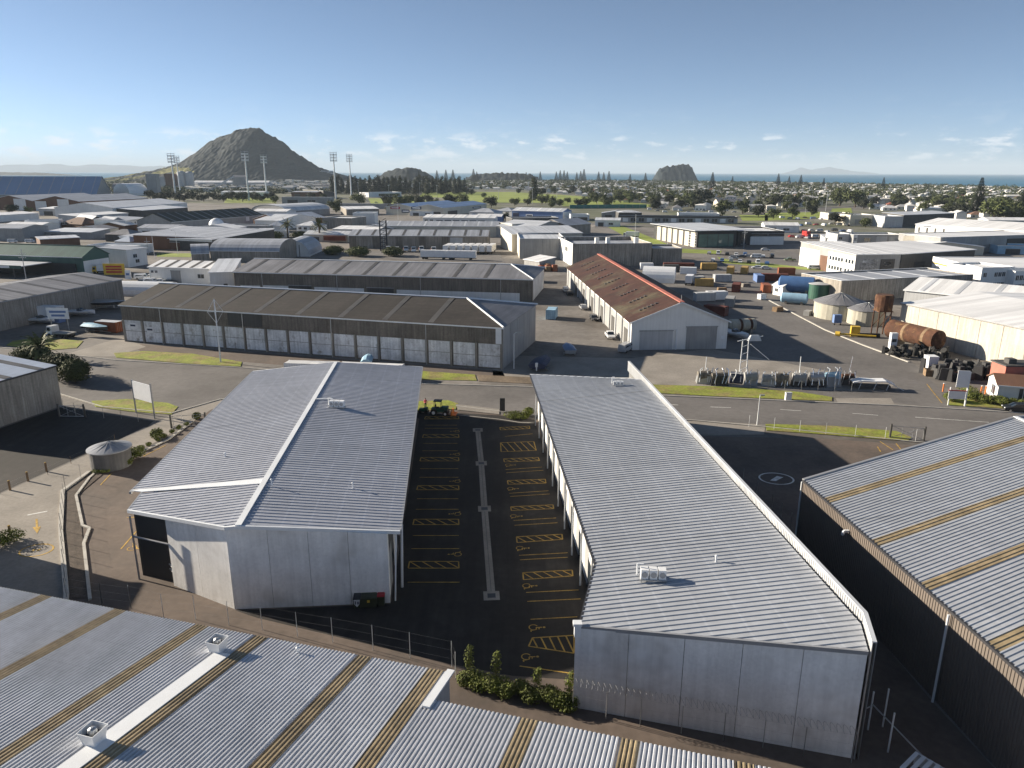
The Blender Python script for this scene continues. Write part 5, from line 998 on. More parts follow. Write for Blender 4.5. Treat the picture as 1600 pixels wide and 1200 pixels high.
def power_pole(px, h, label, arms=1, rz=0.0, stays=False):
    t = thing('power_pole', label, 'power pole', G(*px), rz); mb = MB(); mb.tube((0, 0, 0), (0, 0, h), .17, .10, n=8); mb.build('pole', 'white_metal' if stays else 'wall_grey_lt', t)
    for k in range(arms):
        mb = MB(); mb.box(-1.3, 1.3, -.07, .07, h - 2.0 - k * 1.3, h - 1.85 - k * 1.3); a = mb.build('crossarm', 'wall_grey_lt', t); mb = MB(); [mb.tube((x, 0, h - 1.85 - k * 1.3), (x, 0, h - 1.6 - k * 1.3), .06, n=6) for x in (-1.15, -.4, .4, 1.15)]; mb.build('insulator', 'plastic_white', a)
    if stays:
        mb = MB()
        for k in range(4): a = k * math.pi / 2 + .3; q = (1.5 * math.cos(a), 1.5 * math.sin(a), h - 2.6); mb.tube(q, (0, 0, h), .035, n=4); mb.tube(q, (0, 0, h - 5.0), .035, n=4); mb.tube(q, (0, 0, h - 2.6), .035, n=4)
        mb.build('stay_frame', 'white_metal', t)
    return t
power_pole((345, 566), 13.2, 'tall white mast with braced cross frame before the long store', 0, 0, True)
power_pole((42, 442), 12, 'power pole with crossarms before the green roofed store', 2)
for p, h, l in (((452, 368), 11, 'pale power pole by the palm hedge'), ((600, 388), 14, 'dark power pole left of the truck park'), ((1186, 320), 12, 'distant power pole beside the cream hall'), ((957, 320), 15, 'distant pole near the tennis courts'), ((1258, 336), 14, 'pole on the lawn by the car yards'), ((1162, 388), 10, 'pole in front of the showroom wing'), ((232, 398), 8, 'short pole beside the white two storey office')): power_pole(p, h, l, 1)
t = thing('lattice_frame', 'dark steel lattice frame between the hedge and truck park', 'frame', G(600, 392)); mb = MB()
for x in (-1.6, 1.6): mb.box(x - .3, x + .3, -.3, .3, 0, 15)
for z in range(2, 15, 2): mb.box(-1.6, 1.6, -.2, .2, z, z + .3); mb.tube((-1.6, 0, z), (1.6, 0, z + 2), .12, n=5)
mb.build('lattice', 'dark_metal', t)
# sports light poles round the park
for i, (x, y) in enumerate([(560 + k * 41 + (k % 3) * 7, 304 + (k % 2) * 8) for k in range(14)] + [(832, 318), (870, 310), (934, 318), (1075, 318), (1105, 312), (1240, 322), (1345, 320), (1290, 330)]):
    mb = MB(); mb.tube((0, 0, 0), (0, 0, 20), .28, .16, n=6); mb.box(-1.2, 1.2, -.2, .2, 19.2, 20.2); o = mb.build('field_light_pole', 'wall_grey_lt'); o.location = G(x, y); tag(o, 'thin pale light pole at the distant playing fields', 'light pole', 'light poles at the distant playing fields')
# signs
t = thing('sign_board', 'blank white sign board on two posts by the left yard gate', 'sign', G(232, 653)); a, b = G(213, 645) - G(232, 653), G(242, 654) - G(232, 653)
mb = MB(); [mb.tube((p.x, p.y, 0), (p.x, p.y, 5.6 + i * .2), .13, n=8) for i, p in enumerate((a, b))]; mb.build('post', 'galv', t)
mb = MB(); d = (b - a).normalized(); nn_ = Vector((-d.y, d.x, 0)) * .08; mb.hexa([a - nn_ + nr(2.6), b - nn_ + nr(2.6), b + nn_ + nr(2.6), a + nn_ + nr(2.6)], [a - nn_ + nr(5.5), b - nn_ + nr(5.5), b + nn_ + nr(5.5), a + nn_ + nr(5.5)]); mb.build('panel', 'plastic_white', t)
t = thing('sign_board', 'white two post sign with blue lettering behind the boat yard truck', 'sign', G(96, 521)); mb = MB(); mb.tube((-2, 0, 0), (-2, 0, 6), .1); mb.tube((2, 0, 0), (2, 0, 6), .1); mb.build('post', 'galv', t)
mb = MB(); mb.box(-2.6, 2.6, -.15, -.05, 3.6, 6.2); p_ = mb.build('panel', 'plastic_white', t); mb = MB(); mb.box(-2.0, 2.0, -.18, -.155, 5.1, 5.6); mb.box(-1.6, 1.6, -.18, -.155, 4.2, 4.7); mb.build('lettering', 'wall_blue', p_)
t = thing('sign_board', 'yellow sign panel with red lettering near the green roofed store', 'sign', G(180, 431)); mb = MB(); mb.box(-4, 4, -.3, 0, 0.4, 4.6); p_ = mb.build('panel', 'yellow', t); mb = MB(); [mb.box(-3, 3, -.36, -.305, z, z + .6) for z in (3.2, 2.2, 1.2)]; mb.build('lettering', 'red_lid', p_)
t = thing('sign_board', 'small white a frame sign right of the yellow panel', 'sign', G(201, 436)); mb = MB(); mb.hexa([(-1, -.5, 0), (1, -.5, 0), (1, .5, 0), (-1, .5, 0)], [(-1, -.06, 3.2), (1, -.06, 3.2), (1, .06, 3.2), (-1, .06, 3.2)]); p_ = mb.build('panel', 'plastic_white', t); mb = MB(); mb.box(-.6, .6, -.34, -.3, 1.4, 2.2); mb.build('lettering', 'wall_blue', p_)
t = thing('sign_slab', 'black upright sign slab in the courtyard entrance garden', 'sign', G(785, 643)); mb = MB(); mb.box(-.42, .42, -.1, .1, 0.1, 2.3); mb.build('slab', 'wall_charcoal', t); mb = MB(); mb.box(-.6, .6, -.2, .2, 0, .12); mb.build('plinth', 'concrete_flat', t)
t = thing('sign_board', 'tall white banner sign and low red topped board before the hut', 'sign', G(1497, 634), R(-12)); mb = MB(); mb.tube((1.0, 0, 0), (1.0, 0, 6.0), .14); mb.tube((-1.6, 0, 0), (-1.6, 0, 3.2), .1); mb.build('post', 'white_metal', t)
mb = MB(); mb.box(-.9, .9, -.12, -.02, 3.3, 6.2); mb.build('banner', 'plastic_white', t); mb = MB(); mb.box(-1.8, .8, -.12, -.02, 1.2, 2.6); p_ = mb.build('panel', 'plastic_white', t); mb = MB(); mb.box(-1.9, .9, -.16, .0, 2.6, 2.75); mb.build('top_rail', 'red_lid', p_)
def fence(pts, label, h=2.0, step=3.0, mat='galv', wires=3, name='wire_fence', mesh=False):
    P = [G(*p) for p in pts]; t = thing(name, label, 'fence', P[0]); mbw = MB()
    for a, b in zip(P[:-1], P[1:]):
        L_ = (b - a).length; k = max(1, round(L_ / step))
        for i in range(k + 1):
            q = a.lerp(b, i / k); mb = MB(); mb.tube(tuple(q), tuple(q + nr(h)), .028, n=6); mb.build('post', mat, t, world=True)
        for z in [h * (j + 1) / wires - .05 for j in range(wires)]: mbw.tube(tuple(a + nr(z)), tuple(b + nr(z)), .003, n=4, caps=False)
    mbw.build('wire', 'wall_grey', t, world=True); return t
fence([(205, 951), (256, 965), (306, 968), (358, 977), (410, 984), (465, 995), (520, 1004), (583, 1016), (641, 1028), (706, 1042), (712, 1060)], 'wire fence with thin white posts along the foreground warehouse', 2.4, 4.5, 'white_metal')
fence([(1170, 667), (1290, 679), (1430, 690)], 'post and wire fence on the verge right of the new block', 1.9, 4.2, 'white_metal')
fence([(100, 640), (135, 652), (190, 655), (243, 663), (272, 668)], 'wire fence along the top of the left yard', 1.8, 3.2)
fence([(0, 772), (75, 742), (145, 709), (180, 690)], 'low timber post fence beside the left driveway', 1.1, 4.5, 'timber', 2)
fence([(105, 935), (97, 830), (103, 767), (150, 735)], 'tall wire fence on the kerb beside the gravel bed', 2.2, 3.0)
fence([(105, 936), (160, 945), (205, 951)], 'wire fence return behind the foreground warehouse', 2.2, 3.0)
fence([(1160, 760), (1205, 800), (1250, 850)], 'wire fence in the shade between the right block and dark warehouse', 2.4, 3.0)
fence([(1090, 603), (1200, 608), (1330, 612)], 'post and wire fence along the machinery yard frontage', 1.8, 3.2)
t = fence([(895, 1112), (1000, 1135), (1130, 1157), (1255, 1180), (1330, 1192)], 'security fence with razor wire coil along the near wall of the right block', 2.3, 3.2, 'galv', 3)
a, b = G(895, 1112), G(1330, 1192); mb = MB(); N_ = 46
for k in range(N_):
    c = a.lerp(b, (k + .5) / N_) + nr(2.55); d = (b - a).normalized(); u = (d + Vector((0, 0, .5))).normalized().orthogonal().normalized(); v_ = d.cross(u)
    pts = [c + (u * math.cos(q * .785) + v_ * math.sin(q * .785)) * .3 + d * (q * .05) for q in range(9)]
    for p_, q_ in zip(pts[:-1], pts[1:]): mb.tube(tuple(p_), tuple(q_), .014, n=3, caps=False)
mb.build('razor_coil', 'galv', t, world=True)
def gate(px, w, label, rz, mat='galv', h=1.9):
    t = thing('yard_gate', label, 'gate', G(*px), rz); mb = MB(); mb.tube((0, 0, 0), (0, 0, h + .3), .14); mb.tube((w, 0, 0), (w, 0, h + .3), .14); mb.build('gate_post', 'wall_dark', t)
    mb = MB(); [mb.tube((.15, 0, z), (w - .15, 0, z), .04, n=6) for z in (.15, h)]; mb.tube((.15, 0, .15), (w - .15, 0, h), .03, n=5); mb.tube((w - .15, 0, .15), (.15, 0, h), .03, n=5); [mb.tube((.15 + (w - .3) * k / 3, 0, .15), (.15 + (w - .3) * k / 3, 0, h), .03, n=5) for k in range(4)]; mb.build('gate_leaf', mat, t); return t
gate((133, 652), 4.2, 'dark posted steel gate at the corner of the concrete building', R(178)); gate((268, 669), 5.0, 'steel gate between dark posts left of the new block roof', R(14)); gate((1390, 684), 4.6, 'braced mesh gate on the verge near the dark warehouse', R(-15), 'grey_metal')
t = thing('site_gate', 'open white framed gate between the right block and dark warehouse', 'gate', G(1385, 1165)); mb = MB(); [mb.tube((x, y, 0), (x, y, 3.2), .06) for x, y in ((-.6, 1.5), (.6, 1.8), (-.2, -.6))]; mb.build('gate_post', 'white_metal', t); mb = MB(); mb.tube((-.6, 1.5, 2.2), (1.6, -1.8, .6), .05); mb.tube((-2.4, 1.0, 1.6), (-.6, 1.5, 2.0), .04); mb.build('brace', 'galv', t)
t = thing('stacked_rack', 'white slatted rack lying at the bottom edge beside the right block', 'rack', G(1415, 1205), R(-52)); mb = MB(); [mb.box(k * .45, k * .45 + .25, -1.1, 1.1, .9, 1.0) for k in range(9)]; mb.build('slat', 'white_metal', t); mb = MB(); mb.box(0, 4.1, -1.2, -1.08, .0, .9); mb.box(0, 4.1, 1.08, 1.2, .0, .9); mb.build('side_rail', 'white_metal', t)
for p, l in (((17, 838), 'timber bollard by the shrubs at the left edge'), ((73, 737), 'timber bollard beside the left driveway, farthest'), ((44, 752), 'timber bollard beside the left driveway, middle'), ((16, 766), 'timber bollard beside the left driveway, nearest')):
    t = thing('bollard', l, 'bollard', G(*p)); mb = MB(); mb.tube((0, 0, 0), (0, 0, 1.25), .14, .13, n=8); mb.build('post', 'timber', t); mb = MB(); mb.tube((0, 0, 1.25), (0, 0, 1.32), .15, .10, n=8); mb.build('cap', 'paint_yellow', t)
# ================================================================ VEHICLES, CONTAINERS, BOATS, YARD THINGS
for nm, c in dict(car_white=(.74, .75, .76), car_silver=(.40, .41, .43), car_dark=(.025, .027, .032), car_blue=(.06, .14, .33), car_red=(.45, .035, .03), car_green=(.22, .27, .12)).items(): M(nm, c, .28, .1, .04, .5, spec=.6)
def make_car(paint, kind='hatch'):
    t = thing('parked_car', 'car', 'car'); L, W_ = 4.4, 1.76
    if kind == 'van': prof = [(-2.3, .35), (2.3, .35), (2.35, .8), (2.05, 1.15), (1.55, 1.9), (-2.25, 1.95), (-2.35, .9)]; gl = [(1.50, 1.78), (1.92, 1.18), (.9, 1.18), (.9, 1.75)]; gl2 = [(.7, 1.72), (.7, 1.2), (-2.0, 1.2), (-2.0, 1.72)]
    elif kind == 'ute': prof = [(-2.5, .45), (2.4, .45), (2.45, .85), (1.3, 1.05), (.75, 1.7), (-.55, 1.72), (-.75, 1.05), (-2.5, 1.05)]; gl = [(.70, 1.62), (1.2, 1.1), (.3, 1.1), (.3, 1.62)]; gl2 = [(.2, 1.62), (.2, 1.1), (-.6, 1.1), (-.5, 1.62)]
    else: prof = [(-2.15, .35), (2.15, .35), (2.2, .7), (1.25, .92), (.55, 1.42), (-1.25, 1.45), (-2.0, 1.0), (-2.2, .8)]; gl = [(.5, 1.37), (1.12, .95), (.2, .95), (.2, 1.38)]; gl2 = [(.1, 1.38), (.1, .95), (-1.75, .98), (-1.2, 1.38)]
    mb = MB()
    # body with tumblehome: lower part full width, upper narrower
    n = len(prof); wf = lambda z: W_ / 2 * (1 if z < 1.0 else 1 - .13 * min(1, (z - 1.0) / .5))
    a = [(x, -wf(z), z) for x, z in prof]; b = [(x, wf(z), z) for x, z in prof]; i = 0; mb.v = a + b
    mb.f = [tuple(range(n)), tuple(range(2 * n - 1, n - 1, -1))] + [(k, n + k, n + (k + 1) % n, (k + 1) % n) for k in range(n)]; mb.m = [0] * len(mb.f); mb.build('body', paint, t)
    mb = MB()
    for g in (gl, gl2):
        for s in (-1, 1): q = [(x, s * (wf(z) + .012), z) for x, z in g]; mb.poly(q if s < 0 else q[::-1])
    x0, z0 = prof[3] if kind != 'van' else prof[3]; x1, z1 = prof[4]
    mb.poly([(x0 - .03, -wf(z0) * .86, z0 + .05), (x0 - .03, wf(z0) * .86, z0 + .05), (x1 + .05, wf(z1) * .86, z1 - .05), (x1 + .05, -wf(z1) * .86, z1 - .05)])
    mb.v = [(x + (.02 if False else 0), y, z + .02) if abs(y) < .72 else (x, y, z) for x, y, z in mb.v]; mb.build('windows', 'glass', t)
    for x in (-1.35, 1.38):
        for s in (-1, 1): mb = MB(); mb.tube((x, s * (W_ / 2 - .2), .33), (x, s * (W_ / 2 + .02), .33), .33, n=14); w_ = mb.build('wheel', 'rubber', t); mb = MB(); mb.tube((x, s * (W_ / 2 + .022), .33), (x, s * (W_ / 2 + .03), .33), .19, n=10); mb.build('rim', 'chrome', w_)
    for s in (-1, 1): mb = MB(); xx = prof[2][0]; mb.box(xx - .1, xx + .015, s * .62 - .16, s * .62 + .16, .62, .76); mb.build('headlight', 'plastic_white', t)
    if kind == 'ute': mb = MB(); mb.box(-2.45, -.85, -.75, .75, 1.052, 1.06); mb.build('tray_floor', 'wall_dark', t)
    return t
PROTO = {}
def car(px, rz, paint, label, kind='hatch', group=None, cat=None):
    k = (paint, kind); p = G(*px)
    if k not in PROTO: PROTO[k] = make_car(paint, kind); t = PROTO[k]; t.location = p; t.rotation_euler = (0, 0, rz); t['label'] = label
    else: t = dup(PROTO[k], p, rz, label)
    t['category'] = cat or {'hatch': 'car', 'van': 'van', 'ute': 'utility truck'}[kind]
    t.name = {'hatch': 'parked_car', 'van': 'parked_van', 'ute': 'utility_truck'}[kind]
    if group: t['group'] = group
    return t
UP = R(95)
car((1590, 643), R(165), 'car_dark', 'black car parked beside the hedge at the right edge')
car((911, 483), UP, 'car_silver', 'silver car parked along the rusty shed wall'); car((928, 500), UP + 3.14, 'car_dark', 'dark car parked along the rusty shed wall'); car((953, 528), UP + 3.1, 'car_white', 'white utility truck nearest the corner of the rusty shed', 'ute')
car((884, 456), UP, 'car_white', 'white utility truck at the far end of the shed alley', 'ute'); car((890, 461), UP, 'car_dark', 'dark car behind the white utility in the alley')
car((977, 549), R(60), 'car_silver', 'silver van tucked at the rusty shed corner', 'van')
for i, (x, y, c, k, l) in enumerate(((1146, 405, 'car_silver', 'hatch', 'silver car first in the row before the showroom lawn'), (1158, 403, 'car_dark', 'hatch', 'dark car second in the row before the showroom lawn'), (1170, 402, 'car_silver', 'hatch', 'pale silver car third in the row before the showroom lawn'), (1181, 403, 'car_white', 'van', 'white van at the end of the row before the showroom'), (1196, 392, 'car_white', 'hatch', 'white car beyond the showroom row near the wing'), (1183, 420, 'car_white', 'hatch', 'white car left of two on the grass edge'), (1197, 421, 'car_white', 'hatch', 'white car right of two on the grass edge'), (1271, 421, 'car_white', 'van', 'white van before the small windowed office'), (1300, 420, 'car_white', 'hatch', 'white car nosed against the windowed office'), (1234, 408, 'car_green', 'ute', 'pale green jeep by the plain white block'))): car((x, y), R(170 if i % 2 else -14), c, l, k)
for i, (x, y, c, k) in enumerate([(1222 + (j % 9) * 12 + (j // 9) * 5, 341 + (j // 9) * 10 + (j % 3), ('car_white', 'car_silver', 'car_white', 'car_dark', 'car_blue', 'car_white', 'car_red')[j % 7], ('van', 'hatch', 'van', 'hatch')[j % 4]) for j in range(32) if not (j // 9 == 3 and j % 9 > 5)]):
    car((x, y), R((12, 190, 100)[i % 3]), c, {'car_white': 'white', 'car_silver': 'silver', 'car_dark': 'dark', 'car_blue': 'blue', 'car_red': 'red'}[c] + ' vehicle among the crowded car yards on the right', k, 'vehicles in the car yards')
for i, (x, y, c, k) in enumerate([(942 + j * 9, 378 + (j % 2) * 4, ('car_white', 'car_blue', 'car_silver')[j % 3], ('van', 'hatch')[j % 2]) for j in range(8)]): car((x, y), R(80), c, {'car_white': 'white', 'car_silver': 'silver', 'car_blue': 'blue'}[c] + ' vehicle lined up along the showroom side', k, 'vehicles along the showroom side')
for i in range(12): car((1015 + i * 12, 328 + (i % 3) * 2), R((0, 180)[i % 2]), ('car_white', 'car_silver')[i % 2], ('white', 'silver')[i % 2] + ' vehicle parked behind the dark fascia offices', ('van', 'hatch')[i % 2], 'vehicles behind the dark fascia offices')
for i in range(9): car((221 + (i % 5) * 15, 436 + (i // 5) * 7), R((20, 200)[i % 2]), ('car_white', 'car_white', 'car_dark')[i % 3], ('white', 'white', 'dark')[i % 3] + ' vehicle crowded before the white slot roofed shed', ('van', 'ute', 'hatch')[i % 3], 'vehicles before the slot roofed shed')
for i in range(10): car((575 + i * 13, 315 + (i % 2) * 2), R(5), ('car_white', 'car_silver')[i % 2], ('white', 'silver')[i % 2] + ' car parked near the sports pavilion', 'hatch', 'cars near the sports pavilion')
for i in range(7): car((20 + i * 9, 379 - (i % 3) * 3), R(15), ('car_white', 'car_dark', 'car_silver')[i % 3], ('white', 'dark', 'silver')[i % 3] + ' vehicle in the yard behind the green roofed store', 'van', 'vehicles behind the green roofed store')
def make_truck(label, p, rz, box='plastic_white', cab='car_white', L=6.5, group=None, bh=2.5):
    t = thing('box_truck', label, 'truck', p, rz, group)
    mb = MB(); mb.hexa([(L / 2 - .1, -1.15, .6), (L / 2 + 1.7, -1.15, .6), (L / 2 + 1.7, 1.15, .6), (L / 2 - .1, 1.15, .6)], [(L / 2 - .1, -1.05, 2.7), (L / 2 + 1.25, -1.05, 2.7), (L / 2 + 1.25, 1.05, 2.7), (L / 2 - .1, 1.05, 2.7)]); c = mb.build('cab', cab, t)
    mb = MB(); mb.quad((L / 2 + 1.58, -.95, 1.6), (L / 2 + 1.58, .95, 1.6), (L / 2 + 1.36, .95, 2.5), (L / 2 + 1.36, -.95, 2.5)); [mb.quad(*[(x, s * 1.13, z) for x, z in ((L / 2 + .3, 1.6), (L / 2 + 1.35, 1.6), (L / 2 + 1.15, 2.4), (L / 2 + .3, 2.4))]) for s in (-1, 1)]; mb.build('windscreen', 'glass', c)
    mb = MB(); mb.box(-L / 2, L / 2 - .2, -1.2, 1.2, 1.0, 1.0 + bh); mb.build('cargo_box', box, t); mb = MB(); mb.box(-L / 2, L / 2 + 1.4, -.5, .5, .55, .98); mb.build('chassis', 'dark_metal', t)
    for x in (-L / 2 + 1, -L / 2 + 2.2, L / 2 + .7):
        for s in (-1, 1): mb = MB(); mb.tube((x, s * .85, .5), (x, s * 1.18, .5), .5, n=12); mb.build('wheel', 'rubber', t)
    return t
make_truck('white crew truck with flat tray parked on the grass by the boat yard', G(101, 527), R(165), 'wall_grey', 'car_white', 5.0, bh=.25)
make_truck('white box truck with red chassis in the work yard', G(1077, 445), R(70), 'plastic_white', 'car_red', 5.5)
make_truck('white box truck near the showroom fence', G(988, 371), R(160), 'plastic_white', 'car_white', 8); make_truck('tall red truck among the car yards', G(1259, 372), R(-85), 'car_red', 'car_red', 6, bh=3.2)
make_truck('yellow lorry behind the green roofed store sign', G(168, 427), R(185), 'plastic_white', 'yellow', 7)
TK = None
for i, x in enumerate((607, 620, 634, 646, 658, 677, 697, 716, 728)):
    p = G(x, 392 + (i % 2)); l = 'white cab truck with red deck in the truck park row'
    if TK is None: TK = make_truck(l, p, R(-80), 'rust_red', 'car_white', 6, 'trucks in the truck park row', .3)
    else: dup(TK, p, R(-80))
def trailer(p, rz, label, L=13.0, group=None):
    t = thing('box_trailer', label, 'trailer', p, rz, group); mb = MB(); mb.box(-L / 2, L / 2, -1.25, 1.25, 1.1, 4.0); mb.build('box', 'plastic_white', t); mb = MB(); mb.box(-L / 2 - .03, L / 2 + .03, -1.28, 1.28, 4.0, 4.08); mb.build('roof', 'roof_white', t); mb = MB(); mb.box(-L / 2, L / 2, -.5, .5, .7, 1.1); mb.build('chassis', 'dark_metal', t)
    for x in (-L / 2 + 1.2, -L / 2 + 2.5, L / 2 - 2.5):
        for s in (-1, 1): mb = MB(); mb.tube((x, s * .85, .5), (x, s * 1.2, .5), .5, n=10); mb.build('wheel', 'rubber', t)
    return t
tr0 = trailer(G(680, 405), R(-8), 'white box trailer parked crosswise, left of two'); dup(tr0, G(722, 406), R(-8), 'white box trailer parked crosswise, right of two')
tr1 = None
for i in range(7):
    p = G(698 + i * 11.5, 398) + Vector((0, 9, 0)); l = 'white box trailer end on in the tight trailer row'
    if tr1 is None: tr1 = dup(tr0, p, R(82), l, 'trailers in the tight row')
    else: dup(tr0, p, R(82), l, 'trailers in the tight row')
def container(px, rz, mat, label, L=6.06, z=0.0, roofm=None, p=None):
    t = thing('shipping_container', label, 'container', (p or G(*px)) + nr(z), rz); h, w = 2.6, 2.44
    mb = MB()
    for a, b in (((-L / 2, -w / 2), (L / 2, -w / 2)), ((L / 2, -w / 2), (L / 2, w / 2)), ((L / 2, w / 2), (-L / 2, w / 2)), ((-L / 2, w / 2), (-L / 2, -w / 2))): rib_sheet(mb, [(*a, .12), (*b, .12), (*b, h), (*a, h)], Vector((0, 0, 1)), .5, .04)
    mb.build('side_panel', mat, t); mb = MB(); mb.box(-L / 2, L / 2, -w / 2, w / 2, h, h + .05); mb.build('roof', roofm or mat, t)
    for x in (-L / 2, L / 2):
        for y in (-w / 2, w / 2): mb = MB(); mb.box(x - .09, x + .09, y - .09, y + .09, 0, h + .07); mb.build('corner_post', mat, t)
    mb = MB(); [mb.tube((L / 2 + .06, y, .2), (L / 2 + .06, y, 2.45), .025, n=5) for y in (-.8, -.3, .3, .8)]; mb.build('lock_bar', 'galv', t); return t
container((172, 518), R(-14), 'orange_box', 'orange brown container at the left end of the long store', roofm='roof_pale')
container((82, 503), R(-10), 'plastic_white', 'white box container raised in the boat yard', 6, 1.6); mb = MB(); mb.obox(G(82, 503), 6, 2.3, 0, 1.58, R(-10)); tag(mb.build('container_stand', 'wall_blue'), 'dark blue stand under the white container in the boat yard', 'stand')
container((1060, 421), R(-4), 'rust_red', 'long dark maroon container before the lower concrete block', 12.2); container((1107, 421), R(-4), 'yellow_box', 'yellow container with dark mark right of the maroon one'); container((1141, 427), R(70), 'yellow_box', 'yellow container standing alone, left of two'); container((1163, 427), R(68), 'yellow_box', 'yellow container standing alone, right of two')
container((524, 379), R(-3), 'rust_red', 'long maroon container beside the panel shed', 12.2, 1.0); container((563, 380), R(-3), 'plastic_white', 'white container right of the maroon one by the panel shed')
container((1228, 429), R(-8), 'orange_box', 'orange container before the windowed office lawn'); container((1210, 439), R(-10), 'rust_red', 'low red container left of the blue tanks', 9); container((1196, 456), R(80), 'orange_box', 'salmon container at the work yard kerb')
container((1100, 470), R(10), 'wall_grey_lt', 'grey white container beside the rusty shed, left of two'); container((1119, 468), R(10), 'plastic_white', 'white container beside the rusty shed, right of two'); container((1118, 492), R(-40), 'rust_red', 'dark red container behind the speedboat')
container((1086, 443), R(5), 'wall_grey_lt', 'grey container near the white tunnel tent'); container((1100, 447), R(-10), 'yellow_box', 'pale yellow container behind the red chassis truck')
container(None, R(-8), 'plastic_white', 'white container behind the left block roof, nearer the ridge', 12.2, p=G(580, 569, 2.65) - nr(2.65), roofm='roof_white'); container(None, R(-6), 'plastic_white', 'white container behind the left block roof, left of the ridge', 10, p=G(487, 566, 2.65) - nr(2.65), roofm='roof_white')
container((1048, 424), R(0), 'wall_dark', 'dark box beside the big concrete block'); container((1010, 421), R(0), 'plastic_white', 'white cabin behind the rusty shed ridge', 5)
container((862, 497), R(80), 'blue_pale', 'pale blue skip container beside the long store gable', 5)
bld('storage_tunnel', 'white ribbed fabric tunnel right of the rusty shed', (1003, 441), (1053, 443), 9, 1.6, 'vx', 3.6, 'plastic_white', 'plastic_white', ref='base', over=.05)
bld('white_lean_to', 'small white sloping roof behind the rusty shed alley', (819, 405), (843, 409), 8, 3.2, 'mono', 1.2, 'wall_grey', 'roof_white')
t = thing('pallet_stack', 'stack of timber pallets and crates in the alley yard', 'pallets', G(858, 424))
for i in range(9): mb = MB(); mb.obox((-3 + (i % 3) * 2.6, (i // 3) * 2.2), 2.0, 1.6, 0, 1.2 + (i * 7 % 5) * .35, .1 * i); mb.build('crate', 'timber' if i % 2 else 'orange_box', t)
t = thing('scrap_heap', 'dark scrap heap beside the concrete block', 'scrap', G(846, 402)); mb = MB(); rnd = random.Random(4); [mb.obox((rnd.uniform(-5, 5), rnd.uniform(-3, 3)), rnd.uniform(.6, 2), rnd.uniform(.5, 1.6), 0, rnd.uniform(.5, 2.4), rnd.uniform(0, 3), .7) for _ in range(40)]; o = mb.build('scrap', 'wall_charcoal', t); o['kind'] = 'stuff'
# boats
def boat(px, rz, L, label, hull='plastic_white', cover=None, motor=True, z=.55, wd=None):
    t = thing('boat', label, 'boat', G(*px), rz); b = wd or L * .19; N_ = 9; mb = MB(); rings = []
    for i in range(N_):
        f = i / (N_ - 1); k = (1 - max(0, (f - .45) / .55) ** 2.2); x = -L / 2 + L * f; sh = .9 + .35 * f * f
        rings.append([(x, -b * k, z + sh), (x, -b * k * .85, z + .4 + .3 * f), (x, 0, z + .45 * max(0, f - .6) ** 1.5 * 2), (x, b * k * .85, z + .4 + .3 * f), (x, b * k, z + sh)])
    mb.v = [p for r_ in rings for p in r_]
    for i in range(N_ - 1):
        for j in range(4): mb.f.append((i * 5 + j, i * 5 + j + 1, i * 5 + 6 + j, i * 5 + 5 + j))
    mb.f.append((0, 1, 2, 3, 4)); mb.m = [0] * len(mb.f); mb.build('hull', hull, t)
    mb = MB(); top = []
    for i, r_ in enumerate(rings): f = i / (N_ - 1); hc = (.75 * math.sin(math.pi * min(1, .25 + f * .8)) if cover else .05); top.append([r_[0], (r_[0][0], r_[0][1] * .55, r_[0][2] + hc * .75), (r_[0][0], 0, r_[0][2] + hc), (r_[4][0], r_[4][1] * .55, r_[4][2] + hc * .75), r_[4]])
    mb.v = [p for r_ in top for p in r_]
    for i in range(N_ - 1):
        for j in range(4): mb.f.append((i * 5 + j, i * 5 + 5 + j, i * 5 + 6 + j, i * 5 + j + 1))
    mb.f.append((0, 1, 2, 3, 4)); mb.m = [0] * len(mb.f); mb.build('cover' if cover else 'deck', cover or 'plastic_white', t)
    if not cover: mb = MB(); mb.hexa([(0, -b * .6, z + 1.1), (L * .15, -b * .5, z + 1.1), (L * .15, b * .5, z + 1.1), (0, b * .6, z + 1.1)], [(-.2, -b * .5, z + 1.7), (L * .06, -b * .4, z + 1.6), (L * .06, b * .4, z + 1.6), (-.2, b * .5, z + 1.7)]); mb.build('windscreen', 'glass', t)
    if motor: mb = MB(); mb.box(-L / 2 - .5, -L / 2 - .02, -.22, .22, z + .7, z + 1.5); mb.box(-L / 2 - .4, -L / 2 - .15, -.1, .1, z - .1, z + .7); mb.build('outboard_motor', 'plastic_white' if cover else 'dark_metal', t)
    mb = MB(); mb.box(-L * .4, L * .62, -.06, .06, .35, .45); mb.box(-L * .3, -L * .15, -b, b, .35, .45); mb.tube((-L * .22, -b, .3), (-L * .22, -b + .2, .3), .3, n=10); mb.tube((-L * .22, b, .3), (-L * .22, b - .2, .3), .3, n=10); [mb.box(x - .06, x + .06, -.4, .4, .4, z + .3) for x in (-L * .3, L * .2)]; mb.build('trailer', 'galv', t); return t
boat((63, 506), R(-8), 8.5, 'white runabout boat lowest in the boat yard'); boat((125, 494), R(-4), 9, 'white boat right of the raised container'); boat((165, 483), R(2), 12.5, 'large silver covered cruiser on stands', 'wall_dark', 'galv', False, 1.2); boat((152, 519), R(-25), 8, 'boat under a silver green tarpaulin behind the crew truck', 'wall_dark', 'blue_pale')
boat((846, 574), R(75), 8.2, 'boat under a navy tarpaulin with white outboard', 'navy', 'navy', True, .5, 1.8); boat((888, 552), R(95), 6.2, 'boat with bright navy cover right of the larger one', 'wall_grey', 'roof_blue', False, .5, 1.3)
boat((1147, 528), R(-60), 9, 'white speedboat beside the tank frame'); boat((575, 571), R(95), 6, 'white boat bow rising behind the left block', 'plastic_white', 'blue_pale', False, .6)
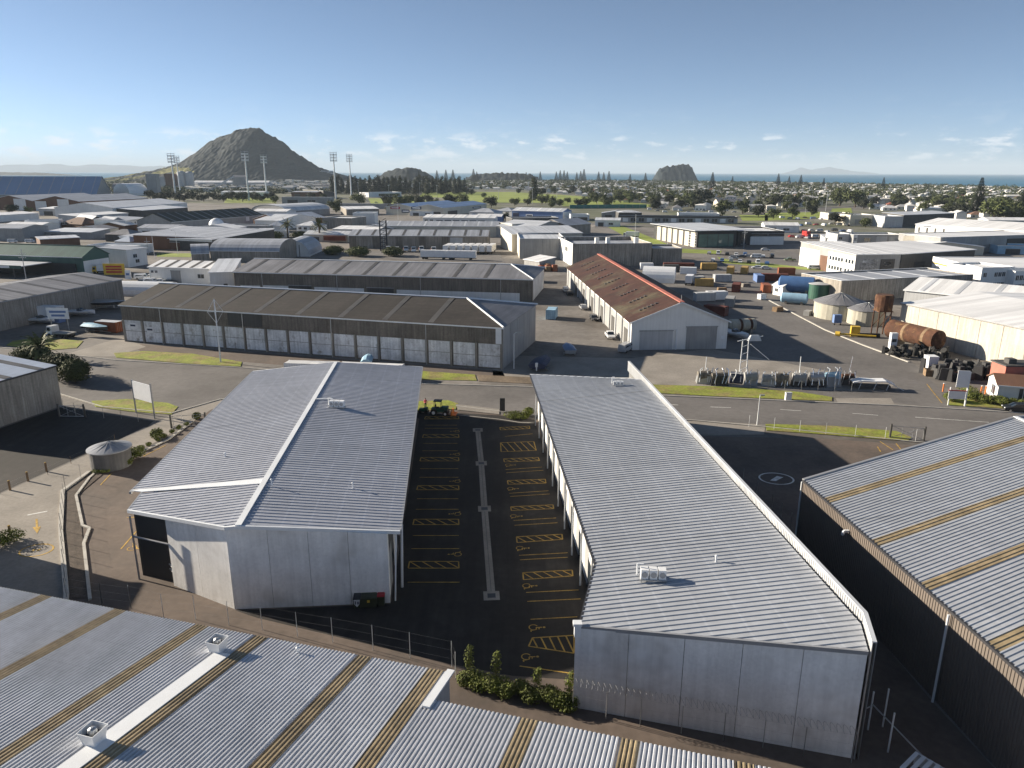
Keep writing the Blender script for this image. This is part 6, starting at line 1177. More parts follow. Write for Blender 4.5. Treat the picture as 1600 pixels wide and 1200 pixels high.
# machinery row along the work yard frontage
rnd = random.Random(11)
for i in range(10):
    p = G(1100 + i * 24.5 + rnd.uniform(-4, 4), 598 + i * .6 + rnd.uniform(-3, 2)); t = thing('machinery_heap', 'dark machinery with bent chrome pipes in the yard frontage row', 'machinery', p, R(-6 + rnd.uniform(-8, 8)), 'machinery in the yard frontage row'); t.scale = (rnd.uniform(1.2, 1.7), 1.3, rnd.uniform(1.2, 1.9))
    mb = MB(); mb.obox((0, 0), 2.0, 1.6, 0, rnd.uniform(.9, 1.5), rnd.uniform(-.2, .2), .85); mb.build('housing', rnd.choice(['wall_dark', 'wall_grey', 'wall_charcoal', 'navy', 'galv']), t)
    mb = MB(); mb.tube((-.9, -.2, .9), (.9, -.2, 1.0), rnd.uniform(.45, .75), n=12); mb.build('drum', rnd.choice(['rust', 'wall_grey', 'galv', 'wall_grey', 'clad_weathered', 'blue_pale']), t)
    mb = MB()
    for k in range(3):
        x = -.8 + k * .8 + rnd.uniform(-.2, .2); pts = [(x + rnd.uniform(-.2, .2) + q * .08, -.95 + .25 * q, 1.9 * math.sin(math.pi * (q + .3) / 6.3)) for q in range(7)]
        for a, b in zip(pts[:-1], pts[1:]): mb.tube(a, b, .05, n=5)
    if i % 3 == 0: mb.tube((0, 0, 0), (rnd.uniform(-.6, .6), .3, rnd.uniform(2.6, 3.8)), .05, n=5)
    mb.build('bent_pipes', 'chrome' if i % 2 else 'white_metal', t)
t = thing('white_canopy', 'low white curved canopy trailer at the end of the machinery row', 'trailer', G(1362, 607), R(-8)); mb = MB()
pts = [(-3.6, 1.15), (-2, 1.5), (0, 1.45), (2, 1.55), (3.6, .95)]
for (x0, z0), (x1, z1) in zip(pts[:-1], pts[1:]): mb.hexa([(x0, -1.1, z0), (x1, -1.1, z1), (x1, 1.1, z1), (x0, 1.1, z0)], [(x0, -1.1, z0 + .22), (x1, -1.1, z1 + .22), (x1, 1.1, z1 + .22), (x0, 1.1, z0 + .22)])
mb.build('canopy', 'plastic_white', t); mb = MB(); mb.box(-3.2, 3.0, -.8, .8, .35, .75); mb.build('deck', 'wall_dark', t); mb = MB(); [mb.tube((x, -1, 0), (x + .4, -1, 1.4), .06) for x in (-2.6, 0, 2.2)]; mb.tube((3.5, -1, .95), (5.2, -1, .1), .06); mb.build('strut', 'white_metal', t)
t = thing('pipe_mast', 'white tubular mast with cross pieces above the machinery row', 'mast', G(1160, 590)); mb = MB(); [mb.tube((x, 0, 0), (x * .8, 0, 7.5), .09, n=6) for x in (-.7, .7)]; [mb.tube((-.7, 0, z), (.7, 0, z + .6), .05, n=5) for z in (1.5, 3, 4.5, 6)]; mb.tube((-1.5, 0, 7.2), (3.2, 0, 8.2), .08); mb.tube((1, 0, 6.6), (4.8, 0, 3.6), .06); mb.build('mast_frame', 'white_metal', t); mb = MB(); mb.obox((1.6, 0), 2.6, .8, 7.3, 8.4, .1, .6); mb.build('head', 'galv', t)
# yard edge on the right: pumps, junk, hut
t = thing('pump_cabinet', 'white pump cabinet at the kerb below the rusty tank', 'cabinet', G(1393, 549)); mb = MB(); mb.box(-.7, .7, -.5, .5, 0, 4.2); mb.build('cabinet', 'plastic_white', t); mb = MB(); mb.box(-.5, .5, -.53, -.505, 2.2, 2.9); mb.build('panel', 'wall_dark', t)
t = thing('junk_heap', 'black heap of tyres and scrap below the rusty tank', 'scrap', G(1428, 556)); mb = MB(); rnd = random.Random(8)
for _ in range(46): x, y = rnd.uniform(-6, 6), rnd.uniform(-3, 2.5); mb.tube((x, y, rnd.uniform(.1, 2)), (x + .3, y + .1, rnd.uniform(.1, 2.2)), rnd.uniform(.35, .7), n=9)
mb.build('tyre_pile', 'rubber', t)['kind'] = 'stuff'; mb = MB(); [mb.obox((rnd.uniform(-6, 7), rnd.uniform(-3, 3)), rnd.uniform(.5, 1.6), .6, 0, rnd.uniform(.6, 2.2), rnd.uniform(0, 3), .8) for _ in range(20)]; mb.build('scrap', 'wall_dark', t)['kind'] = 'stuff'
t = thing('junk_heap', 'dark heap of machinery before the off white panel wall', 'scrap', G(1500, 590)); mb = MB()
for _ in range(60): x, y = rnd.uniform(-6, 6), rnd.uniform(-3, 6); mb.obox((x, y), rnd.uniform(.5, 2.4), rnd.uniform(.4, 1.4), 0, rnd.uniform(.8, 3.0), rnd.uniform(0, 3), rnd.uniform(.5, .9))
mb.build('machinery_pile', 'wall_charcoal', t)['kind'] = 'stuff'
t = thing('timber_trough', 'long dark timber trough before the machinery heap', 'trough', G(1472, 588), R(-14)); mb = MB(); mb.box(-3.2, 3.2, -.9, -.75, 0, 1.3); mb.box(-3.2, 3.2, .75, .9, 0, 1.3); mb.box(-3.2, -3.05, -.75, .75, 0, 1.3); mb.box(3.05, 3.2, -.75, .75, 0, 1.3); mb.build('trough_wall', 'timber', t); mb = MB(); mb.box(-3.05, 3.05, -.75, .75, .2, .9); mb.build('fill', 'wall_dark', t)
t = thing('plastic_tank', 'white plastic tank left of the timber trough', 'tank', G(1452, 580)); mb = MB(); mb.hexa([(-.8, -.8, .2), (.8, -.8, .2), (.8, .8, .2), (-.8, .8, .2)], [(-1, -1, 3.2), (1, -1, 3.2), (1, 1, 3.2), (-1, 1, 3.2)]); mb.build('bottle', 'plastic_white', t); mb = MB(); mb.box(-.9, .9, -.9, .9, 0, .2); mb.build('pallet', 'timber', t)
hut = bld('corner_hut', 'small white hut with red brown roof and dark windows behind the hedge', (1556, 627), (1640, 634), 6, 3.0, 'gx', 1.2, 'wall_white', 'wall_brown', ref='base', feats=[('F', 3.2, 4.4, .7, 2.6, 'glass', 'window'), ('L', .25, .55, .8, 2.4, 'glass', 'window')])
t = thing('brick_chimney_store', 'salmon brick block with dark cap behind the white hut', 'building', G(1590, 617)); mb = MB(); mb.box(-3, 4, 0, 4, 0, 5.2); mb.build('wall', 'ridge_red', t); mb = MB(); mb.box(-3.2, 4.2, -.2, 4.2, 5.2, 5.45); mb.box(-2, -.6, 1, 2.4, 5.45, 6.3); mb.build('cap', 'wall_dark', t)
for p, l in (((1473, 612), 'orange marker post at the yard entrance'), ((1532, 616), 'pale orange marker post by the hedge, left of two'), ((1539, 616), 'pale orange marker post by the hedge, right of two')): t = thing('marker_post', l, 'post', G(*p)); mb = MB(); mb.tube((0, 0, 0), (0, 0, 1.5), .12, n=8); mb.build('post', 'orange', t); mb = MB(); mb.tube((0, 0, 1.5), (0, 0, 1.6), .14, n=8); mb.build('cap', 'plastic_white', t)
t = thing('yellow_machine', 'yellow pipework with hose lying at the yard kerb', 'machinery', G(1340, 527), R(-16)); mb = MB(); mb.tube((-4, 0, .6), (4, 0, .5), .22); mb.box(-1.5, .5, .6, 2.2, 0, 2.4); mb.tube((-4, 0, .6), (-5, .3, .6), .55); mb.build('pipe_frame', 'yellow', t); mb = MB(); mb.tube((0, .8, .4), (5, 1.2, .5), .5, n=10); mb.build('hose', 'rubber', t)
t = thing('blue_trolley', 'small blue caged trolley before the big round tank', 'trolley', G(1307, 507)); mb = MB(); mb.box(-1, 1, -.6, .6, .5, 2.6); mb.build('cage', 'wall_blue', t); mb = MB(); [mb.tube((x, -.6, .2), (x, -.5, .2), .2, n=8) for x in (-.8, .8)]; mb.build('wheel', 'rubber', t)
t = thing('yellow_board', 'bright yellow tilted board outside the rusty shed doors', 'board', G(1050, 540), R(-10)); mb = MB(); mb.hexa([(-.9, -.3, 0), (.9, -.3, 0), (.9, .5, 0), (-.9, .5, 0)], [(-1.1, .1, 1.5), (.9, .1, 1.2), (.9, .3, 1.2), (-1.1, .3, 1.5)]); mb.build('board', 'yellow_bright', t)
bld('white_cabin', 'small white cabin left of the blue tanks', (1207, 460), (1222, 463), 4, 3.2, 'gx', .9, 'wall_white', 'roof_white', ref='base', feats=[('F', .2, .5, 1.2, 2.2, 'glass', 'window')])
t = thing('verge_cabinet', 'small pale cabinet on the verge before the machinery row', 'cabinet', G(1231, 625)); mb = MB(); mb.box(-.5, .5, -.3, .3, 0, 1.3); mb.build('cabinet', 'plastic_white', t); mb = MB(); mb.box(-.55, .55, -.35, .35, 1.3, 1.4); mb.build('lid', 'wall_grey_lt', t)
# wheelie bins by the left block wall
for i, (px, body, lid, w, l) in enumerate((((559, 948), 'green_bin', 'dark_metal', .62, 'dark wheelie bin with white lettered shield beside the concrete wall'), ((577, 947), 'green_bin', 'green_bin', 1.35, 'wide olive waste bin with small yellow sticker'), ((596, 944), 'green_bin', 'red_lid', .62, 'wheelie bin with red lid beside the concrete wall'))):
    t = thing('wheelie_bin', l, 'bin', G(*px), R(4)); mb = MB(); mb.obox((0, 0), w, .7, .08, 1.0, 0, 1.12); mb.build('bin_body', body, t); mb = MB(); mb.hexa([(-w * .58, -.42, 1.0), (w * .58, -.42, 1.0), (w * .58, .42, 1.0), (-w * .58, .42, 1.0)], [(-w * .5, -.3, 1.12), (w * .5, -.3, 1.12), (w * .5, .42, 1.18), (-w * .5, .42, 1.18)]); mb.build('lid', lid, t)
    for s in (-1, 1): mb = MB(); mb.tube((s * w * .42, .3, .12), (s * w * .5, .3, .12), .12, n=10); mb.build('wheel', 'rubber', t)
    if i == 0:
        mb = MB(); mb.poly([(-.28, -.40, .95), (-.24, -.385, .5), (0, -.37, .2), (.24, -.385, .5), (.28, -.40, .95)]); sg = mb.build('shield', 'plastic_white', t); mb = MB(); mb.box(-.17, -.09, -.42, -.405, .5, .78); mb.box(-.2, -.05, -.42, -.405, .74, .8); mb.box(.02, .07, -.42, -.405, .5, .78); mb.box(.1, .15, -.42, -.405, .5, .78); mb.box(.18, .22, -.42, -.405, .5, .78); mb.build('lettering', 'navy', sg)
    if i == 1: mb = MB(); mb.box(-.12, .12, -.40, -.385, .6, .85); mb.build('sticker', 'yellow', t)
# tractor at the courtyard entrance and a helper in a pink top
t = thing('loader_tractor', 'dark compact tractor with orange front bucket at the courtyard entrance', 'tractor', G(688, 648), R(-6))
mb = MB(); mb.box(-1.4, 1.3, -.5, .5, .55, 1.15); mb.box(.2, 1.35, -.42, .42, 1.15, 1.45); mb.build('body', 'green_tank', t); mb = MB(); [mb.tube((x, y, 1.1), (x * .9 - .05, y, 2.35), .05, n=6) for x in (-.9, .2) for y in (-.5, .5)]; mb.box(-1.0, .3, -.6, .6, 2.35, 2.45); mb.build('cab_frame', 'dark_metal', t); mb = MB(); mb.box(-.7, -.2, -.3, .3, 1.15, 1.3); mb.box(-.8, -.68, -.3, .3, 1.3, 1.75); mb.build('seat', 'rubber', t)
for x, r_ in ((-.95, .55), (.95, .42)):
    for s in (-1, 1): mb = MB(); mb.tube((x, s * .5, r_), (x, s * .85, r_), r_, n=14); w_ = mb.build('wheel', 'rubber', t); mb = MB(); mb.tube((x, s * .855, r_), (x, s * .87, r_), r_ * .5, n=10); mb.build('rim', 'plastic_white', w_)
mb = MB(); [mb.tube((.1, s * .6, 1.3), (2.0, s * .6, .55), .06) for s in (-1, 1)]; mb.build('loader_arm', 'dark_metal', t); mb = MB(); mb.extrude_y([(1.9, .2), (2.7, .15), (2.75, .25), (2.15, .35), (2.1, .95), (1.9, .95)], -.85, .85); mb.build('bucket', 'orange', t)
t = thing('lawn_mower', 'small green ride on mower left of the tractor', 'mower', G(662, 645), R(-8)); mb = MB(); mb.box(-.7, .7, -.4, .4, .35, .75); mb.box(.1, .7, -.35, .35, .75, .95); mb.build('body', 'green_tank', t); [(lambda m: (m.tube((x, s * .35, .28), (x, s * .5, .28), .28, n=10), m.build('wheel', 'rubber', t)))(MB()) for x in (-.5, .5) for s in (-1, 1)]
# person: one skinned body
def person(px, rz, label):
    t = thing('person', label, 'person', G(*px), rz)
    J = dict(pel=(0, 0, .95), chest=(0, -.02, 1.32), neck=(0, 0, 1.5), head0=(0, -.02, 1.6), head=(0, -.03, 1.70), shl=(-.19, 0, 1.43), ell=(-.26, -.05, 1.15), hal=(-.2, -.28, 1.05), shr=(.19, 0, 1.43), elr=(.27, -.02, 1.15), har=(.25, -.2, .98), hil=(-.09, 0, .9), knl=(-.11, -.06, .5), anl=(-.11, .02, .09), tol=(-.12, -.15, .05), hir=(.09, 0, .9), knr=(.11, .03, .5), anr=(.11, .1, .09), tor=(.12, -.07, .05))
    E_ = 'pel-chest chest-neck neck-head0 head0-head chest-shl shl-ell ell-hal chest-shr shr-elr elr-har pel-hil hil-knl knl-anl anl-tol pel-hir hir-knr knr-anr anr-tor'.split()
    Rr = dict(pel=.15, chest=.16, neck=.06, head0=.085, head=.095, shl=.07, shr=.07, ell=.05, elr=.05, hal=.045, har=.045, hil=.1, hir=.1, knl=.07, knr=.07, anl=.05, anr=.05, tol=.045, tor=.045)
    ks = list(J); me = bpy.data.meshes.new('body'); me.from_pydata([J[k] for k in ks], [tuple(ks.index(q) for q in e_.split('-')) for e_ in E_], []); o = bpy.data.objects.new('body', me); C.objects.link(o); o.parent = t
    m_ = o.modifiers.new('skin', 'SKIN'); sv = me.skin_vertices[0].data
    for i, k in enumerate(ks): sv[i].radius = (Rr[k], Rr[k]); sv[i].use_root = k == 'pel'
    o.modifiers.new('sub', 'SUBSURF').levels = 2; o.modifiers['sub'].render_levels = 2
    mm = bpy.data.materials.new('clothes'); mm.use_nodes = True; nt = mm.node_tree; b = nt.nodes['Principled BSDF']; b.inputs['Roughness'].default_value = .8
    g = nt.nodes.new('ShaderNodeTexCoord'); s_ = nt.nodes.new('ShaderNodeSeparateXYZ'); nt.links.new(g.outputs['Object'], s_.inputs[0]); rp = nt.nodes.new('ShaderNodeValToRGB'); rp.color_ramp.interpolation = 'CONSTANT'
    e_ = rp.color_ramp.elements; e_[0].position = 0; e_[0].color = (.02, .02, .025, 1); e_[1].position = .52; e_[1].color = (.75, .13, .18, 1); q = e_.new(.83); q.color = (.45, .27, .19, 1)
    dv = nt.nodes.new('ShaderNodeMath'); dv.operation = 'DIVIDE'; nt.links.new(s_.outputs[2], dv.inputs[0]); dv.inputs[1].default_value = 1.82; nt.links.new(dv.outputs[0], rp.inputs[0]); nt.links.new(rp.outputs[0], b.inputs['Base Color']); me.materials.append(mm)
    mb = MB(); mb.lathe([(.10, 1.68), (.105, 1.75), (.07, 1.81), (.01, 1.83)], (0, -.02), n=12); mb.build('hair', 'bark', t, smooth=True)
    mb = MB(); mb.tube((0, -.11, 1.69), (0, -.15, 1.68), .02, .012, n=6); mb.build('nose', 'clad_taupe', t)
    return t
person((665, 638), R(20), 'person in a pink top and dark trousers standing beside the tractor')

kerb([(1188, 462), (1225, 482), (1290, 516), (1350, 540), (1420, 566)], w=.5, h=.16)
for px, rz, l in (((1190, 468), .4, 'small white chest unit on the work yard asphalt'),):
    t = thing('chest_unit', l, 'box', G(*px), rz); mb = MB(); mb.box(-1.1, 1.1, -.8, .8, .15, 1.7); mb.build('chest', 'plastic_white', t); mb = MB(); mb.box(-1.15, 1.15, -.85, .85, 1.7, 1.82); mb.build('lid', 'wall_grey_lt', t)
for i, (px, m_, l) in enumerate((((1128, 455), 'timber', 'stack of grey timber beside the yellow containers'), ((1165, 448), 'concrete_flat', 'low concrete block stack in the work yard'), ((1215, 486), 'timber', 'timber pallets along the work yard kerb'), ((1262, 492), 'wall_grey', 'grey crates below the green tanks'))):
    t = thing('yard_stack', l, 'stack', G(*px), .3 * i)
    for k in range(4): mb = MB(); mb.box(-1.6 + k * .05, 1.6 - k * .1, -.8, .8, k * .32, k * .32 + .28); mb.build('layer', m_, t)

for i in range(15): car((1108 + (i % 8) * 14 + (i // 8) * 6, 397 + (i // 8) * 11 + (i % 8) * .9), R((75, 255)[i % 2]), ('car_silver', 'car_white', 'car_dark', 'car_white', 'car_blue')[i % 5], ('silver', 'white', 'dark', 'white', 'blue')[i % 5] + ' car in the rows of the showroom car park', ('hatch', 'van', 'hatch')[i % 3], 'cars in the showroom car park')
for i in range(9): car((800 + i * 15, 387 + (i % 3) * 3), R((20, 200, 95)[i % 3]), ('car_white', 'car_silver', 'car_dark')[i % 3], ('white', 'silver', 'dark')[i % 3] + ' vehicle squeezed between the concrete blocks', ('van', 'hatch')[i % 2], 'vehicles between the concrete blocks')
for i, (x, y, m_, l) in enumerate(((1128, 440, 'wall_grey_lt', 'grey container alone in the middle of the work yard'), (1150, 455, 'rust_red', 'dark red container near the work yard kerb'), (1075, 428, 'plastic_white', 'white container close behind the white tunnel tent'), (1185, 440, 'wall_blue', 'navy container left of the salmon one'), (1020, 412, 'green_tank', 'green container beside the big concrete block'), (1140, 478, 'wall_grey', 'grey container beside the cream tank frame'), (800, 428, 'wall_grey_lt', 'grey container at the second long store end'), (832, 440, 'plastic_white', 'white container behind the long store hip'))): container((x, y), R((5, 70, -12, 85)[i % 4]), m_, l)
# ================================================================ PLANTS
rnd = random.Random(21)
def shrub(name, label, px, r, h, leaf='leaf_lush', n=900, size=.22, group=None, lobes=5, cat='shrub'):
    t = thing(name, label, cat, G(*px), 0, group); L_ = []
    for k in range(lobes): a = rnd.uniform(0, 6.28); q = rnd.uniform(0, r * .55); L_.append((q * math.cos(a), q * math.sin(a), h * rnd.uniform(.35, .62), r * rnd.uniform(.45, .7), r * rnd.uniform(.45, .7), h * rnd.uniform(.3, .42)))
    mb = MB(); leaf_cloud(mb, L_, n, size, rnd); mb.build('foliage', leaf, t)
    mb = MB()
    for k in range(4): a = k * 1.57 + .4; mb.tube((0, 0, 0), (r * .4 * math.cos(a), r * .4 * math.sin(a), h * .55), .05, .02, n=5)
    mb.build('stem', 'bark', t); return t
for px, r, h, l in (((90, 590), 4.6, 4.8, 'big rounded dark shrub beside the concrete building on the left road edge'), ((118, 598), 3.6, 4.6, 'flowering dark shrub right of the large one by the left road'), ((45, 560), 3.4, 3.6, 'sunlit shrub behind the concrete building at the left edge')): shrub('roadside_shrub', l, px, r, h, 'leaf', 4200, .38, None, 8)
for i, (px, r, h, l) in enumerate((((306, 655), 1.0, 1.3, 'dark round shrub at the upper end of the planted kerb'), ((246, 684), 1.5, 1.4, 'larger round shrub midway along the planted kerb'), ((212, 715), 1.5, 1.7, 'round shrub right of the water tank'), ((197, 728), 1.3, 1.2, 'low dark shrub in front of the water tank'), ((160, 736), 1.3, .6, 'low golden shrub left of the water tank foot'), ((5, 850), 2.2, 1.5, 'bushy golden shrub cut by the left edge'), ((808, 652), 2.2, .8, 'low golden planting in the courtyard entrance island'), ((826, 650), 1.2, 1.6, 'taller green shrub in the courtyard entrance island'), ((1512, 622), 2.6, 2.4, 'rounded green shrub right of the banner sign'), ((1487, 628), 2.0, 1.6, 'green shrub left of the banner sign post'))): shrub('garden_shrub', l, px, r, h, 'leaf_lush', 1500, .2)
for i in range(7): shrub('edging_shrub', 'small round shrub in the clipped row along the planted kerb', (222 + i * 11.5, 702 - i * 6.2), .62, .7, 'leaf_lush', 420, .14, 'clipped shrubs along the planted kerb', 3)
for i in range(7): shrub('hedge_shrub', 'golden green hedge shrub in the row before the white hut', (1524 + i * 12, 627 + i * 1.8), 1.5, 1.7, 'leaf_lush', 900, .24, 'hedge shrubs before the white hut')
for i in range(9): shrub('border_shrub', 'low leafy shrub in the shaded border behind the foreground roof', (728 + i * 20, 1069 + i * 4.2 + (i % 2) * 3), 1.15, 1.25, 'leaf_lush', 1300, .17, 'low shrubs in the shaded border')
for px, h, l in (((733, 1066), 3.2, 'tall wispy leafy sapling at the left of the shaded border'), ((775, 1072), 3.0, 'second wispy sapling in the shaded border'), ((838, 1087), 2.4, 'thin sapling with pale stem in the shaded border'), ((890, 1095), 2.4, 'bushy sapling against the right block corner')):
    t = thing('sapling', l, 'sapling', G(*px)); mb = MB(); mb.tube((0, 0, 0), (.1, 0, h), .035, .01, n=5); [mb.tube((0, 0, h * .3), (.3 * math.cos(a), .3 * math.sin(a), h * .85), .02, .008, n=4) for a in (0.5, 2.2, 4.1)]; mb.build('stem', 'bark', t); mb = MB(); leaf_cloud(mb, [(0, 0, h * .62, .42, .42, h * .36), (.15, .1, h * .9, .25, .25, h * .16)], 330, .16, rnd, .1); mb.build('foliage', 'leaf_lush', t)
def palm(px, h, label, r=3.2, nf=46):
    t = thing('palm_tree', label, 'palm tree', G(*px)); mb = MB(); mb.tube((0, 0, 0), (0, 0, h), .5, .42, n=10); mb.build('trunk', 'bark', t); mb = MB()
    for k in range(nf):
        a = k * 2.399; e0 = R(rnd.uniform(-15, 80)); L_ = r * rnd.uniform(.85, 1.15); p = Vector((0, 0, h)); seg = 6; d = Vector((math.cos(a) * math.cos(e0), math.sin(a) * math.cos(e0), math.sin(e0))); sd_ = Vector((-math.sin(a), math.cos(a), 0)); pts = []
        for q in range(seg + 1): pts.append(p.copy()); p = p + d * (L_ / seg); d = (d + Vector((0, 0, -.24))).normalized()
        for q in range(seg):
            for s in (-1, 1):
                w0 = .5 * math.sin(math.pi * (q + .4) / (seg + .6)); w1 = .5 * math.sin(math.pi * (q + 1.4) / (seg + .6))
                mb.poly([pts[q], pts[q + 1], pts[q + 1] + sd_ * s * w1 - nr(.12), pts[q].lerp(pts[q + 1], .35) + sd_ * s * w0 - nr(.12)])
    mb.build('frond_crown', 'palm_leaf', t); return t
palm((450, 372), 7.5, 'palm tree with full crown left of the white house', 5.2); palm((500, 377), 8.5, 'palm tree with orange skirt right of the white house', 6.0); palm((66, 562), 2.6, 'short palm behind the concrete building at the left', 4.0)
# ---- tree prototypes (shared by many copies)
def tree_proto(kind, seed):
    r_ = random.Random(seed); mb = MB(); mb.mi = 1
    if kind == 'norfolk':
        h = 24; mb.tube((0, 0, 0), (0, 0, h), .5, .08, n=6); mb.mi = 0
        for k in range(24):
            z = 1.8 + k * .93; rr = (h - z) * .31 + .7; nb = 9
            for j in range(nb):
                a = j * 6.283 / nb + k * .6; dx, dy = math.cos(a), math.sin(a); w = .75 * rr ** .5
                for s in (0, 1):
                    zz = z + s * .35; q = rr * (1 - s * .25)
                    mb.poly([(0, 0, zz), (dx * q * .6 - dy * w, dy * q * .6 + dx * w, zz - .15), (dx * q, dy * q, zz + .35), (dx * q * .6 + dy * w, dy * q * .6 - dx * w, zz - .15)])
        return mb, 'leaf_pine'
    if kind == 'pine': h, R_ = 21, 6.0; mb.tube((0, 0, 0), (0, 0, h * .8), .5, .2, n=6); lob = [(r_.uniform(-1.5, 1.5), r_.uniform(-1.5, 1.5), 2.8 + k * 2.3, R_ * (1 - k * .085) * r_.uniform(.7, 1), R_ * (1 - k * .085) * r_.uniform(.7, 1), 2.6) for k in range(8)]; lf, n, s_ = 'leaf_dark', 1300, 1.4
    else:
        h, R_ = 8.5, 4.2; mb.tube((0, 0, 0), (0, 0, h * .5), .32, .2, n=6); [mb.tube((0, 0, h * .3), (2 * math.cos(a), 2 * math.sin(a), h * .62), .15, .06, n=5) for a in (0.3, 2.3, 4.4)]
        lob = [(r_.uniform(-2.6, 2.6), r_.uniform(-2.6, 2.6), h * r_.uniform(.28, .74), r_.uniform(1.8, 3.0), r_.uniform(1.8, 3.0), r_.uniform(1.5, 2.4)) for _ in range(10)]; lf, n, s_ = 'leaf', 950, .95
    mb.mi = 0; leaf_cloud(mb, lob, n, s_, r_, .35); return mb, lf
TP = {}
def tree(kind, p, label, scale=1.0, group=None, var=0, leaf=None):
    k = (kind, var, leaf)
    if k not in TP:
        mb, lf = tree_proto(kind, 100 + var)
        lf = leaf or lf; cm, tm = MB(), MB()
        for f, mi in zip(mb.f, mb.m): (tm if mi else cm).poly([mb.v[i] for i in f])
        TP[k] = (cm, tm, lf, [])
    cm, tm, lf, cache = TP[k]
    nm = {'norfolk': 'norfolk_pine', 'pine': 'pine_tree'}.get(kind, 'broadleaf_tree'); t = thing(nm, label, 'tree', p, rnd.uniform(0, 6.28), group); t.scale = (scale,) * 3
    if not cache: cache += [cm.build('crown', lf, t), tm.build('trunk', 'bark', t)]
    else:
        for o in cache: c = o.copy(); C.objects.link(c); c.parent = t
    return t
# shelter belt of dark pines behind the playing field
for i in range(30):
    x = 522 + i * 7.0; tree('pine', G(x, 303.5 - (i % 3) * 1.6) + Vector((0, rnd.uniform(-8, 8), 0)), 'tall dark pine in the shelter belt behind the playing field', rnd.uniform(1.15, 1.6), 'shelter belt pines', i % 3)
tree('pine', G(834, 313), 'large dark round topped pine standing alone by the playing field', 1.5, None, 1)
# norfolk pines
for i, (x, top, base) in enumerate(((607, 266, 284), (617, 265, 284), (638, 266, 286), (655, 267, 287), (683, 266, 286), (697, 265, 286), (708, 265, 287), (740, 264, 287), (745, 268, 286), (808, 268, 284), (822, 269, 285), (844, 268, 285), (869, 268, 285), (875, 266, 285), (881, 266, 285), (886, 268, 285), (901, 269, 285), (907, 267, 285), (912, 264, 286), (935, 268, 286), (943, 269, 285), (951, 267, 286), (984, 272, 288), (1008, 270, 288), (1112, 269, 296), (1144, 275, 288), (1215, 271, 292), (1232, 275, 292), (1250, 273, 293), (1286, 278, 294), (1379, 277, 297), (1450, 286, 298))):
    b = G(x, base); d = math.hypot(b.x, b.y); rr = ray(x, top); h = H + d * rr.z / math.hypot(rr.x, rr.y); tree('norfolk', b, 'slim conical norfolk pine on the distant shoreline', h / 24, 'norfolk pines along the distant shore', i % 2)
for x, top, base, l in ((1525, 277, 338, 'large norfolk pine towering over the houses on the right'), (1598, 286, 330, 'norfolk pine cut by the right edge of the picture')):
    b = G(x, base); d = math.hypot(b.x, b.y); rr = ray(x, top); h = H + d * rr.z / math.hypot(rr.x, rr.y); tree('norfolk', b, l, h / 24, None, 0)
# individual broadleaf trees in the middle distance
for i, (x, y, s_, l) in enumerate(((610, 335, 1.25, 'dark tree before the blue roofed store sign'), (525, 332, 1.7, 'rounded tree below the tall stadium tower'), (1075, 322, 2.3, 'broad tree left of the cream hall'), (1098, 318, 2.5, 'tall tree behind the cream hall lawn'), (1128, 338, 2.0, 'olive tree before the cream hall'), (1160, 334, 1.9, 'dark rounded tree right before the cream hall'), (1185, 338, 1.5, 'small tree at the lawn right of the hall'), (1208, 342, 1.2, 'low round tree on the lawn by the car yards'), (1238, 340, 1.2, 'second low round tree on the lawn by the car yards'), (1268, 336, 1.4, 'third low round tree on the lawn by the car yards'), (1312, 322, 3.1, 'very broad dark tree on the right before the houses'), (1336, 324, 2.8, 'broad tree adjoining the largest dark one'), (1305, 352, 1.3, 'golden tree beside the cream block'), (1326, 352, 1.2, 'round tree right of the golden one'), (1352, 355, 1.0, 'small tree at the hedge of the cream block'), (668, 317, 1.4, 'tree left before the playing field'), (700, 317, 1.5, 'tree centre before the playing field'), (722, 320, 1.8, 'bushy tree right before the playing field'), (800, 318, .9, 'small round tree beside the blue store'), (648, 318, 1.1, 'small tree near the pavilion car park'), (430, 318, 1.3, 'tree left of the grandstand'), (488, 316, 1.6, 'spreading tree right of the grandstand'), (505, 314, 1.4, 'tree beside the tall stadium tower foot'), (160, 334, 1.3, 'brown green tree before the zigzag shed'), (20, 336, 1.3, 'tree at the left end before the zigzag shed'), (45, 336, 1.0, 'golden tree before the zigzag shed'), (875, 322, 1.2, 'tree left of the tennis courts'), (905, 324, 1.3, 'tree at the corner of the tennis courts'), (945, 322, 1.6, 'dark tree behind the tennis courts'), (1020, 318, 1.5, 'tree right of the tennis courts'), (1045, 318, 1.7, 'tree between the courts and the hall'), (1552, 345, 2.4, 'bare spreading tree at the right behind white stores'), (1582, 342, 2.0, 'tree at the right edge behind white stores'), (790, 345, .9, 'small dark tree beside the cream block corner'))): tree('broad', G(x, y), l, s_, None, i % 4, 'leaf_dark' if i % 3 == 0 else None)
for i in range(26): tree('broad', G(235 + i * 7.6, 311 + (i * 5 % 4) * 1.4), 'dark tree in the belt between the silos and the sheds', rnd.uniform(1.1, 1.8), 'tree belt by the silos', i % 4, 'leaf_dark')
for i, (px, n) in enumerate((((520, 398), 9), ((560, 400), 11), ((612, 400), 9), ((430, 374), 8), ((470, 372), 9))): shrub('hedge_clump', ('dense green hedge clump beside the arched hangar', 'wide green hedge clump left of the truck park', 'green hedge clump before the parked trucks', 'long dark hedge left of the palms', 'dark hedge between the palms')[i], px, 6.5, 4.6, 'leaf', 2200, .7, None, n)
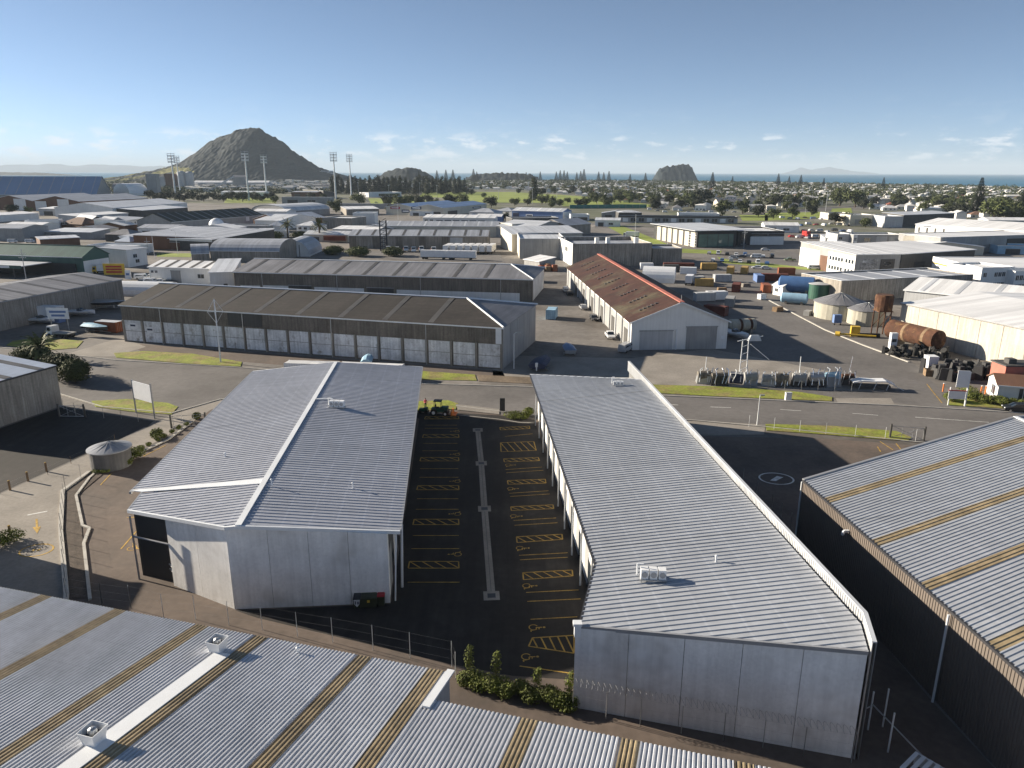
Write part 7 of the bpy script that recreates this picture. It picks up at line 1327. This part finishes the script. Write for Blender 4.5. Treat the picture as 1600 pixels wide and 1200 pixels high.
for i in range(46):
    x, y = ((rnd.uniform(560, 960), rnd.uniform(317, 325)) if i % 2 else (rnd.uniform(725, 1060), rnd.uniform(300, 310) + 0)); y = y + (8 if (not i % 2 and x > 900) else 0)
    tree('broad', G(x, y), 'park tree fringing the playing fields', rnd.uniform(1.0, 1.9), 'park trees round the playing fields', i % 4, 'leaf_dark' if i % 3 == 0 else None)
# playing fields and lawns
for l, pts in (('stadium_field', [(355, 306), (430, 305), (432, 317), (350, 317)]), ('playing_field', [(662, 300), (800, 300), (900, 306), (960, 312), (860, 317), (720, 316), (690, 309), (655, 307)]), ('playing_field', [(575, 310), (640, 310), (690, 317), (580, 319)]), ('lawn', [(1195, 333), (1290, 331), (1285, 341), (1195, 345)]), ('lawn', [(1300, 326), (1330, 325), (1332, 333), (1298, 334)]), ('lawn', [(1155, 336), (1200, 336), (1200, 345), (1160, 345)]), ('lawn', [(945, 352), (965, 350), (1060, 388), (1128, 392), (1125, 397), (1060, 395), (985, 374)]), ('lawn', [(1120, 401), (1150, 409), (1220, 412), (1300, 424), (1230, 420), (1130, 411)]), ('lawn', [(130, 362), (165, 360), (168, 370), (125, 369)]), ('lawn', [(245, 396), (300, 396), (298, 402), (245, 401)]), ('lawn', [(870, 316), (960, 313), (1040, 322), (960, 326), (880, 322)])): struct(px_poly(l, pts, .03 if G(*pts[0]).y < 700 else .06, 'field'))
for n_, pts in (('side_street', [(930, 357), (975, 352), (1000, 345), (985, 343), (925, 350)]), ('car_park', [(1130, 392), (1225, 390), (1330, 425), (1230, 415), (1140, 405)]), ('side_street', [(1180, 332), (1320, 322), (1420, 322), (1420, 325), (1320, 327), (1190, 337)]), ('truck_yard', [(560, 392), (780, 394), (790, 412), (560, 402)])): struct(px_poly(n_, pts, .035, 'asphalt_road'))
a, b = G(890, 326), G(1010, 325); t = thing('tennis_court_fence', 'long green netting fence round the tennis courts', 'fence', a); mb = MB(); rib_sheet(mb, [(*a[:2], 0), (*b[:2], 0), (*b[:2], 4), (*a[:2], 4)], Vector((0, 0, 1)), 1.0, .1); mb.build('netting', 'net_green', t, world=True)
for k in range(12): q = a.lerp(b, k / 11); mb = MB(); mb.tube(tuple(q - Vector((0, .2, 0))), tuple(q - Vector((0, .2, 0)) + nr(4.3)), .1, n=5); mb.build('post', 'galv', t, world=True)

# ================================================================ THE SUBURB: houses and garden trees
def house_mesh(w, d, h, rise, roofm, hip, wallm='house_white'):
    mb = MB(); mb.mi = 0; mb.box(-w / 2, w / 2, -d / 2, d / 2, 0, h); mb.mi = 1; o = .5
    c = [(-w / 2 - o, -d / 2 - o, h), (w / 2 + o, -d / 2 - o, h), (w / 2 + o, d / 2 + o, h), (-w / 2 - o, d / 2 + o, h)]; k = d / 2 if hip else -o; p0, p1 = (-w / 2 + k, 0, h + rise), (w / 2 - k, 0, h + rise)
    mb.poly([c[0], c[1], p1, p0]); mb.poly([c[2], c[3], p0, p1]); mb.poly([c[1], c[2], p1]); mb.poly([c[3], c[0], p0])
    mb.mi = 2
    for x in (-w * .3, w * .05, w * .32): mb.quad((x - .9, -d / 2 - .02, 1), (x + .9, -d / 2 - .02, 1), (x + .9, -d / 2 - .02, 2.2), (x - .9, -d / 2 - .02, 2.2))
    return mb, [wallm, roofm, 'glass']
HV = [(14, 9, 3, 2.4, 'house_roof_pale', True), (12, 8, 5.6, 2.0, 'house_roof_pale', False), (16, 9, 3, 2.6, 'house_roof_grey', True), (13, 9, 3, 2.8, 'house_roof_brown', True), (11, 9, 5.8, 1.2, 'house_white', True), (15, 8, 3, 2.2, 'house_roof_pale', False), (12, 9, 3, 2.6, 'house_roof_red', True), (18, 10, 5.5, 1.6, 'house_white', False)]
HL = ['low pale roofed house among the suburb trees', 'two storey pale gabled house in the suburb', 'grey hip roofed house in the suburb', 'brown hip roofed house in the suburb', 'white flat topped two storey house in the suburb', 'pale gabled single storey house in the suburb', 'red tile roofed house in the suburb', 'long white two storey house in the suburb']
HW = [2, 2, 1.6, 1, 1.6, 2, .25, 1]
SUB = [G(640, 309), G(960, 317), G(1060, 331), G(1200, 333), G(1330, 322), G(1500, 345), G(1780, 352), G(1780, 302), G(1500, 293), G(1200, 287), G(900, 283.5), G(640, 285), G(560, 286), G(545, 303)]
def inside(p, poly):
    c = False; n = len(poly)
    for i in range(n):
        a, b = poly[i], poly[i - 1]
        if (a.y > p[1]) != (b.y > p[1]) and p[0] < (b.x - a.x) * (p[1] - a.y) / (b.y - a.y) + a.x: c = not c
    return c
KEEP_OUT = [[G(*q) for q in z] for z in ([(500, 316), (740, 318), (970, 327), (970, 311), (800, 296), (500, 296)], [(1110, 330), (1200, 330), (1200, 312), (1110, 312)], [(1285, 332), (1360, 332), (1360, 314), (1285, 314)], [(880, 330), (1020, 328), (1020, 316), (880, 318)])]
xs = [p.x for p in SUB]; ys = [p.y for p in SUB]; cand = []; rnd = random.Random(33)
ga = R(-14); gx = Vector((math.cos(ga), math.sin(ga))); gy = Vector((-gx.y, gx.x))
for i in range(-90, 150):
    for j in range(0, 110):
        st = 23 if j % 3 else 34
        p = gx * (i * 24) + gy * (j * 31 + 560); p = (p.x + rnd.uniform(-5, 5), p.y + rnd.uniform(-5, 5))
        if p[1] > 3500 or not inside(p, SUB) or any(inside(p, k) for k in KEEP_OUT): continue
        cand.append((math.hypot(*p), p, i, j))
cand.sort()
protos = {}; far = MB(); FM = ['house_white', 'house_roof_pale', 'house_roof_grey', 'house_roof_brown', 'house_roof_red', 'glass']; cnt = 0; ntree = 0; tfar = MB()
TF = [tree_proto('broad', 300 + k)[0] for k in range(3)]
for dist, p, i, j in cand:
    isT = rnd.random() < .52
    if isT:
        for q in range(2):
            pp = Vector((p[0] + rnd.uniform(-11, 11), p[1] + rnd.uniform(-11, 11), 0)); s_ = rnd.uniform(.8, 1.7)
            if ntree < 230: tree('broad', pp, 'garden tree among the suburb houses', s_, 'garden trees of the suburb', rnd.randrange(4), 'leaf_dark' if rnd.random() < .4 else None); ntree += 1
            else:
                r_ = s_ * 4.5
                leaf_cloud(tfar, [(pp.x + rnd.uniform(-2, 2), pp.y + rnd.uniform(-2, 2), r_ * rnd.uniform(.7, 1.2), r_ * .75, r_ * .75, r_ * .6) for _ in range(3)], 42, 3.0, rnd, .5)
        if rnd.random() < .45: continue
    v = rnd.choices(range(8), HW)[0]; rz = ga + rnd.choice((0, math.pi / 2)) + rnd.uniform(-.06, .06)
    if cnt < 290:
        if v not in protos:
            mb, ms = house_mesh(*HV[v]); o = mb.build('house', ms); protos[v] = o
        else: o = protos[v].copy(); C.objects.link(o)
        o.location = (p[0], p[1], 0); o.rotation_euler = (0, 0, rz); tag(o, HL[v], 'house', 'suburb houses'); cnt += 1
    else:
        mb, ms = house_mesh(*HV[v]); ca, sa = math.cos(rz), math.sin(rz)
        for f, mi in zip(mb.f, mb.m):
            if mi == 2: continue
            far.mi = FM.index(ms[mi]); far.poly([(p[0] + mb.v[q][0] * ca - mb.v[q][1] * sa, p[1] + mb.v[q][0] * sa + mb.v[q][1] * ca, mb.v[q][2]) for q in f])
o = far.build('far_houses', FM); o['kind'] = 'stuff'; o['label'] = 'the farther rows of small pale houses of the coastal suburb'
# low town, trees and port clutter at the foot of the mountain
for _ in range(1500):
    p = G(rnd.uniform(150, 640), rnd.uniform(284, 303))
    if p.y > 3000 or (p.x < -300 and p.y < 1150) or inside(p, [G(*q) for q in [(350, 322), (440, 322), (440, 303), (350, 303)]]): continue
    r_ = rnd.uniform(2.5, 6.5); leaf_cloud(tfar, [(p.x + rnd.uniform(-3, 3), p.y + rnd.uniform(-3, 3), r_ * .8, r_, r_, r_ * .8) for _ in range(2)], 26, 3.2, rnd, .5)
o = tfar.build('far_trees', 'leaf'); o['kind'] = 'stuff'; o['label'] = 'the mass of distant trees between the farther houses and below the mountain'
far2 = MB()
for _ in range(330):
    p = G(rnd.uniform(290, 640), rnd.uniform(285, 300))
    if p.y > 3000: continue
    w, d, h = rnd.uniform(12, 40), rnd.uniform(10, 22), rnd.uniform(4, 9); far2.mi = 0; far2.obox((p.x, p.y), w, d, 0, h, ga); far2.mi = rnd.choice((0, 1, 1, 2)); far2.obox((p.x, p.y), w + 1, d + 1, h, h + rnd.uniform(.5, 2), ga, .8)
o = far2.build('far_town', ['house_white', 'house_roof_pale', 'house_roof_grey']); o['kind'] = 'stuff'; o['label'] = 'the packed pale roofs of the distant town below the mountain'

# ================================================================ MOUNTAIN, ISLANDS, FAR SHORES
def ridge(name, prof, Y0, depth, mat, rough=8.0, nx=160, ny=44, base=-3, grass=None, seed=0.0, fr=60.0, back=1.0):
    """prof: silhouette pixels; the crest stands at distance Y0; slopes fall away to front and back"""
    pts = []
    for x, y in prof: r_ = ray(x, y); t_ = Y0 / r_.y; pts.append((r_.x * t_, H + r_.z * t_))
    X0, X1 = pts[0][0], pts[-1][0]; mb = MB()
    def crest(x):
        for (a, za), (b, zb) in zip(pts[:-1], pts[1:]):
            if a <= x <= b: f = (x - a) / (b - a); f = f * f * (3 - 2 * f) * .5 + f * .5; return za + (zb - za) * f
        return base
    for j in range(ny + 1):
        v = -1 + 2 * j / ny; y = Y0 + v * depth * (1 if v < 0 else back)
        for i in range(nx + 1):
            x = X0 + (X1 - X0) * i / nx; c = crest(x); f = max(0, 1 - abs(v) ** 1.08)
            hf = mnoise.noise(Vector((x / 13, y / 13, seed))) * min(5.0, rough * .75) * (1 if f > .02 else 0); nz = hf + mnoise.fractal(Vector((x / fr + seed, y / fr, 0)), .9, 2.1, 5) * rough * min(1, c / 60 + .25) * (f ** .5 if f > 0 else 0); gull = abs(mnoise.noise(Vector((x / (fr * 2.4) + seed, 3.1, y / (fr * 9))))) * rough * .7 * (1 - f) * min(1, f * 3)
            mb.v.append((x, y, base + (max(0, c - base)) * f + nz - gull))
    for j in range(ny):
        for i in range(nx): k = j * (nx + 1) + i; mb.f.append((k, k + 1, k + nx + 2, k + nx + 1))
    mb.m = [0] * len(mb.f)
    if grass:
        for q, f in enumerate(mb.f):
            cx = sum(mb.v[k][0] for k in f) / 4; cy = sum(mb.v[k][1] for k in f) / 4; cz = sum(mb.v[k][2] for k in f) / 4
            if grass(cx, cy, cz): mb.m[q] = 1
        return struct(mb.build(name, [mat, 'hill_grass'], smooth=False))
    return struct(mb.build(name, mat, smooth=True))
MAUAO = [(160, 284), (173, 279), (205, 273.5), (234, 267.5), (262, 261.5), (280, 255.5), (294, 248), (305, 240), (318, 230), (328, 221), (343, 213), (358, 210), (370, 203), (384, 199.5), (396, 199), (405, 201), (418, 209), (430, 215), (442, 222), (456, 234), (470, 244), (486, 254), (500, 262), (516, 268), (534, 273), (548, 277)]
def gr(x, y, z): u = (x + 1500) / 700; return z < 62 - (x + 1500) * .05 and x < -1230 and mnoise.noise(Vector((x / 90, y / 120, 0))) > 0.02 and y < 3420
ridge('mountain', MAUAO, 3250, 360, 'forest', 6.0, 220, 56, -2, gr, 2.0)
ridge('hill', [(592, 276), (605, 268), (622, 263), (636, 261), (650, 264), (664, 269), (676, 275)], 3050, 160, 'forest', 6, 60, 24, -2, None, 7.0, 30)
ridge('headland', [(1020, 283), (1024, 277), (1026, 268), (1032, 262), (1042, 259.5), (1054, 258.5), (1062, 256), (1076, 257), (1081, 262), (1084, 270), (1086, 282)], 3900, 110, 'forest', 7, 60, 24, -2, None, 9.0, 24)
ridge('wooded_rise', [(728, 277), (745, 272), (775, 270), (800, 270.5), (826, 272), (842, 277)], 3300, 90, 'forest', 7, 80, 14, -2, None, 4.0, 18)
ridge('spit', [(-200, 270), (0, 269), (60, 269.6), (95, 272), (110, 274)], 7000, 260, 'forest', 5, 80, 12, -2, None, 1.0, 60)
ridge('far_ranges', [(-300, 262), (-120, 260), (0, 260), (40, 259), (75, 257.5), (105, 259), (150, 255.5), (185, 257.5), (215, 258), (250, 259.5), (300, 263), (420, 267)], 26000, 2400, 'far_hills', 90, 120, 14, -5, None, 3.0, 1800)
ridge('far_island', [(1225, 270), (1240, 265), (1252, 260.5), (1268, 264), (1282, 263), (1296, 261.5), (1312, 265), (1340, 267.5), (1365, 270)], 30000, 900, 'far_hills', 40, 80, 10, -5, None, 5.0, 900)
# ================================================================ AIR
mb = MB(); mb.box(-48000, 48000, -48000, 48000, -6, 520); hz = mb.build('haze', 'grass'); hz['kind'] = 'stuff'; hz['label'] = 'thin bluish sea haze filling the air'
hm = bpy.data.materials.new('haze_air'); hm.use_nodes = True; nt = hm.node_tree; nt.nodes.clear(); ho = nt.nodes.new('ShaderNodeOutputMaterial'); pv = nt.nodes.new('ShaderNodeVolumePrincipled')
pv.inputs['Color'].default_value = (.72, .86, 1.0, 1); pv.inputs['Density'].default_value = 0.000045; pv.inputs['Anisotropy'].default_value = 0.0
nt.links.new(pv.outputs[0], ho.inputs['Volume']); hz.data.materials.clear(); hz.data.materials.append(hm)
